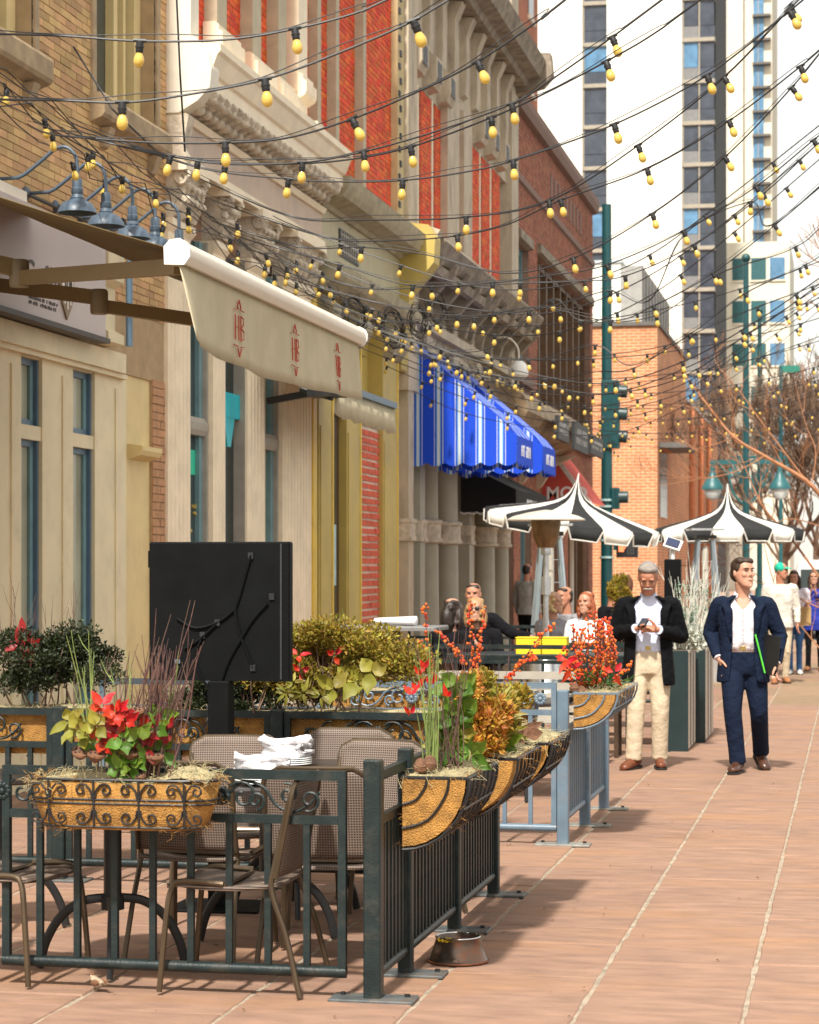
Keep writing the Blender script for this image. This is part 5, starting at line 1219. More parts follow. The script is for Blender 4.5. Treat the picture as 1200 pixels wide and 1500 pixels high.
for pts in ([(640, 1040), (628, 960), (622, 885)], [(672, 1040), (690, 970), (688, 920), (690, 880)], [(640, 920), (665, 950), (680, 970)], [(690, 1000), (700, 960), (705, 930), (712, 890)], [(735, 1010), (760, 975), (790, 935), (812, 915)], [(740, 1000), (765, 970), (785, 965)], [(640, 1000), (630, 970), (615, 940)], [(690, 1010), (695, 985), (704, 945)]):
    berry_spray(ar6, pts, 13.78, .0105, 40)
ar7 = thing('winterberry_bunch', 'dense upright orange berry bunch with fir sprigs by walking men', 'plant', (XG+.2, YG0+.6, .93), world=True)
for k in range(30):
    x = rg.uniform(845, 905); berry_spray(ar7, [(865+(x-875)*.4, 1010), (x-3, 970), (x+rg.uniform(-8, 8), 895+abs(x-875)*.6+rg.uniform(0, 30))], 14.0+rg.uniform(-.2, .3), .0085, 32)
for pts in ([(845, 1015), (832, 985), (822, 960)], [(850, 1015), (840, 980), (828, 950)], [(895, 1000), (912, 985), (926, 972)]): berry_spray(ar7, pts, 13.9, .009, 30)
leaves('red_leaves', m_redl, [(830, 968), (838, 980), (900, 985)], .09, .04, 3, ar7, 13.7)
q = MB()
for k in range(46):
    b = P(rg.uniform(848, 905), rg.uniform(1000, 1018), 13.9); d = Vector((rg.gauss(.3, .6), rg.gauss(-.2, .4), rg.uniform(-.05, .6))).normalized(); L = rg.uniform(.12, .24)
    for j in range(16):
        p = b+d*L*j/16
        for s_ in (-1, 1): q.leaf(p, d+d.cross(Vector((0, 0, 1)))*s_*.9+Vector((0, 0, .15)), (0, 0, 1), .035, .007)
q.build('fir_sprigs', m_fir, ar7, fix=False)
for (px_, py_) in ((842, 1008), (852, 1012), (858, 1016)): MB().lathe([(.0,-.035),(.03,-.02),(.034,0),(.02,.025),(0,.035)], 10, P(px_, py_, 13.75)).build('pine_cone', m_pod, ar7)
# ================================================================== tables and chairs
m_brz = mat('bronze_tube', (.10,.072,.045), .32, .6, var=.2, bump=.05)
m_tabl = mat('dark_table_top', (.035,.028,.025), .3, var=.3, scale=10)
def weave():
    m = bpy.data.materials.new('woven_mesh'); m.use_nodes = True; N = m.node_tree.nodes; L = m.node_tree.links; b = N['Principled BSDF']; b.inputs['Roughness'].default_value = .6
    tc = N.new('ShaderNodeTexCoord'); w1 = N.new('ShaderNodeTexWave'); w1.bands_direction = 'X'; w1.inputs['Scale'].default_value = 28; w2 = N.new('ShaderNodeTexWave'); w2.bands_direction = 'Z'; w2.inputs['Scale'].default_value = 28
    w3 = N.new('ShaderNodeTexWave'); w3.bands_direction = 'Y'; w3.inputs['Scale'].default_value = 28
    for w in (w1, w2, w3): L.new(tc.outputs['Object'], w.inputs[0])
    a = N.new('ShaderNodeMath'); a.operation = 'MAXIMUM'; L.new(w1.outputs[1], a.inputs[0]); L.new(w2.outputs[1], a.inputs[1])
    cr = N.new('ShaderNodeValToRGB'); cr.color_ramp.elements[0].color = (.03,.02,.015,1); cr.color_ramp.elements[1].color = (.22,.16,.125,1); cr.color_ramp.elements[0].position = .45; cr.color_ramp.elements[1].position = .95
    L.new(a.outputs[0], cr.inputs[0]); L.new(cr.outputs[0], b.inputs['Base Color'])
    bp = N.new('ShaderNodeBump'); bp.inputs['Strength'].default_value = .5; bp.inputs['Distance'].default_value = .003; L.new(a.outputs[0], bp.inputs['Height']); L.new(bp.outputs[0], b.inputs['Normal']); return m
m_weave = weave()
def chair(label, loc, rz):
    # faces local -y; back at +y
    t = thing('patio_chair', label, 'chair', loc, rz, 'woven patio chairs')
    sw, sd, sh_ = .225, .22, .45
    for s in (-1, 1):
        MB().tube(cat([(s*.245, -.26, .012), (s*.235, -.235, .3), (s*.225, -.215, .42), (s*.222, -.17, .452), (s*.222, 0, .445)], 5), .0125, 8).build('leg', m_brz, t, True)
        MB().tube(cat([(s*.25, .32, .012), (s*.235, .26, .25), (s*.225, .2, .42), (s*.222, .21, .52), (s*.222, .27, .78)], 5), .0125, 8).build('leg', m_brz, t, True)
    q = MB(); g = []
    for i in range(9):
        y = -.235+.45*i/8; z = .455-.02*math.sin(math.pi*i/8)-(.012 if i == 0 else 0)
        g.append([(-sw+2*sw*j/8, y, z-.012*math.sin(math.pi*j/8)) for j in range(9)])
    st_ = q.loft(g, closed=False, caps=False).build('seat', m_weave, t, 2); st_.modifiers.new('t', 'SOLIDIFY').thickness = .018
    q = MB(); g = []; n = 12; Rr = .07
    for i in range(n+1):
        a = i/n; z = .475+.39*a; y = .215+.075*a
        hw = .228 if z < .865-Rr else .228-Rr+math.sqrt(max(0, Rr*Rr-(z-(.865-Rr))**2))
        g.append([(-hw+2*hw*j/10, y+.022*(1-(2*j/10-1)**2), z) for j in range(11)])
    bk_ = q.loft(g, closed=False, caps=False).build('backrest', m_weave, t, 2); bk_.modifiers.new('t', 'SOLIDIFY').thickness = .014
    ed = [Vector(r_[0]) for r_ in g]+[Vector(v) for v in g[-1][1:-1]]+[Vector(r_[-1]) for r_ in g[::-1]]
    MB().tube(ed, .011, 6).build('back_frame', m_brz, t, True)
    MB().tube([(-.222, 0, .435), (.222, 0, .435)], .01, 6).build('stretcher', m_brz, t, True)
    return t
def ptable(label, loc, r=.36, square=False, h=.73):
    t = thing('patio_table', label, 'table', loc, .3)
    if square: MB().bbox(-r, r, -r, r, h-.03, h, .008).build('table_top', m_tabl, t)
    else: MB().lathe([(.0,h-.028),(r-.01,h-.028),(r,h-.02),(r,h-.006),(r-.006,h),(0,h)], 36).build('table_top', m_tabl, t, True)
    MB().tube([(0,0,.27),(0,0,h-.028)], .038, 12).build('pedestal', m_black, t, True)
    MB().lathe([(0,.25),(.05,.25),(.05,.31),(0,.31)], 12).build('collar', m_black, t)
    for k in range(4):
        a = k*math.pi/2; d = Vector((math.cos(a), math.sin(a), 0))
        MB().tube(cat([d*.03+Vector((0,0,.30)), d*.13+Vector((0,0,.285)), d*.22+Vector((0,0,.22)), d*.28+Vector((0,0,.12)), d*.31+Vector((0,0,.008))], 6), .014, 8, flat=1.4).build('leg', m_black, t, True)
    return t
def gpos(px, t): v = P(px, HY, t); return (v.x, v.y, 0)
ptable('round black pedestal table with arched feet behind the flower basket', gpos(165, 9.32), .34)
ptable('dark table carrying folded white napkins on plates', gpos(392, 10.0), .36, True)
ptable('dark table by the back railing with a napkin stack', gpos(432, 10.86), .30, True)
ptable('round black cafe table in the shade by boxwood planter', gpos(0, 10.35), .30)
tb2 = gpos(392, 10.0); tb3 = gpos(432, 10.86)
chair('woven chair seen from the side, drawn up to front railing', gpos(350, 8.92), R(-90))
chair('woven chair with its back to railing, beside flower basket', gpos(300, 9.72), R(176))
chair('woven chair with its back to the corner post', gpos(480, 9.45), R(184))
chair('woven chair across the napkin table, near black screen', gpos(335, 10.62), R(8))
chair('woven chair across the napkin table, near hayrack planters', gpos(525, 10.35), R(-12))
chair('woven chair under the golden shrub by back railing', gpos(500, 11.12), R(4))
chair('woven chair tucked behind side railing posts', gpos(578, 10.98), R(-70))
chair('woven chair half hidden at the round pedestal table', gpos(8, 9.15), R(80))
# plates and folded napkins
m_plate = mat('white_china', (.78,.79,.78), .15, var=.02, bump=0); m_nap = mat('white_linen', (.86,.84,.86), .9, var=.04, bump=.3, bscale=200)
def napkin(label, loc, rz, seed):
    rg_ = random.Random(seed); t = thing('napkin_stack', label, 'napkin', loc, rz, 'folded napkins on plates')
    q = MB(); q.lathe([(0,0),(.07,0),(.12,.018),(.118,.022),(.07,.006),(0,.006)], 28); 
    for k in range(4):
        p_ = MB().lathe([(0,.0),(.075,.0),(.125,.012),(.123,.016),(.07,.006),(0,.006)], 28).build('plate', m_plate, t, True); p_.location = (0, 0, .001+k*.0095)
    for k in range(3):
        rows = []; L = .25; n = 12; m = 14; oz = .062+k*.028; ang = rg_.uniform(-.35, .35)
        for i in range(n+1):
            x = -L/2+L*i/n; cxy = .018*math.sin(i*.7+k*2); ry = .042+.01*math.sin(i*1.1+k)+.006*rg_.random(); rz_ = .021+.007*math.sin(i*.9+k*1.7)
            rows.append([(x*math.cos(ang)-(cxy+ry*math.cos(2*math.pi*j/m))*math.sin(ang), x*math.sin(ang)+(cxy+ry*math.cos(2*math.pi*j/m)*(1+.2*math.sin(3*j+i)))*math.cos(ang), oz+rz_*math.sin(2*math.pi*j/m)*(1+.25*math.sin(2*j+i*.5+k))+.012*math.sin(i*.6+k)) for j in range(m)])
        MB().loft(rows).build('napkin', m_nap, t, 2)
    return t
napkin('folded white napkins on stacked plates, on the larger napkin table', (tb2[0]+.02, tb2[1]-.16, .731), .1, 3)
napkin('folded white napkins on stacked plates, on the table by back railing', (tb3[0]-.02, tb3[1]-.08, .731), -.2, 4)
# ================================================================== black screen seen from behind
scp = gpos(324, 11.0); sy = scp[1]
a_, b_ = PY(221, 794, sy), PY(427, 998, sy)
sc = thing('display_screen', 'square black screen back on a post with loose cables', 'screen', (scp[0], sy, 0), world=True)
m_scr = mat('black_plastic', (.0035,.004,.0045), .6, var=.25, scale=8, bump=.12, bscale=160); m_scr.node_tree.nodes['Principled BSDF'].inputs['Specular IOR Level'].default_value = .12
MB().bbox(a_.x, b_.x, sy-.03, sy+.035, b_.z, a_.z, .008).build('housing', m_scr, sc)
MB().box(a_.x-.008, a_.x-.0005, sy-.02, sy+.02, a_.z-.13, a_.z-.045).build('hinge', m_scr, sc)
MB().box(b_.x-.05, b_.x-.042, sy-.033, sy-.0305, b_.z+.01, a_.z-.01).build('seam', mat('black_seam', (.03,.032,.035), .4), sc)
MB().bbox(scp[0]-.056, scp[0]+.056, sy-.05, sy+.05, .012, b_.z-.001, .006).build('post', m_scr, sc)
MB().bbox(scp[0]-.24, scp[0]+.24, sy-.2, sy+.2, .001, .0115, .006).build('base_plate', m_scr, sc)
def sp_(x, y): v = PY(200+x*240/1125, 780+y*320/1500, sy-.035); return (v.x, sy-.038, v.z)
for pts in ([(690, 480), (680, 560), (720, 720), (770, 850), (800, 930)], [(900, 490), (800, 600), (720, 730), (640, 870), (590, 1000), (570, 1100)], [(280, 590), (400, 655), (540, 625), (640, 560), (690, 490), (760, 250), (790, 150)], [(330, 800), (440, 730), (550, 630)], [(445, 735), (405, 850), (440, 980), (540, 1150), (630, 1330)]):
    MB().tube(cat([sp_(*p) for p in pts], 6),   .0075, 6).build('cable', m_scr, sc, True)
for x, y in ((800, 930), (930, 440), (785, 160), (555, 620), (455, 705)): v = sp_(x, y); MB().cbox((v[0], sy-.036, v[2]), (.026, .014, .03), rx=.2).build('cable_clip', mat('black_seam'), sc)
v = sp_(280, 885); MB().cbox((v[0], sy-.0345, v[2]), (.03, .006, .02)).build('label_plate', mat('blue_grey_label', (.10,.13,.17), .4), sc)
# ================================================================== dog bowl and sparrow
bp0 = G(671, 1408)
db = thing('dog_bowl', 'rust stained steel dog bowl with a yellow petal on its rim', 'bowl', bp0)
m_steel = mat('stained_steel', (.13,.10,.08), .33, .85, var=.3, scale=12, bump=.1, dirt=(.30,.09,.03,.8), dscale=9); m_chr = mat('bright_steel', (.62,.62,.62), .12, 1, var=.05, bump=0)
MB().lathe([(.0,.004),(.128,.002),(.134,.008),(.124,.014),(.096,.098),(.099,.106),(.095,.11),(.09,.106),(.084,.06),(.06,.04),(0,.038)], 36).build('shell', m_steel, db, 60)
MB().tube([(.0955*math.cos(2*math.pi*k/36), .0955*math.sin(2*math.pi*k/36), .1085) for k in range(36)], .004, 6, loop=True).build('rim', m_chr, db, True)
MB().tube([(.131*math.cos(2*math.pi*k/36), .131*math.sin(2*math.pi*k/36), .006) for k in range(36)], .005, 6, loop=True).build('rubber_foot', mat('rusty_foot', (.16,.05,.02), .7, var=.4, scale=20), db, True)
MB().lathe([(0,.082),(.086,.082),(.086,.0835),(0,.0835)], 30).build('water', glass_mat('bowl_water', (.05,.045,.04), .02), db)
q = MB(); rg = random.Random(2)
for k in range(4): bigleaf(q, (-.045, -.088, .102), (rg.gauss(0, .6), -.5+rg.gauss(0, .3), rg.gauss(.2, .5)), (0, -.6, .8), .04, .026, rg)
q.build('yellow_petal', mat('yellow_petal', (.75,.5,.02), .6, trans=.2), db, 2, fix=False)
sp0 = G(143, 1452)
sw = thing('sparrow', 'small brown sparrow on the paving by the front railing', 'bird', sp0, R(150))
m_spb = mat('sparrow_brown', (.16,.075,.035), .8, var=.35, scale=60); m_spg = mat('sparrow_buff', (.34,.27,.19), .85, var=.15, scale=60)
q = MB(); q.loft([[(x, ry*math.cos(2*math.pi*k/12), z+rz_*math.sin(2*math.pi*k/12)) for k in range(12)] for x, z, ry, rz_ in ((-.034,.033,.004,.003),(-.026,.033,.014,.012),(-.008,.031,.021,.021),(.01,.034,.021,.022),(.022,.043,.016,.018),(.028,.053,.0135,.0135),(.034,.058,.012,.012),(.041,.058,.007,.008),(.044,.057,.002,.002))]); q.build('body', m_spg, sw, 2)
for s in (-1, 1): q = MB(); q.sph((-.010, s*.019, .036), (.027, .006, .013), 10, 6, M=Matrix.Rotation(R(8), 4, 'Y')); q.build('wing', m_spb, sw, True)
q = MB(); q.loft([[(-.028, -.009, .033), (-.028, .009, .033), (-.028, .009, .037), (-.028, -.009, .037)], [(-.068, -.011, .035), (-.068, .011, .035), (-.068, .011, .037), (-.068, -.011, .037)]]); q.build('tail', m_spb, sw)
q = MB(); q.sph((.033, 0, .064), (.012, .011, .008), 10, 6); q.build('cap', m_spb, sw, True)
q = MB(); q.lathe([(.0045,0),(.003,.006),(.0003,.012)], 8, M=Matrix.Translation((.042,0,.057)) @ Matrix.Rotation(R(90), 4, 'Y')); q.build('beak', m_black, sw)
for s in (-1, 1):
    MB().sph((.037, s*.0095, .061), .0018, 6, 4).build('eye', m_black, sw)
    MB().tube([(.004, s*.008, .016), (.002, s*.008, .001), (.013, s*.009, .001)], .0012, 4).build('leg', m_pod, sw)
# ================================================================== parasols
m_pw = mat('white_parasol_canvas', (.80,.78,.72), .85, var=.04, scale=4, bump=.15, bscale=200, trans=.22)
m_pb = mat('black_parasol_canvas', (.012,.013,.014), .85, var=.1, scale=4, bump=.15, bscale=200)
m_pole = mat('white_pole', (.74,.73,.70), .35, var=.04)
def parasol(label, loc, R_, ztop, zrim, tilt=(0, 0), n=16, drop=.26, phase=.0, pole_h=None, smaller=1):
    t = thing('parasol', label, 'parasol', loc)
    T = Matrix.Translation((0, 0, zrim)) @ Euler((tilt[0], tilt[1], 0)).to_matrix().to_4x4() @ Matrix.Translation((0, 0, -zrim))
    D_ = ztop-zrim; prof = [(.03, ztop), (.055, ztop-.13*D_), (.10, ztop-.29*D_), (.17, ztop-.43*D_), (.30, ztop-.56*D_), (.55, ztop-.70*D_), (.85, ztop-.83*D_), (R_*.93, ztop-.95*D_), (R_, zrim)]
    for k in range(n):
        a0, a1 = phase+2*math.pi*k/n, phase+2*math.pi*(k+1)/n; m_ = m_pw if k % 2 else m_pb; q = MB(); rows = []
        for r_, z in prof:
            row = []
            for j in range(7):
                a = a0+(a1-a0)*j/6; sag = 1-.045*math.sin(math.pi*j/6); row.append(T @ Vector((r_*sag*math.cos(a), r_*sag*math.sin(a), z-.03*math.sin(math.pi*j/6)*(r_/R_))))
            rows.append(row)
        q.loft(rows, closed=False, caps=False)
        pn = q.build('panel', m_, t, 2); pn.modifiers.new('t', 'SOLIDIFY').thickness = .004
        q = MB(); r0 = []; r1 = []
        for j in range(9):
            s = j/8; a = a0+(a1-a0)*s; rr = R_*(1-.045*math.sin(math.pi*s)); w = min(1, 9*min(s, 1-s)); 
            r0.append(T @ Vector((rr*math.cos(a), rr*math.sin(a), zrim-.03*math.sin(math.pi*s)))); r1.append(T @ Vector(((rr+.015)*math.cos(a), (rr+.015)*math.sin(a), zrim-.03-drop*.6*math.sqrt(w))))
        q.loft([r0, r1], closed=False, caps=False); vl = q.build('valance', m_, pn, 2); vl.modifiers.new('t', 'SOLIDIFY').thickness = .004
        MB().tube([v+Vector((0, 0, -.003)) for v in r1], .011, 5).build('piping', m_pw if m_ is m_pb else m_pb if smaller == 0 else m_pw, vl, True)
        MB().tube([T @ Vector((.05, 0, ztop-.3)), T @ Vector((R_*.97*math.cos(a0), R_*.97*math.sin(a0), zrim-.015))], .009, 5).build('rib', m_pole, t)
    MB().tube([T @ Vector((0, 0, ztop-.05)), T @ Vector((0, 0, ztop+.13))], [.025, .008], 8).build('finial', m_pole, t, True)
    MB().tube([(0, 0, .02), (0, 0, zrim-.1), tuple(T @ Vector((0, 0, ztop-.06)))], .028, 10).build('pole', m_pole, t, True)
    MB().lathe([(0,0),(.26,0),(.26,.05),(.06,.08),(.05,.3),(0,.3)], 20).build('base', m_black, t, True)
    return t
def gp3(px, t): v = P(px, HY, t); return (v.x, v.y, 0)
parasol('black and white striped parasol tilted back above the seated diners', gp3(838, 30.5), 1.22, 2.92, 2.40, tilt=(R(4), R(9)), phase=.1)
parasol('black and white striped pagoda parasol behind man in navy suit', gp3(1066, 34.5), 1.2, 2.92, 2.32, phase=.26)
# ================================================================== heaters
m_ss = mat('brushed_steel', (.60,.61,.62), .28, .9, var=.08, bump=.05); m_burn = mat('heat_stained_steel', (.26,.17,.09), .35, .9, var=.4, scale=6)
ht = thing('mushroom_heater', 'steel mushroom patio heater standing before striped parasol', 'heater', gp3(800, 24.2))
MB().lathe([(.0,2.36),(.05,2.355),(.2,2.33),(.36,2.29),(.44,2.25),(.438,2.24),(.34,2.275),(.15,2.31),(.0,2.32)], 32, sx=1).build('reflector', mat('cream_reflector', (.70,.63,.52), .35, .2, var=.06), ht, True)
MB().lathe([(.165,2.27),(.165,2.2),(.14,2.05),(.09,1.94),(.0,1.94)], 24).build('burner', m_burn, ht, True)
MB().lathe([(.0,2.02),(.05,2.0),(.06,1.95),(.055,1.86),(.0,1.86)], 16).build('nozzle', m_ss, ht, True)
MB().tube([(0,0,.7),(0,0,1.9)], .032, 12).build('pole', m_ss, ht, True)
MB().tube([(0,0,1.42),(0,0,1.62)], .055, 12).build('control_box', m_ss, ht, True)
MB().lathe([(0,0),(.24,0),(.24,.05),(.19,.12),(.18,.68),(.14,.74),(0,.74)], 24).build('tank_housing', m_ss, ht, True)
def pyramid(label, loc, h=2.25):
    t = thing('pyramid_heater', label, 'heater', loc, .25)
    for sx in (-1, 1):
        for sy in (-1, 1): MB().bar((sx*.23, sy*.23, .5), (sx*.11, sy*.11, h-.1), .035).build('frame_leg', mat('pale_blue_steel', (.45,.54,.60), .3, .6, var=.06), t)
    MB().tube([(0,0,.55),(0,0,h-.2)], .05, 12).build('glass_tube', mat('tube_glass', (.45,.42,.36), .1, 0, var=.1), t, True)
    MB().box(-.24, .24, -.24, .24, 0, .5).build('base_cabinet', m_ss, t); MB().cbox((0,0,h-.06), (.3,.3,.05)).build('top_plate', m_black, t); MB().cbox((0,0,h+.05), (.5,.5,.03)).build('reflector', m_ss, t)
    for k in range(5): MB().cbox((0, -.19+.01*k, .7+.28*k), (.36-.045*k, .008, .008)).build('guard_bar', m_ss, t)
    return t
pyramid('pale steel pyramid heater under the pagoda parasol', gp3(1033, 33.0))
pyramid('pale steel pyramid heater behind the mushroom heater', gp3(806, 27.0), 2.2)
# ================================================================== planters and post beside the walkway
m_tanbox = mat('taupe_planter', (.40,.35,.29), .5, var=.08); m_dgbox = mat('dark_green_edge', (.012,.028,.030), .4, var=.1)
def tallbox(label, loc, w=.2, L=1.0, h=.92):
    t = thing('tall_planter', label, 'planter', loc, 0, 'tall trough planters beside the walkway')
    MB().box(-w/2, w/2, 0, L, .02, h).build('body', m_tanbox, t)
    MB().box(-w/2-.008, w/2+.004, -.016, -.001, .0, h+.02).build('front_board', m_dgbox, t)
    for k in (.33, .66): MB().box(w/2, w/2+.006, L*k-.008, L*k+.008, .03, h-.01).build('panel_seam', m_dgbox, t)
    MB().box(-w/2-.012, w/2+.012, .002, L+.012, h, h+.02).build('rim', m_tanbox, t)
    MB().box(-w/2+.015, w/2-.015, .03, L-.03, h+.0205, h+.026).build('soil', mat('soil', (.05,.035,.025), .95), t)
    return t
pa = G(1000, 1101)
tp1 = (pa.x-.05, pa.y, 0); tp2 = (pa.x+.035, pa.y+1.12, 0)
tallbox('tall dark fronted trough planter right behind man in khaki trousers', tp1); tallbox('tall taupe trough planter farther along, with flocked white branches', tp2, .2, 1.3, .9)
tp1 = (tp1[0]+.02, tp1[1]+.35, 0); tp2 = (tp2[0], tp2[1]+.5, 0)
rg = random.Random(77)
for i, (p, lab) in enumerate(((tp1, 'silvery white dried branches with pale flowers in nearer tall planter'), (tp2, 'tall flocked white branches in farther tall planter'))):
    wb = thing('white_branches', lab, 'plant', (p[0], p[1], .92))
    q = MB(); twigs(q, (0, 0, 0), 30, .95 if i else .7, .16, rg, lean=(.1, 0), r=.006, fork=4, bs=(.06, .06)); q.build('branches', m_wtwig, wb)
    q = MB(); cloud(q, (.03, -.08, .12), (.2, .16, .16), 700, .05, rg, lumps=9); q.build('silver_leaves', mat('silver_leaf', (.50,.52,.45), .8, var=.2, island=.3, bump=0, trans=.2), wb, fix=False)
    q = MB(); cloud(q, (.0, .0, .35), (.16, .14, .28), 260, .04, rg, lumps=9); q.build('eucalyptus_leaves', mat('eucalyptus', (.20,.30,.22), .7, var=.2, island=.3, bump=0, trans=.2), wb, fix=False)
pp = gp3(986, 21.6)
ps = thing('solar_post', 'tall black pillar with a small tilted solar panel on top', 'pillar', pp)
MB().bbox(-.08, .08, -.08, .08, 0, 1.80, .01).build('pillar', m_scr, ps); MB().tube([(0,0,1.8),(0,0,1.9)], .02).build('neck', m_pole, ps)
MB().cbox((0, 0, 1.95), (.17, .15, .02), rx=R(42), ry=R(18)).build('panel_frame', m_pole, ps); MB().cbox((0, -.012, 1.963), (.13, .11, .012), rx=R(42), ry=R(18)).build('solar_cell', glass_mat('solar_cell', (.03,.04,.09), .1), ps)
# ================================================================== teal poles
m_tealp = mat('teal_pole_paint', (.006,.058,.064), .4, var=.12, bump=.05)
m_tealm = mat('teal_lamp_paint', (.015,.10,.11), .4, var=.12, bump=.05)
tp = gp3(889, 51.5); ts = thing('traffic_signal', 'teal traffic signal pole with signal heads and a raised hand light', 'traffic light', tp)
MB().tube([(0,0,0),(0,0,10.3)], [.145,.11], 14).build('pole', m_tealp, ts, True); MB().lathe([(0,0),(.28,0),(.28,.1),(.2,.3),(.17,.7),(0,.7)], 14).build('base', m_tealp, ts, True)
for z in (1.95, 2.35, 3.15, 3.3): MB().lathe([(.158,z),(.172,z+.01),(.172,z+.045),(.158,z+.055)], 14).build('band', mat('pale_band', (.35,.5,.5), .4), ts)
sh_ = MB().bbox(-.12, .3, -.18, .18, 4.55, 6.15, .03).build('signal_head', m_tealp, ts)
for k in range(3): MB().tube([(.25, 0, 5.9-.53*k), (.48, 0, 5.88-.53*k)], .15, 14).build('visor', mat('visor_green', (.03,.06,.06), .4), sh_, True)
s2_ = MB().bbox(.12, .3, -.14, .14, 3.12, 3.62, .02).build('signal_head', m_tealp, ts); MB().tube([(.28,0,3.4),(.5,0,3.4)], .14, 12).build('visor', mat('visor_green'), s2_, True)
ph = MB().bbox(.24, .74, -.16, .05, 1.98, 2.48, .02).build('crossing_signal', m_black, ts)
MB().box(.16, .24, -.05, .0, 2.15, 2.3).build('bracket', m_tealp, ts)
q = MB(); q.cbox((.36, -.17, 2.19), (.12, .012, .16))
for k in range(4): q.cbox((.312+.032*k, -.17, 2.30), (.022, .012, .1-.012*abs(k-1.5)))
q.cbox((.44, -.17, 2.2), (.022, .012, .1), ry=R(35)); q.build('raised_hand', emis('hand_light', (.9,.2,.08), .9), ph)
q = MB(); 
for r_ in range(5):
    for c_ in range(3): q.cbox((.52+c_*.06, -.165, 2.08+r_*.075), (.012, .01, .06))
stuff(q.build('countdown_grid', mat('grid_grey', (.12,.12,.12), .5), ph))
def lamp_post(label, loc, h, m_=m_tealm, arm=1.35, heads=True, za=None):
    t = thing('lamp_post', label, 'lamp post', loc); za = za or h*.52
    MB().tube([(0,0,0),(0,0,h)], [.11,.075], 12).build('pole', m_tealp, t, True); MB().lathe([(0,0),(.26,0),(.26,.3),(.2,.5),(.16,1.0),(0,1.0)], 12).build('base', m_tealp, t, True)
    MB().sph((0,0,h), .13).build('finial', m_tealp, t, True)
    if heads:
        for s in (-1, 1):
            MB().box(*sorted((s*.1, s*arm)), -.05, .05, za, za+.12).build('arm', m_, t)
            MB().tube(cat([(s*.1, 0, za-1.1), (s*.35, 0, za-.8), (s*.5, 0, za-.3), (s*.75, 0, za-.02)], 5), .035, 6).build('arm_brace', m_, t, True)
            MB().lathe([(.0,.0),(.06,-.02),(.07,-.16),(.1,-.3),(.22,-.48),(.3,-.62),(.31,-.7),(.0,-.68)], 18, (s*arm*.93, 0, za)).build('lamp_shade', m_, t, True)
            MB().lathe([(.25,-.7),(.24,-.8),(.15,-.95),(.0,-1.0)], 16, (s*arm*.93, 0, za)).build('globe', mat('pale_globe', (.62,.62,.58), .2), t, True)
    return t
lp = gp3(1093, 61.0); lamp_post('tall teal lamp post with two bell lamps behind pagoda parasol', lp, 1.7+(HY-378)*61/F, za=1.7+(HY-680)*61/F, arm=1.0)
lamp_post('teal lamp post, slimmer and farther off beside the tall one', gp3(1113, 84), 1.7+(HY-455)*84/F, za=1.7+(HY-672)*84/F, arm=1.1)
st_ = thing('street_sign', 'green street name blade on thin teal pole among the bare trees', 'sign', gp3(1144, 72))
zs = 1.7+(HY-540)*72/F; MB().tube([(0,0,0),(0,0,zs+.1)], .06, 8).build('pole', m_tealm, st_, True); MB().box(.0, .62, -.02, .02, zs-.12, zs+.1).build('name_blade', mat('sign_green', (.02,.18,.13), .5), st_)
# black tables, yellow boxes and benches of the far patio
ptable('dark round table behind blue grey railing', gp3(762, 16.2), .42)
for i, (px_, lab) in enumerate(((776, 'bright yellow box beside heater pole, on the dining table'), (814, 'bright yellow box nearer the curly blonde woman'))):
    c = P(px_, 942, 21.0); c.z = .97; MB_ = MB().bbox(c.x-.12, c.x+.12, c.y-.1, c.y+.1, c.z-.08, c.z+.07, .008)
    yb_ = thing('yellow_box', lab, 'box', (c.x, c.y, c.z-.08), world=True); MB_.build('carton', mat('bright_yellow_card', (.75,.58,.015), .6, var=.06), yb_); MB().box(c.x-.123, c.x+.123, c.y-.103, c.y+.103, c.z+.0705, c.z+.08).build('lid', mat('bright_yellow_card'), yb_)
lt = thing('dining_table', 'long dark green dining table where the diners sit', 'table', (P(740, HY, 21).x, 21.0, 0))
MB().bbox(-1.35, 1.35, -.4, .4, .84, .89, .01).build('table_top', m_dgrn, lt)
for sx in (-1.2, 1.2):
    for sy in (-.32, .32): MB().box(sx-.03, sx+.03, sy-.03, sy+.03, 0, .84).build('leg', m_dgrn, lt)
c = P(580, 912, 20.9)
ft = thing('side_table', 'grey table with white folded cloth by the brick pier', 'table', (c.x, c.y, 0)); MB().bbox(-.55, .45, -.35, .35, c.z-.07, c.z-.03, .01).build('table_top', mat('grey_top', (.2,.2,.2), .5), ft); MB().tube([(0,0,0),(0,0,c.z-.07)], .04, 10).build('pedestal', m_black, ft, True); MB().lathe([(0,0),(.28,0),(.26,.03),(0,.04)], 18).build('base', m_black, ft, True)
nk = thing('folded_cloth', 'folded white cloth lying on grey table by brick pier', 'cloth', (c.x, c.y, c.z-.03)); q = MB(); q.loft([[(-.2+.4*i/8, .09*math.cos(2*math.pi*j/12)*(1-.1*i/8), .045+.04*math.sin(2*math.pi*j/12)*(.7+.5*i/8)) for j in range(12)] for i in range(9)]); q.build('cloth', m_nap, nk, 2)
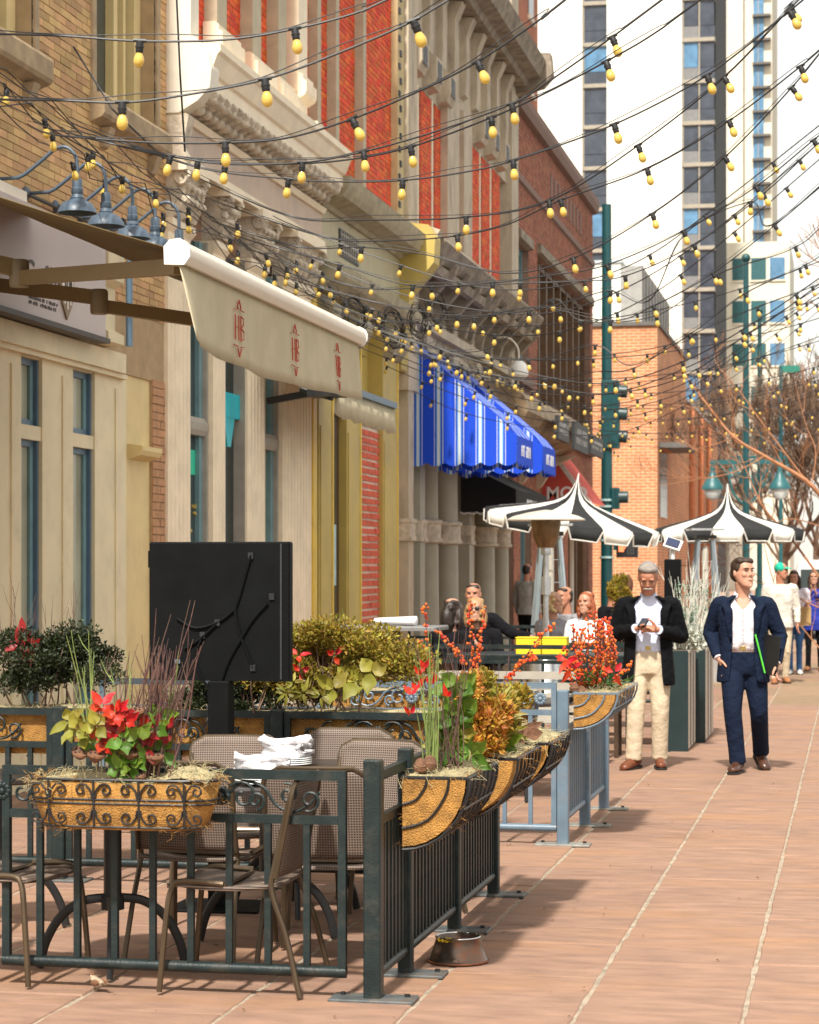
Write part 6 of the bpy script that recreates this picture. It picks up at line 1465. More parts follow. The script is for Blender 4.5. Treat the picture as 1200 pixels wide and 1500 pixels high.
# slatted bench backs near the blue-grey railing
for i, (px_, t_, lab) in enumerate(((700, 17.0, 'dark slatted patio bench behind blue grey scrollwork railing'), (930, 23.5, 'dark slatted patio bench beyond man in black blazer'))):
    v = P(px_, HY, t_); bn = thing('patio_bench', lab, 'bench', (v.x, v.y, 0))
    for k in range(5): MB().box(-.75, .75, .18, .205, .5+k*.085, .56+k*.085).build('slat', m_gwood if i == 0 else m_dgrn, bn)
    MB().bbox(-.75, .75, -.25, .2, .41, .45, .008).build('seat', m_gwood, bn)
    for sx in (-.68, .68):
        MB().box(sx-.03, sx+.03, .205, .25, 0, .92).build('leg', m_dgrn, bn); MB().box(sx-.03, sx+.03, -.24, -.19, 0, .41).build('leg', m_dgrn, bn)
# stools by the walkway
for i, (px_, t_) in enumerate(((905, 17.6), (930, 18.6))):
    v = P(px_, HY, t_); bn = thing('bar_stool', ['dark wooden stool between blue grey railing and khaki trousers', 'dark wooden stool behind the khaki trousers'][i], 'stool', (v.x-.42, v.y+1.2, 0))
    MB().bbox(-.18, .18, -.18, .18, .60, .64, .01).build('seat', m_dkbr, bn)
    for sx in (-.15, .15):
        for sy in (-.15, .15): MB().box(sx-.018, sx+.018, sy-.018, sy+.018, 0, .60).build('leg', m_dkbr, bn)
    for z in (.2, .38): MB().box(-.132, .132, -.165, -.145, z, z+.03).build('rung', m_dkbr, bn)
# white van
v = P(1215, HY, 58); vn = thing('parked_van', 'white delivery van parked beyond the pedestrians', 'van', (v.x, v.y, -.1), R(0))
m_van = mat('white_van_paint', (.80,.80,.78), .25, var=.02, bump=0, coat=.5)
q = MB(); pr_ = [(-.95,.35),(-.98,.9),(-.97,1.3),(-.9,1.75),(-.8,1.98),(-.6,2.05),(.6,2.05),(.8,1.98),(.9,1.75),(.97,1.3),(.98,.9),(.95,.35)]
q.loft([[(x*.96, 0, .35+(z-.35)*.97) for x, z in pr_], [(x, .15, z) for x, z in pr_], [(x, 3.4, z) for x, z in pr_], [(x*.98, 4.1, .35+(z-.35)*.62) for x, z in pr_], [(x*.9, 4.9, .35+(z-.35)*.45) for x, z in pr_]]); q.build('body', m_van, vn, 40)
for sx in (-.42, .42): MB().cbox((sx, -.004, 1.55), (.66, .02, .5)).build('rear_window', m_glass, vn)
for sx in (-.86, .86):
    MB().cbox((sx, .0, 1.05), (.12, .03, .5)).build('tail_light', mat('tail_red', (.5,.02,.02), .3), vn)
    for yy in (.9, 4.0):
        wl = MB().lathe([(0,-.1),(.2,-.1),(.33,-.09),(.34,0),(.33,.09),(.2,.1),(0,.1)], 20, M=Matrix.Translation((sx, yy, .44)) @ Matrix.Rotation(R(90), 4, 'Y')).build('wheel', mat('tyre', (.02,.02,.02), .9), vn, True)
MB().cbox((0, -.05, .48), (1.8, .1, .16)).build('bumper', mat('grey_bumper', (.12,.12,.12), .6), vn); MB().cbox((0, -.012, .78), (.4, .02, .12)).build('number_plate', mat('plate_pale', (.55,.6,.6), .5), vn)
# ================================================================== dark hedge and shop planters by the far shops
pv_ = P(908, HY, 27); pt_ = thing('plant_pot', 'dark round pot holding the green bush', 'pot', (pv_.x, pv_.y, 0)); MB().lathe([(0,0),(.16,0),(.21,.44),(.23,.45),(.23,.5),(.2,.5),(.19,.46),(0,.45)], 18).build('pot', m_dgbox, pt_, True)
shrub('green bush in pot behind the seated dark haired woman', P(908, 872, 27), (.16, .16, .35), 1800, .05, m_leafm, 61, 10, 'potted_bush', zb=.5)

# dry leaf litter blown along the railings
q = MB(); rg = random.Random(9)
for k in range(110):
    x = rg.choice([rg.uniform(-3.6, -1.9), rg.gauss(-1.6, .25), rg.uniform(-1.5, -.2)]); y = rg.uniform(7.6, 20); s_ = rg.uniform(.010, .026)
    q.leaf((x, y, .006+rg.random()*.004), (rg.gauss(0, 1), rg.gauss(0, 1), rg.uniform(0, .25)), (rg.gauss(0, .3), rg.gauss(0, .3), 1), s_, s_*.6)
o_ = stuff(q.build('leaf_litter', mat('dry_leaf', (.13,.065,.03), .8, var=.3, island=.5, bump=0), None, fix=False)); tag(o_, 'tiny dry brown leaf bits scattered over the paving', 'leaf litter')
# ================================================================== people
m_skin = mat('skin_light', (.50,.26,.175), .5, var=.08, scale=30, bump=.08, bscale=200, sss=.12)
m_skint = mat('skin_ruddy', (.47,.21,.13), .5, var=.1, scale=30, bump=.08, bscale=200, sss=.12)
m_eye = mat('eye_dark', (.03,.025,.02), .2, bump=0); m_lip = mat('lip', (.42,.14,.11), .5, bump=0)
def cloth(name, col, rough=.85, var=.12, bump=.9, bscale=13):
    m = mat(name, col, rough, var=var, scale=9, bump=bump, bscale=bscale, bdist=.01); m.node_tree.nodes['Principled BSDF'].inputs['Specular IOR Level'].default_value = .15; return m
def remesh(o, vox, sm=4):
    m = o.modifiers.new('r', 'REMESH'); m.mode = 'VOXEL'; m.voxel_size = vox; m.use_smooth_shade = True
    s = o.modifiers.new('s', 'SMOOTH'); s.iterations = sm; s.factor = .5; return o
def limb(mb, pts, rs, n=10, k=5): mb.tube(cat(pts, k), catr(rs, k) if len(rs) > 2 else rs, n); return mb
def hand(mb, w, d, pn, size=1.0, curl=.5, side=1):
    # w wrist, d finger direction, pn palm normal; palm, four bent fingers, thumb from the side of the palm
    w, d, pn = Vector(w), Vector(d).normalized(), Vector(pn).normalized(); sd = d.cross(pn).normalized()*side; pn = sd.cross(d)*side; s = size
    for k in range(4): c = w+d*(.02+.024*k)*s; mb.sph(c, .001, 4, 3)
    rings = []
    for a, hw, ht in ((-.01,.024,.02),(.02,.032,.019),(.055,.040,.017),(.085,.040,.014),(.095,.036,.011)):
        rings.append([w+d*a*s+sd*hw*s*math.cos(2*math.pi*k/12)+pn*ht*s*math.sin(2*math.pi*k/12) for k in range(12)])
    mb.loft(rings)
    for i, (o_, L) in enumerate(((-.03,.072),(-.0105,.082),(.0105,.076),(.030,.060))):
        p = w+d*.085*s+sd*o_*s; dd = d.copy(); pts = [p-d*.015*s, p]
        for j, f in enumerate((.45, .32, .23)):
            dd = (Matrix.Rotation(curl*(.55+.25*j)*-side, 3, sd) @ dd).normalized(); pts.append(pts[-1]+dd*L*f*s)
        mb.tube(pts, [.0095*s, .0093*s, .0088*s, .008*s, .0065*s], 7)
    p = w+d*.025*s-sd*.028*s; td = (d*.6-sd*.65+pn*.35).normalized(); mb.tube([p, p+td*.035*s, p+(td*.06+d*.012)*s, p+(td*.07+d*.03)*s], [.013*s, .0115*s, .010*s, .0075*s], 7)
HEADR = [(0,.022,-.080,-.040),(.018,.044,-.093,-.010),(.045,.058,-.092,.030),(.075,.065,-.088,.062),(.105,.070,-.087,.082),(.130,.072,-.083,.092),(.150,.073,-.090,.096),(.178,.072,-.086,.096),(.204,.064,-.068,.086),(.222,.047,-.040,.066),(.233,.018,-.005,.035)]
def head_shapes(mb, T, s=1.0, nose=1.0):
    rings = []
    for z, w, yf, yb in HEADR:
        c, b = (yf+yb)/2, (yb-yf)/2; rings.append([T @ Vector((w*s*math.sin(a)*(1 if abs(math.sin(a)) < .9 else .995), (c-b*math.cos(a))*s, z*s)) for a in [2*math.pi*k/24 for k in range(24)]])
    mb.loft(rings)
    mb.tube([T @ Vector((0, y*s, z*s)) for y, z in ((-.083,.138),(-.092,.118),(-.101*nose,.100),(-.096,.091))], [.007*s, .0085*s, .0115*s, .008*s], 8)
    for q in (-1, 1):
        mb.sph(T @ Vector((q*.0105*s, -.092*s, .093*s)), .007*s, 7, 5); mb.sph(T @ Vector((q*.074*s, .006*s, .115*s)), (.010*s, .018*s, .030*s), 8, 6)
        mb.sph(T @ Vector((q*.038*s, -.072*s, .100*s)), (.020*s, .014*s, .018*s), 8, 6)
        mb.sph(T @ Vector((q*.030*s, -.083*s, .150*s)), (.024*s, .011*s, .008*s), 8, 5)
    mb.sph(T @ Vector((0, -.090*s, .062*s)), (.024*s, .008*s, .010*s), 8, 5); mb.sph(T @ Vector((0, -.084*s, .014*s)), (.024*s, .012*s, .014*s), 8, 5)
def face_parts(t, par, T, m_hair, s=1.0, brows=True, glasses=None, must=None):
    for q in (-1, 1):
        MB().sph(T @ Vector((q*.031*s, -.0815*s, .1315*s)), (.0105*s, .005*s, .0036*s), 8, 6).build('eye', m_eye, par, True)
        if brows: MB().tube([T @ Vector((q*x*s, y*s, z*s)) for x, y, z in ((.013,-.0945,.147),(.030,-.0955,.152),(.047,-.084,.149))], .0042*s, 6).build('eyebrow', m_hair, par, True)
    MB().tube([T @ Vector((x*s, y*s, .0605*s)) for x, y in ((-.018,-.0905),(-.009,-.0955),(0,-.097),(.009,-.0955),(.018,-.0905))], .0032*s, 6).build('mouth', m_lip, par, True)
    if must: MB().tube([T @ Vector((x*s, y*s, z*s)) for x, y, z in ((-.034,-.084,.066),(-.018,-.098,.077),(0,-.102,.079),(.018,-.098,.077),(.034,-.084,.066))], [.004*s,.0065*s,.007*s,.0065*s,.004*s], 8).build('moustache', must, par, True)
    if glasses == 'dark':
        for q in (-1, 1): MB().sph(T @ Vector((q*.033*s, -.092*s, .131*s)), (.026*s, .007*s, .019*s), 12, 8).build('sunglass_lens', m_black, t, True)
        MB().tube([T @ Vector((x*s, y*s, .136*s)) for x, y in ((-.078,.01),(-.06,-.085),(-.01,-.1),(.01,-.1),(.06,-.085),(.078,.01))], .003*s, 5).build('sunglass_frame', m_black, t)
    elif glasses == 'wire':
        for q in (-1, 1): MB().tube([T @ Vector((q*.033*s+.022*s*math.cos(a), -.097*s, .128*s+.015*s*math.sin(a))) for a in [2*math.pi*k/16 for k in range(16)]], .0009*s, 4, loop=True).build('spectacle_rim', m_brz, t)
        MB().tube([T @ Vector((x*s, y*s, .133*s)) for x, y in ((-.078,.01),(-.056,-.094),(-.01,-.101),(.01,-.101),(.056,-.094),(.078,.01))], .0009*s, 4).build('spectacle_arm', m_brz, t)
def hair(t, T, m_, style='short', s=1.0, vox=.007):
    q = MB(); E = lambda c, r: q.sph(T @ Vector(c)*1.0 if False else T @ (Vector(c)*s), tuple(x*s for x in r), 16, 12)
    E((0, .022, .163), (.080, .094, .080)); E((0, .045, .115), (.074, .066, .07))
    if style == 'short': E((0, -.035, .205), (.058, .045, .030)); E((.03, -.03, .205), (.045, .045, .03)); E((-.03, -.02, .207), (.045, .05, .03))
    if style in ('long', 'wavy', 'tied'):
        E((0, .0, .185), (.078, .085, .06))
        for sx in (-1, 1):
            n_ = 5
            pts = [T @ (Vector((sx*.066, -.02, .17))*s), T @ (Vector((sx*.083, .0, .10))*s), T @ (Vector((sx*.085, .005, .02))*s), T @ (Vector((sx*.082, -.005, -.06))*s)] + ([T @ (Vector((sx*.075, -.02, -.14))*s)] if style == 'long' else [])
            q.tube(cat(pts, 4), catr([.022, .032, .036, .034] + ([.016] if style == 'long' else []), 4) if style == 'long' else catr([.022, .034, .04, .022], 4), 8)
        q.tube(cat([T @ (Vector((0, .07, .16))*s), T @ (Vector((0, .095, .08))*s), T @ (Vector((0, .09, -.02))*s), T @ (Vector((0, .085, -.12))*s)], 4), catr([.05, .07, .07, .04], 4), 10)
    if style in ('curly', 'wavy'):
        r = random.Random(5)
        for k in range(46 if style == 'curly' else 22):
            a = r.uniform(.55, 2*math.pi-.55); z = r.uniform(.02 if style == 'curly' else -.04, .22); w = .085 if z < .17 else .06
            E((w*math.sin(a), .02-w*1.1*math.cos(a), z), (.026, .026, .026))
    o = q.build('hair', m_, t, True); remesh(o, vox, 2); return o
def ring(z, a, b, cy=0, cx=0, th0=0, n=28, p=2.4, rot=0):
    out = []
    for k in range(n+1 if th0 else n):
        th = th0+(2*math.pi-2*th0)*k/n if th0 else 2*math.pi*k/n
        s_, c_ = math.sin(th), math.cos(th); e = 2/p
        out.append(Vector((cx+a*math.copysign(abs(s_)**e, s_), cy-b*math.copysign(abs(c_)**e, c_), z)))
    return out
def shoe(t, ank, yaw, pitch, m_, m_sole, L=.29, s=1):
    T = Matrix.Translation(Vector(ank)) @ Euler((pitch, 0, yaw)).to_matrix().to_4x4()
    rg_ = [(.085,.030,.030,-.02),(.075,.038,.055,-.035),(.03,.040,.06,-.04),(-.04,.041,.055,-.045),(-.10,.045,.042,-.052),(-.15,.047,.034,-.057),(-.185,.036,.026,-.06),(-.2,.015,.014,-.065)]
    q = MB(); q.loft([[(hw*math.cos(2*math.pi*k/14), y, zc+hh*max(-.7, math.sin(2*math.pi*k/14))) for k in range(14)] for y, hw, hh, zc in rg_], M=T); o = q.build('shoe', m_, t, True)
    q = MB(); q.loft([[(x*(hw+.004), y, z) for x, z in ((-1,-.097),(1,-.097),(1,-.080),(-1,-.080))] for y, hw in ((.088,.03),(.06,.04),(-.04,.04),(-.10,.045),(-.15,.047),(-.19,.034),(-.204,.012))], M=T); q.build('sole', m_sole, o)
    MB().cbox((0, .055, -.098), (.066, .06, .012), M=T).build('heel', m_sole, o)
def figure(label, loc, rz, J, skin, vox=.0065, group=None, headT=None, hs=1.0, hands=True, bare_arms=False):
    t = thing('person', label, 'person', loc, rz, group); q = MB()
    V = {k: Vector(v) for k, v in J.items() if not k.startswith(('curl', 'head'))}
    nk = V['neck']; T = Matrix.Translation(nk+Vector(J.get('headoff', (0, -.02, .055)))) @ Euler(J.get('headrot', (0, 0, 0))).to_matrix().to_4x4()
    head_shapes(q, T, hs)
    q.tube([nk+Vector((0, .02, -.10)), nk+Vector((0, .01, 0)), T @ Vector((0, .015, .06))], [.064*hs, .056*hs, .055*hs], 12)
    pel, ch = V['pelvis'], V['chest']
    q.loft([ring(pel.z-.08, .13, .10, pel.y, pel.x), ring(pel.z+.08, .135, .10, pel.y*.8+ch.y*.2, pel.x), ring((pel.z+ch.z)/2, .13, .10, (pel.y+ch.y)/2, (pel.x+ch.x)/2), ring(ch.z, .15, .105, ch.y, ch.x), ring(nk.z-.05, .11, .07, nk.y+.02, nk.x)])
    for s_ in ('R', 'L'):
        sh, el, wr = V['sh'+s_], V['el'+s_], V['wr'+s_]
        q.tube([ch.lerp(sh, .4), sh, sh.lerp(el, .5), el, el.lerp(wr, .35), wr], [.05, .05, .043, .036, .037, .026], 10)
        if hands:
            hd = Vector(J.get('hd'+s_, tuple(wr-el))); pn = Vector(J.get('pn'+s_, (1 if s_ == 'R' else -1, 0, 0)))
            hand(q, wr+hd.normalized()*.01, hd, pn, hs, J.get('curl'+s_, .45), -1 if s_ == 'R' else 1)
        hp, kn, an = V['hp'+s_], V['kn'+s_], V['an'+s_]
        q.tube([pel.lerp(hp, .7), hp, hp.lerp(kn, .5), kn, kn.lerp(an, .3), an], [.08, .075, .065, .05, .05, .034], 10)
    o = q.build('body', skin, t, True); remesh(o, vox, 3)
    return t, o, T, V
def trousers(t, V, m_, vox=.011, w=1.0, hem=None, belt=None, flare=1.0):
    q = MB(); pel = V['pelvis']; z = pel.z
    q.loft([ring(z-.13, .165*w, .115*w, pel.y, pel.x), ring(z-.06, .178*w, .125*w, pel.y, pel.x), ring(z+.03, .17*w, .122*w, pel.y, pel.x), ring(z+.10, .158*w, .115*w, pel.y, pel.x)])
    for s_ in ('R', 'L'):
        hp, kn, an = V['hp'+s_], V['kn'+s_], V['an'+s_]; e = an+(an-kn).normalized()*.02
        q.tube(cat([pel.lerp(hp, .75)+Vector((0, 0, -.02)), hp+Vector((0, 0, -.06)), hp.lerp(kn, .5), kn, kn.lerp(e, .35), kn.lerp(e, .75), e], 4), catr([.10*w, .105*w, .093*w, .075*w*flare, .072*w*flare, .068*w*flare, .070*w*flare], 4), 16)
        # fabric breaking over the shoe and behind the knee
        for k, f in enumerate((.0, .07, .16)): q.tube([e.lerp(kn, f)+Vector((-.045, -.03, .0)), e.lerp(kn, f+.03)+Vector((0, -.058, .0)), e.lerp(kn, f)+Vector((.045, -.03, 0))], .016*flare, 6)
        for f in (-.06, .05): c = kn+(hp-kn)*f; q.tube([c+Vector((-.055, .0, .02)), c+Vector((0, -.058, -.005)), c+Vector((.055, .0, -.02))], .017, 6)
    o = q.build('trousers', m_, t, True); remesh(o, vox, 5)
    if belt:
        MB().loft([ring(z+.075, .166*w, .123*w, pel.y, pel.x), ring(z+.108, .164*w, .121*w, pel.y, pel.x)], caps=False).build('belt', belt, t, True)
        MB().cbox((pel.x, pel.y-.125*w, z+.092), (.045, .012, .034)).build('buckle', mat('brass'), t)
    return o
def top_loft(V, w=1.0, drop=0, th=None, inset=0, n=28, d=1.0):
    pel, ch, nk = V['pelvis'], V['chest'], V['neck']; L = []
    def R_(z, a, b, f, key): L.append(ring(z, a*w-inset, b*w*d-inset, pel.y*(1-f)+ch.y*f, pel.x*(1-f)+ch.x*f, th(key) if th else 0, n))
    if drop: R_(pel.z-drop, .205, .155, 0, 0); R_(pel.z-drop*.4, .197, .150, 0, .12)
    R_(pel.z+.06, .182, .136, 0, .28); R_(pel.z*.55+ch.z*.45, .178, .132, .4, .45); R_(ch.z-.04, .196, .140, .9, .65); R_(ch.z+.07, .200, .138, 1, .8)
    sh = (V['shR'].z+V['shL'].z)/2
    L.append(ring(sh+.0, .178*w-inset, .105*w-inset, ch.y+.01, ch.x, th(.92) if th else 0, n)); L.append(ring(sh+.045, .125*w-inset, .085*w-inset, nk.y+.01, nk.x, th(.97) if th else 0, n)); L.append(ring(nk.z-.02, .078*w-inset, .075*w-inset, nk.y+.008, nk.x, th(1) if th else 0, n))
    return L
def sleeve(q, V, s_, r=(.070,.082,.072,.062,.060,.050), to=1.0, n=14):
    ch, sh, el, wr = V['chest'], V['sh'+s_], V['el'+s_], V['wr'+s_]; e = el.lerp(wr, to) if to > 0 else el.lerp(sh, -to)
    pts = [ch.lerp(sh, .62)+Vector((0, 0, .02)), sh, sh.lerp(el, .5), el, el.lerp(wr, .4), e] if to > 0 else [ch.lerp(sh, .62)+Vector((0, 0, .02)), sh, sh.lerp(el, .3), e]
    rr = list(r) if to > 0 else [r[0], r[1], r[2], r[2]]
    q.tube(cat(pts, 4), catr(rr, 4), n)
    if to > 0:
        for f, o in ((-.12, .012), (.0, .014), (.14, .012), (.5, .008)):       # creases round the elbow
            c = el+(wr-el)*f if f > 0 else el+(sh-el)*-f; ax = (wr-sh).normalized(); u = ax.orthogonal().normalized(); v = ax.cross(u)
            q.tube([c+u*math.cos(a)*r[3]*.97+v*math.sin(a)*r[3]*.97+ax*.02*math.sin(a*2+f*20) for a in [2*math.pi*k/12 for k in range(12)]], o*.8, 5, loop=True)
def jacket(t, V, m_, w=1.0, drop=.22, th=None, lapel=True, sl=True, name='jacket', d=1.0):
    L = top_loft(V, w, drop, th, d=d); q = MB(); q.loft(L, closed=False, caps=False); o = q.build(name, m_, t, 2); sm = o.modifiers.new('t', 'SOLIDIFY'); sm.thickness = .014; sm.offset = 0
    ss = o.modifiers.new('sub', 'SUBSURF'); ss.levels = 1; ss.render_levels = 1
    for s_ in ('R', 'L'):
        q = MB(); sleeve(q, V, s_, (.074, .074, .071, .064, .060, .050), 1.0); e = q.build('sleeve', m_, o, True); remesh(e, .009, 5)
    if lapel:
        for side, i in ((1, 0), (-1, -1)):
            edge = [L[k][i] for k in range(3 if drop else 2, len(L))]; q = MB(); r0 = []; r1 = []; m = len(edge)
            for k, p in enumerate(edge):
                f = k/(m-1); wd = .012+.062*math.sin(math.pi*min(1, f*.88+.05)) ; out = Vector((side*1.0, -.15, 0)).normalized()
                r0.append(p+Vector((0, -.009, 0))); r1.append(p+out*wd+Vector((0, -.016+.012*f, .012 if 3 <= k < m-2 else 0)))
            q.loft([cat(r0, 3), cat(r1, 3)], closed=False, caps=False); lp_ = q.build('lapel', m_, o, 2); lp_.modifiers.new('t', 'SOLIDIFY').thickness = .006
    return o
def collar(t, V, m_, r=.066, open_=.35):
    nk = V['neck']; q = MB(); n = 18
    a = [open_+(2*math.pi-2*open_)*k/n for k in range(n+1)]
    r0 = [nk+Vector(((r+.004)*math.sin(x), .012-(r+.008)*math.cos(x), .012-.03*max(0, math.cos(x)))) for x in a]; r1 = [nk+Vector(((r+.022)*math.sin(x), .012-(r+.028)*math.cos(x), -.030-.055*max(0, math.cos(x)))) for x in a]
    q.loft([r0, r1], closed=False, caps=False); o = q.build('collar', m_, t, 2); o.modifiers.new('t', 'SOLIDIFY').thickness = .005; return o
def shirt(t, V, m_, w=.94, name='shirt', sleeves=None, drop=0, vox=.010, d=1.0):
    q = MB(); q.loft(top_loft(V, w, drop, d=d))
    if sleeves is not None:
        for s_ in ('R', 'L'): sleeve(q, V, s_, (.075, .078, .066, .056, .052, .044), sleeves)
    o = q.build(name, m_, t, True); remesh(o, vox, 4); return o
BASE = dict(pelvis=(0,0,.93), chest=(0,.0,1.27), neck=(0,.0,1.50), shR=(-.19,.0,1.42), shL=(.19,.0,1.42), elR=(-.25,.02,1.14), elL=(.25,.02,1.14), wrR=(-.25,-.06,.90), wrL=(.25,-.06,.90), hpR=(-.09,0,.90), hpL=(.09,0,.90), knR=(-.10,-.02,.50), knL=(.10,-.02,.50), anR=(-.11,.02,.09), anL=(.11,.02,.09))
def pose(**k): d = dict(BASE); d.update(k); return d
m_brn = mat('brown_leather', (.15,.045,.02), .3, var=.25, scale=14, bump=.1); m_dkl = mat('dark_brown_leather', (.07,.03,.018), .25, var=.25, scale=14, bump=.1); m_sole = mat('black_sole', (.015,.013,.012), .6)
# --- older man reading his phone
m_blz = cloth('black_blazer_wool', (.004,.0045,.006), .9); m_khk = cloth('khaki_cotton', (.56,.47,.34), .9, bump=.6, bscale=14); m_ltb = cloth('pale_blue_cotton', (.62,.68,.86), .8, var=.05); m_wht = cloth('white_shirt', (.80,.80,.80), .8, var=.05)
J = pose(pelvis=(0,.0,.94), chest=(0,.01,1.28), neck=(0,-.02,1.495), shR=(-.20,.0,1.40), shL=(.20,.0,1.40), elR=(-.275,.03,1.15), elL=(.275,.05,1.13), wrR=(-.105,-.235,1.20), wrL=(.095,-.225,1.19), hdR=(.75,-.25,.12), hdL=(-.8,-.2,.1), pnR=(.1,-.1,1), pnL=(-.1,.55,.6), curlR=.55, curlL=.75,
  hpR=(-.09,0,.91), hpL=(.09,0,.91), knR=(-.105,-.05,.50), knL=(.10,-.02,.50), anR=(-.125,-.03,.10), anL=(.095,.06,.10), headrot=(R(32),0,0), headoff=(0,-.045,.025))
g0 = G(950, 1126)
t, o, T, V = figure('older man in black blazer and khaki trousers looking down at his phone', (g0.x, g0.y, 0), R(4), J, m_skint, hs=1.10)
m_grey = mat('grey_hair', (.24,.21,.19), .6, var=.3, scale=40, bump=.5, bscale=120, stretch=(1, 1, .3)); m_must = mat('grey_moustache', (.40,.34,.30), .7, var=.2, scale=60)
hair(t, T, m_grey, 'short', 1.1); face_parts(t, o, T, m_grey, 1.1, brows=False, glasses='wire', must=m_must)
shirt(t, V, m_ltb, .95); collar(t, V, m_ltb, r=.060, open_=.55)
trousers(t, V, m_khk, w=1.0, belt=m_brn, flare=1.03)
jacket(t, V, m_blz, 1.10, .23, th=lambda k: .50-.10*k if k < .9 else .62, d=1.04)
for s_ in ('R', 'L'): q = MB(); q.tube([V['wr'+s_].lerp(V['el'+s_], .10), V['wr'+s_].lerp(V['el'+s_], -.03)], .040, 14); q.build('cuff', m_ltb, t, True)
shoe(t, (-.125,-.03,.10), R(-28), R(6), m_brn, m_sole); shoe(t, (.095,.06,.10), R(6), 0, m_brn, m_sole)
ph_ = thing('phone', 'dark phone held in both hands by older man', 'phone', (g0.x, g0.y, 0), R(4))
MB().cbox((-.035, -.275, 1.252), (.068, .135, .010), rx=R(28), rz=R(-18)).build('case', m_black, ph_); MB().cbox((-.035, -.277, 1.258), (.060, .120, .004), rx=R(28), rz=R(-18)).build('display', glass_mat('phone_glass', (.02,.02,.03), .08), ph_)
# --- man in the navy suit
m_navy = cloth('navy_wool', (.0065,.0125,.032), .85); m_pale = cloth('pale_check_shirt', (.72,.68,.72), .8, var=.06)
J = pose(pelvis=(0,.0,.95), chest=(.0,-.01,1.29), neck=(.0,-.015,1.505), shR=(-.195,.02,1.405), shL=(.195,-.02,1.405), elR=(-.275,.10,1.17), elL=(.30,.02,1.15), wrR=(-.205,-.045,.965), wrL=(.275,-.12,.925), hdR=(.22,-.12,-.55), hdL=(-.05,-.15,-1), pnL=(-1,0,.1), curlL=.75,
  hpR=(-.085,-.01,.92), hpL=(.09,.01,.92), knR=(-.085,-.13,.52), knL=(.13,-.03,.51), anR=(-.045,-.10,.10), anL=(.145,.30,.155), headrot=(R(-3),0,R(38)), headoff=(.0,-.02,.035))
g1 = G(1089, 1131)
t, o, T, V = figure('man in navy suit with open collar walking and glancing aside', (g1.x, g1.y, 0), R(2), J, m_skin, hs=1.10)
m_brh = mat('dark_brown_hair', (.035,.018,.010), .5, var=.3, scale=40, bump=.5, bscale=120)
hair(t, T, m_brh, 'short', 1.1); face_parts(t, o, T, m_brh, 1.1)
q = MB(); q.loft(top_loft(V, .93, 0, th=lambda k: .003 if k < .75 else .006 if k < .85 else .22 if k < .95 else .6 if k < .99 else .75), closed=False, caps=False); o2 = q.build('shirt', m_pale, t, 2); o2.modifiers.new('t', 'SOLIDIFY').thickness = .008
collar(t, V, m_pale, open_=.7)
for k in range(5): MB().sph((0, -.137+.004*abs(k-2), 1.06+.075*k), (.006, .003, .006), 8, 5).build('button', m_wht, t)
trousers(t, V, m_navy, w=1.03, belt=m_brn, flare=1.0)
jacket(t, V, m_navy, 1.07, .20, th=lambda k: .46-.16*k if k < .9 else .55)
q = MB(); q.tube([V['wrL'].lerp(V['elL'], .08), V['wrL'].lerp(V['elL'], -.05)], .036, 12); q.build('cuff', m_pale, t, True)
q = MB(); q.tube([V['wrR'].lerp(V['elR'], .08), V['wrR'].lerp(V['elR'], -.05)], .038, 12); q.build('cuff', m_pale, t, True)
shoe(t, (-.045,-.10,.10), R(-14), 0, m_dkl, m_sole); shoe(t, (.145,.30,.155), R(18), R(26), m_dkl, m_sole)
fo = thing('folder', 'black folder with a bright green edge under suited man\'s arm', 'folder', (g1.x, g1.y, 0), R(2))
MB().cbox((.215, -.12, .99), (.018, .20, .33), rx=R(8), rz=R(50)).build('cover', m_black, fo); MB().cbox((.140, -.19, 1.0), (.010, .012, .33), rx=R(-3), ry=R(-14), rz=R(30)).build('green_edge', mat('lime_green', (.10,.62,.05), .5), fo)
# --- pedestrians farther along
def simple(label, loc, rz, J, top_m, leg_m, hair_m, style, skin=m_skin, w=.95, tw=.9, sleeves=1.0, scale=1.0, glasses=None, drop=.06, vox=.011, shoes=None, legs=True, brows=True):
    t, o, T, V = figure(label, loc, rz, J, skin, vox=.009, hs=1.06); t.scale = (scale,)*3
    if style: hair(t, T, hair_m, style, vox=.011)
    face_parts(t, o, T, hair_m, glasses=glasses, brows=brows)
    shirt(t, V, top_m, w, 'top', sleeves, drop, vox)
    if legs:
        trousers(t, V, leg_m, .012, tw, flare=.86)
        for s_ in ('R', 'L'): shoe(t, V['an'+s_], R(-8 if s_ == 'R' else 8), 0, shoes or m_sole, m_sole)
    return t, T, V
m_dkh = mat('black_brown_hair', (.022,.013,.009), .45, var=.3, scale=40, bump=.4); m_den = cloth('blue_denim', (.045,.115,.27), .9, var=.25); m_blk = cloth('black_cloth', (.007,.007,.009), .9); m_lav = cloth('pale_lavender_jersey', (.66,.62,.70), .85, var=.05); m_hood = cloth('oatmeal_hoodie', (.58,.54,.48), .9); m_blu = cloth('royal_blue_jacket', (.03,.05,.36), .7)
m_wshoe = mat('white_trainer', (.65,.64,.62), .6); m_boot = mat('tan_boot', (.30,.12,.045), .7)
ga = G(1164, 988)
Jw = pose(elR=(-.24,.03,1.14), wrR=(-.04,-.24,1.16), hdR=(1,-.2,.1), pnR=(0,.3,1), elL=(.24,.02,1.13), wrL=(.10,-.24,1.10), hdL=(-.6,-.4,-.1), pnL=(-.3,.2,.8), headrot=(R(14),0,R(-8)), knR=(-.08,-.03,.5), anR=(-.07,.0,.09), knL=(.08,-.03,.5), anL=(.08,.05,.09))
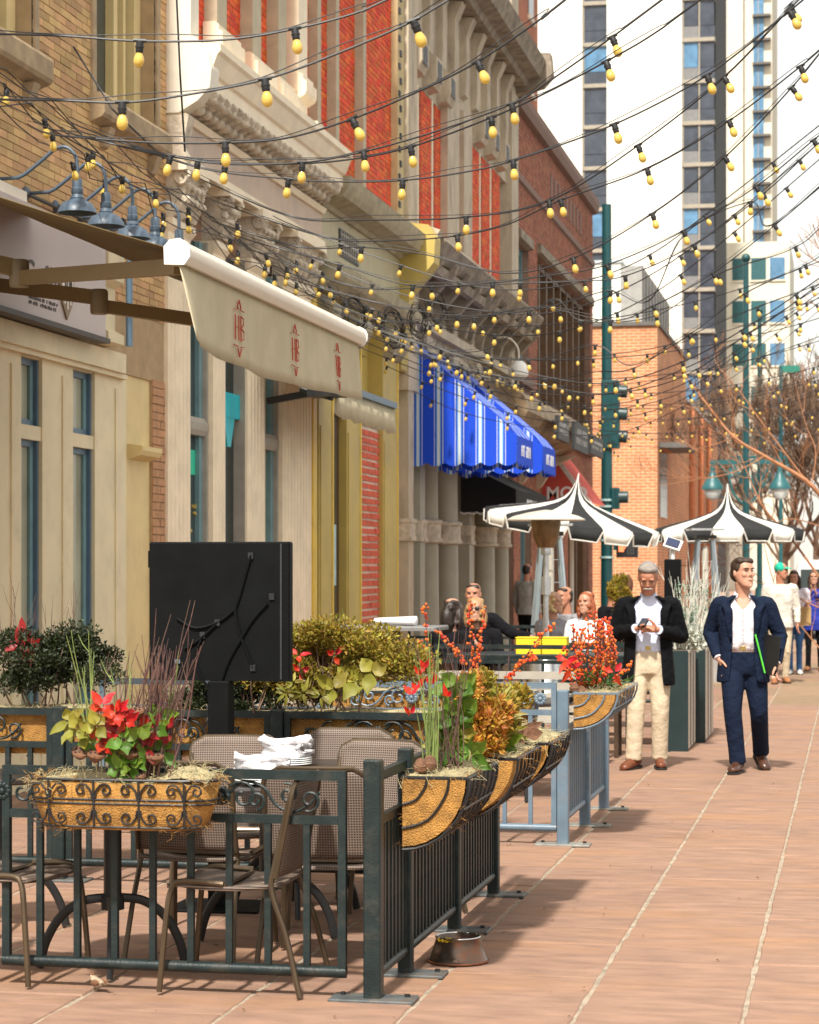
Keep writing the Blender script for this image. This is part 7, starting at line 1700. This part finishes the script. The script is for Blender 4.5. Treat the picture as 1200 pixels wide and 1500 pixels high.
t, T, V = simple('woman in pale lavender top and jeans walking with paper bag', (ga.x, ga.y, 0), 0, Jw, m_lav, m_den, m_dkh, 'long', w=.88, tw=.86, sleeves=-.35, scale=.94, drop=.10, shoes=m_wshoe)
pb_ = thing('paper_bag', 'brown paper bag carried by woman in jeans', 'bag', (ga.x+.17, ga.y-.24, .80)); MB().bbox(-.1, .1, -.05, .05, 0, .30, .004).build('bag', mat('kraft_paper', (.42,.28,.12), .85, var=.1, bump=.4), pb_)
q = MB(); q.tube(cat([(-.05, -.05, .29), (-.04, -.05, .37), (.04, -.05, .37), (.05, -.05, .29)], 4), .005, 5); q.build('bag_handle', mat('kraft_paper'), pb_)
gb_ = P(1143, 990, 32.5); Jm = pose(headrot=(R(2),0,R(70)), knR=(-.08,-.06,.5), anR=(-.09,-.08,.09), anL=(.09,.1,.1))
t, T, V = simple('bearded man in green cap and oatmeal hoodie turned to one side', (gb_.x, gb_.y, 0), R(8), Jm, m_hood, m_khk, m_dkh, None, m_skint, .98, .9, scale=1.0, drop=.10, shoes=m_boot)
m_cap = cloth('sea_green_cap', (.02,.42,.28), .7); q = MB(); q.sph(T @ Vector((0, .012, .165)), (.086, .102, .085), 16, 10); cp = q.build('cap', m_cap, t, True)
q = MB(); q.loft([[T @ Vector((x, y, z)) for x, y, z in ((-.07,-.07,.17),(0,-.095,.185),(.07,-.07,.17),(.07,-.07,.163),(0,-.095,.178),(-.07,-.07,.163))], [T @ Vector((x, y, z)) for x, y, z in ((-.045,-.15,.16),(0,-.17,.165),(.045,-.15,.16),(.045,-.15,.155),(0,-.17,.16),(-.045,-.15,.155))]]); q.build('cap_brim', m_cap, cp)
q = MB(); q.sph(T @ Vector((0, -.062, .03)), (.056, .036, .038), 12, 8); q.build('beard', m_dkh, t, True)
gc = P(1193, 980, 36.5); Jc = pose(elR=(-.24,.03,1.2), wrR=(-.06,-.2,1.38), elL=(.24,.0,1.2), wrL=(.06,-.2,1.38), hdR=(.3,-.1,.9), hdL=(-.3,-.1,.9))
simple('person in royal blue jacket and black leggings with tan boots', (gc.x, gc.y, 0), R(-4), Jc, m_blu, m_blk, m_brh, 'long', w=.98, tw=.84, scale=.93, drop=.2, shoes=m_boot)
# --- diners
def sit(z=.50, **k):
    d = pose(pelvis=(0,.05,z), chest=(0,.02,z+.36), neck=(0,.0,z+.59), shR=(-.19,.02,z+.51), shL=(.19,.02,z+.51), elR=(-.25,-.02,z+.25), elL=(.25,-.02,z+.25), wrR=(-.14,-.25,z+.30), wrL=(.14,-.25,z+.30), hpR=(-.09,.03,z-.02), hpL=(.09,.03,z-.02), knR=(-.11,-.38,z+.0), knL=(.11,-.38,z+.0), anR=(-.11,-.36,.09), anL=(.11,-.36,.09))
    d.update(k); return d
m_blond = mat('honey_blonde_hair', (.36,.21,.09), .5, var=.4, scale=30, bump=.4); m_curl = mat('pale_curly_hair', (.55,.42,.20), .6, var=.4, scale=40, bump=.6); m_redh = mat('auburn_hair', (.28,.07,.02), .5, var=.3, scale=40, bump=.4)
m_rust = cloth('rust_wool', (.35,.09,.03)); m_chk = cloth('grey_jumper', (.25,.25,.27))
def seat_at(px, py_head, t, z=.50, hz=.72): v = P(px, HY, t); return (v.x, v.y, 0)
simple('woman with sunglasses and honey blonde hair seated at long table', seat_at(697, 0, 22.0), R(0), sit(.53, wrR=(-.10,-.36,.92), wrL=(.10,-.36,.92)), m_blk, m_blk, m_blond, 'wavy', w=.9, glasses='dark', legs=True, tw=.85)
simple('man in black stretching one arm along bench behind sunglasses woman', seat_at(694, 0, 23.2), R(0), sit(.66, elL=(.42,-.02,1.02), wrL=(.62,-.06,.99), hdL=(.9,-.1,-.35)), m_blk, m_blk, m_dkh, 'short', m_skint, 1.0)
simple('dark haired diner leaning over, seen from behind, next to sunglasses woman', seat_at(662, 0, 21.6), R(150), sit(.52), m_blk, m_blk, m_dkh, 'wavy', w=.95)
simple('woman with pale curly hair seated beyond the heater pole', seat_at(810, 0, 25.2), R(60), sit(.55), m_chk, m_blk, m_curl, 'curly', w=.9)
simple('dark haired man seated facing the curly blonde woman', seat_at(829, 0, 25.8), R(-40), sit(.60), m_chk, m_blk, m_dkh, 'short', m_skint, .98)
simple('auburn haired diner behind the orange berry bunch', seat_at(860, 0, 24.5), R(-20), sit(.56), m_wht, m_blk, m_redh, 'wavy', w=.9)
simple('brown haired woman standing sideways in black by the teal signal pole', seat_at(915, 0, 33.0), R(-70), pose(), m_blk, m_blk, mat('chestnut_hair', (.10,.04,.02), .5, var=.3), 'long', w=.9, scale=.92)
simple('small dark haired person bending near the potted bush', seat_at(897, 0, 30.0), R(60), sit(.62), m_blk, m_blk, m_dkh, 'short', m_skint, .85)
simple('dim figure in grey shirt standing in the brick doorway', (FX+.35, FY(772, .35), 0), R(150), pose(), cloth('dusty_grey_shirt', (.40,.38,.36)), m_blk, m_dkh, 'short', m_skint, .98)

for (px_, t_, rz_, lab) in ((697, 22.0, 0, 'patio chair under woman with sunglasses'), (694, 23.2, 0, 'patio chair under man stretching his arm'), (662, 21.6, 150, 'patio chair under leaning dark haired diner'), (810, 25.2, 60, 'patio chair under pale curly haired woman'), (829, 25.8, -40, 'patio chair under man facing the curly woman'), (860, 24.5, -20, 'patio chair under auburn haired diner'), (897, 30.0, 60, 'patio chair under small person near potted bush')):
    v = P(px_, HY, t_); chair(lab, (v.x, v.y, 0), R(rz_))
# ================================================================== string lights
m_wire = mat('black_cable', (.010,.010,.012), .5, var=.2, bump=0)
m_bulb = mat('amber_bulb_glass', (.84,.62,.15), .06, 0, var=.12, scale=30, bump=0, trans=.35, coat=.6)
bulb_me = None
def socket_mesh():
    q = MB(); q.lathe([(0,0),(.012,.0),(.0165,-.004),(.017,-.02),(.0195,-.022),(.0195,-.028),(.017,-.03),(.0165,-.046),(.014,-.05),(0,-.05)], 10); q.tube([(-.028,0,.002),(.028,0,.002)], .0085, 6); return q
qs = socket_mesh(); 
def bulb_profile(): return MB().lathe([(.011,-.046),(.013,-.052),(.020,-.066),(.0235,-.08),(.0225,-.094),(.016,-.106),(.006,-.112),(.0005,-.113)], 14)
_s = qs.build('socket', m_black, None, True); _b = bulb_profile().build('bulb', m_bulb, None, True); SM, BM = _s.data, _b.data
bpy.data.objects.remove(_s); bpy.data.objects.remove(_b)
NB = [0]
def string(label, pts, ts, bulbs, ext=True, r=.0048, sc=.95, second=False):
    # pts: photo points the cable runs through; ts: distance at the first and last; bulbs: indices with a lamp
    n = len(pts); W = [P(a, b, ts[0]+(ts[1]-ts[0])*(a-pts[0][0])/max(1, pts[-1][0]-pts[0][0])) for a, b in pts]
    t = thing('string_lights', label, 'string lights', W[0], world=True, group='festoon cables over the pavement')
    W2 = [PX(pts[0][0]-30, pts[0][1]-14, -5.5)]+W+[W[-1]+(W[-1]-W[-2]).normalized()*2.5]
    c = cat(W2, 8); MB().tube(c, r, 5).build('cable', m_wire, t, True)
    if second: MB().tube([p+Vector((0, 0, .018+.012*math.sin(k*.3))) for k, p in enumerate(c)], r*.45, 4).build('support_wire', m_wire, t, True)
    for i in bulbs: put_bulb(t, W[i], (W[min(i+1, n-1)]-W[max(i-1, 0)]), sc, W[0])
    return t
def put_bulb(t, p, d, sc, off):
    d = d.normalized(); yaw = math.atan2(d.y, d.x); tilt = -math.asin(max(-1, min(1, d.z)))*.75
    o = bpy.data.objects.new('socket', SM); COL.objects.link(o); o.parent = t; o.location = p-off; o.rotation_euler = (rnd.gauss(0, .06), tilt+rnd.gauss(0, .07), yaw); o.scale = (sc, sc, sc)
    b = bpy.data.objects.new('bulb', BM); COL.objects.link(b); b.parent = o; NB[0] += 1
S = [
 ('crossing above the gooseneck lamps, highest over white cornice', [(-60,46),(85,52),(205,60),(330,58),(432,42),(530,16),(620,-25)], (9.0,8.9), [2,4]),
 ('sagging lowest over brown stone window sill', [(-60,142),(90,147),(179,150),(265,140),(388,116),(500,76),(606,30),(690,-20)], (8.4,8.3), [2,4,6]),
 ('from white end block past the striped red brick', [(70,195),(140,203),(230,209),(330,209),(420,202),(516,174),(610,135),(700,90),(800,22),(860,-25)], (9.8,9.2), [3,5,7]),
 ('along white modillions to the dark window strip', [(120,200),(250,228),(330,240),(443,238),(533,222),(640,192),(750,152),(800,122),(897,54),(990,-15)], (11.5,10.6), [1,2,3,4,6,8]),
 ('just under white modillion cable, ending at glass strip', [(180,215),(290,235),(400,240),(500,235),(602,215),(720,172),(800,136),(888,90),(960,48),(1060,-25)], (11.8,10.4), [1,4,5,7]),
 ('crossing olive cornice and the white tower', [(130,190),(290,245),(423,262),(500,266),(590,264),(680,252),(752,235),(900,182),(1036,110),(1157,16),(1200,-20)], (12.4,11.0), [2,4,6,7,8,9]),
 ('from leafy capitals to slender cream tower', [(300,265),(430,318),(538,322),(683,318),(805,294),(935,213),(1061,113),(1158,12),(1190,-20)], (14.2,12.2), [3,4,5,6,7]),
 ('from olive end bracket to the pale sky', [(330,300),(480,348),(580,352),(670,345),(745,328),(822,293),(948,247),(1068,177),(1173,97),(1240,40)], (14.8,12.8), [3,5,6,7,8]),
 ('under olive end bracket and over the dark corner roof', [(330,330),(440,362),(530,362),(620,372),(740,400),(840,378),(956,313),(1062,230),(1160,128),(1240,30)], (15.6,13.8), [2,5,6,7,8]),
 ('touching stone mid cornice, rising to cream tower', [(360,350),(498,388),(605,418),(722,414),(800,404),(889,388),(1002,338),(1108,273),(1192,205),(1260,150)], (16.8,15.0), [1,2,3,5,6,7,8]),
 ('beneath stone mid cornice, past white penthouse', [(380,370),(520,420),(632,420),(762,415),(840,412),(916,404),(1017,358),(1118,284),(1220,190)], (18.0,16.4), [2,3,5,6,7]),
 ('low over white penthouse and teal signal pole', [(430,410),(560,445),(670,462),(775,455),(840,440),(895,426),(952,440),(1004,342),(1100,296),(1130,330),(1250,230)], (19.0,17.0), [2,3,5,8]),
 ('over blue awning tops to the office block windows', [(450,430),(560,470),(640,468),(695,466),(790,450),(895,470),(958,448),(1045,400),(1135,330),(1230,250)], (20.0,18.0), [2,3,5,6,7,8]),
 ('sagging beside the dark corner windows', [(480,450),(600,500),(712,512),(808,440),(852,470),(962,462),(1052,402),(1165,362),(1240,300)], (21.5,19.5), [2,3,4,5,6,7]),
 ('passing white frosted bell lamp', [(520,470),(640,510),(775,528),(872,506),(925,535),(1010,490),(1092,430),(1180,388),(1240,350)], (23.0,21.0), [2,3,5,6,7]),
 ('level with top of orange brick wall', [(560,500),(690,545),(800,556),(870,545),(928,540),(1010,492),(1110,450),(1190,420),(1250,390)], (25.0,22.5), [2,4,5,6,7]),
]
for lab, pts, ts, bl in S:
    string('cable of amber bulbs '+lab, pts, ts, bl, second=True)
# the bundle that runs along the facades and carries the cables
BX = -5.5
def bun(Y, j=0): return Vector((BX+.05*math.sin(Y*1.3+j), Y, 4.62+.26*max(0, 1-(Y-12)/9)*1+.10*math.sin(Y*.55+j*1.7)+.05*math.sin(Y*1.9+j*3)))
bd = thing('light_bundle', 'tangled bundle of black cables with amber bulbs running along facades', 'string lights', bun(12), world=True)
for j in range(7):
    MB().tube([bun(Y*.5, j)+Vector((rnd.gauss(0, .03), 0, rnd.gauss(0, .035))) for Y in range(24, 104)], .0045, 5).build('cable', m_wire, bd, True)
Y = 13.2
while Y < 51:
    p = bun(Y, 1)+Vector((rnd.gauss(0, .10), 0, rnd.gauss(0, .09))); put_bulb(bd, p, Vector((.15, 1, rnd.gauss(0, .2))), 1.12, bun(12)); Y += rnd.uniform(.14, .42)*(1+(Y-13)/50)
q = MB(); rg = random.Random(3)                                       # coils where the slack is tied up
for cpx, cpy in ((520, 462), (575, 480), (612, 470), (640, 455)):
    c = PX(cpx, cpy, BX); 
    for k in range(7):
        r_ = rg.uniform(.12, .26); a0 = rg.random()*6; ax = Vector((rg.gauss(0, .3), rg.gauss(0, .3), 1)); 
        MB().tube([c+Vector((rg.gauss(0, .02)+r_*.5*math.cos(a0+i*.5), r_*.7*math.cos(a0+i*.5+1), r_*math.sin(a0+i*.5))) for i in range(13)], .006, 5).build('cable_coil', m_wire, bd, True)
# strings beyond, all hung the same way: from the bundle, rising over the pavement
def far_string(Y, lab, k):
    a = bun(Y, k); n = 12; x1 = 2.6; y1 = Y-1.2+rnd.uniform(-.6, .6); zr = 6.3+rnd.uniform(-.6, .6); pts = []
    for i in range(n+1):
        s = i/n; pts.append(Vector((a.x+(x1-a.x)*s, a.y+(y1-a.y)*s, a.z+(zr-a.z)*(s**1.7)-.42*math.sin(math.pi*s))))
    t = thing('string_lights', lab, 'string lights', pts[0], world=True, group='festoon cables over the pavement')
    c = cat(pts, 4); MB().tube(c, .0055, 4).build('cable', m_wire, t, True)
    d = 0; nxt = .5
    for i in range(1, len(c)):
        d += (c[i]-c[i-1]).length
        if d > nxt: put_bulb(t, c[i], c[i]-c[i-1], 1.0, pts[0]); nxt += .62
fl_labs = ['cable of small amber bulbs above the blue awnings', 'cable of small amber bulbs above the red banner', 'cable of small amber bulbs over the tilted parasol', 'cable of small amber bulbs by the hanging black boards', 'cable of small amber bulbs near the traffic signal heads', 'cable of small amber bulbs crossing the orange brick wall', 'cable of small amber bulbs above the pagoda parasol', 'cable of small amber bulbs by the tall teal lamp post', 'last cable of small amber bulbs before the cross street']
fl_labs += ['cable of small amber bulbs near the barrel canopy', 'cable of small amber bulbs in front of the bronze mullioned windows', 'cable of small amber bulbs between signal pole and lamp post', 'cable of small amber bulbs over the mushroom heater', 'cable of small amber bulbs above the seated diners']
for k, lab in enumerate(fl_labs): far_string(25.5+k*1.9, lab, k)
# more cables over the middle distance, hung between the ones above
def arc_string(lab, pts, t0, t1, gap=.62):
    n = len(pts); W = [P(a, b, t0+(t1-t0)*i/(n-1)) for i, (a, b) in enumerate(pts)]; t = thing('string_lights', lab, 'string lights', W[0], world=True, group='festoon cables over the pavement')
    W2 = [PX(pts[0][0]-30, pts[0][1]-14, -5.5)]+W+[W[-1]+(W[-1]-W[-2]).normalized()*2.5]
    MB().tube(cat(W2, 10), .0052, 4).build('cable', m_wire, t, True); c = cat(W, 10); d = 0; nxt = rnd.uniform(.1, .5)
    for i in range(1, len(c)):
        d += (c[i]-c[i-1]).length
        if d > nxt: put_bulb(t, c[i], c[i]-c[i-1], .92, W[0]); nxt += gap
AL = ['from blue awning top across the orange brick corner', 'above the barrel canopy and the street sign', 'past upper signal visor to the office block', 'past lower signal visor into bare twigs', 'over the MOD lettering and reddish limb', 'skimming the finial of the tilted parasol', 'between the two parasol finials', 'sagging beside the louvre screen', 'dipping in front of the bronze mullions', 'close under the roof corner of dark brick building']
for k, lab in enumerate(AL):
    o_ = rnd.uniform(-8, 8)
    if k < 7: arc_string('thin bulb cable '+lab, [(540, 470+11*k), (660, 515+13*k+o_), (780, 548+13*k), (890, 560+12*k+o_), (1000, 530+11*k), (1110, 468+9*k+o_), (1240, 380+7*k)], 21+1.6*k, 19+1.5*k)
    else: arc_string('thin bulb cable '+lab, [(430, 330+36*(k-7)), (560, 385+36*(k-7)+o_), (700, 420+34*(k-7)), (820, 425+30*(k-7)+o_), (940, 380+30*(k-7)), (1060, 300+26*(k-7)+o_), (1230, 160+24*(k-7))], 17.5+k*.4, 15.5+k*.4)
# two thin stay cables
sc_ = thing('stay_cable', 'thin dark stay cable dropping past white end block', 'cable', P(258, -10, 13), world=True); MB().tube([P(258, -20, 13), P(264, 110, 13), P(271, 222, 13.2)], .006, 5).build('strand', m_wire, sc_)
sc_ = thing('stay_cable', 'thin black stay wire pinned to tan brick wall', 'cable', PX(107, 67, FX), world=True); MB().tube([PX(107, 67, FX), PX(165, 160, FX+.35), PX(240, 232, BX)], .008, 5).build('strand', m_wire, sc_)
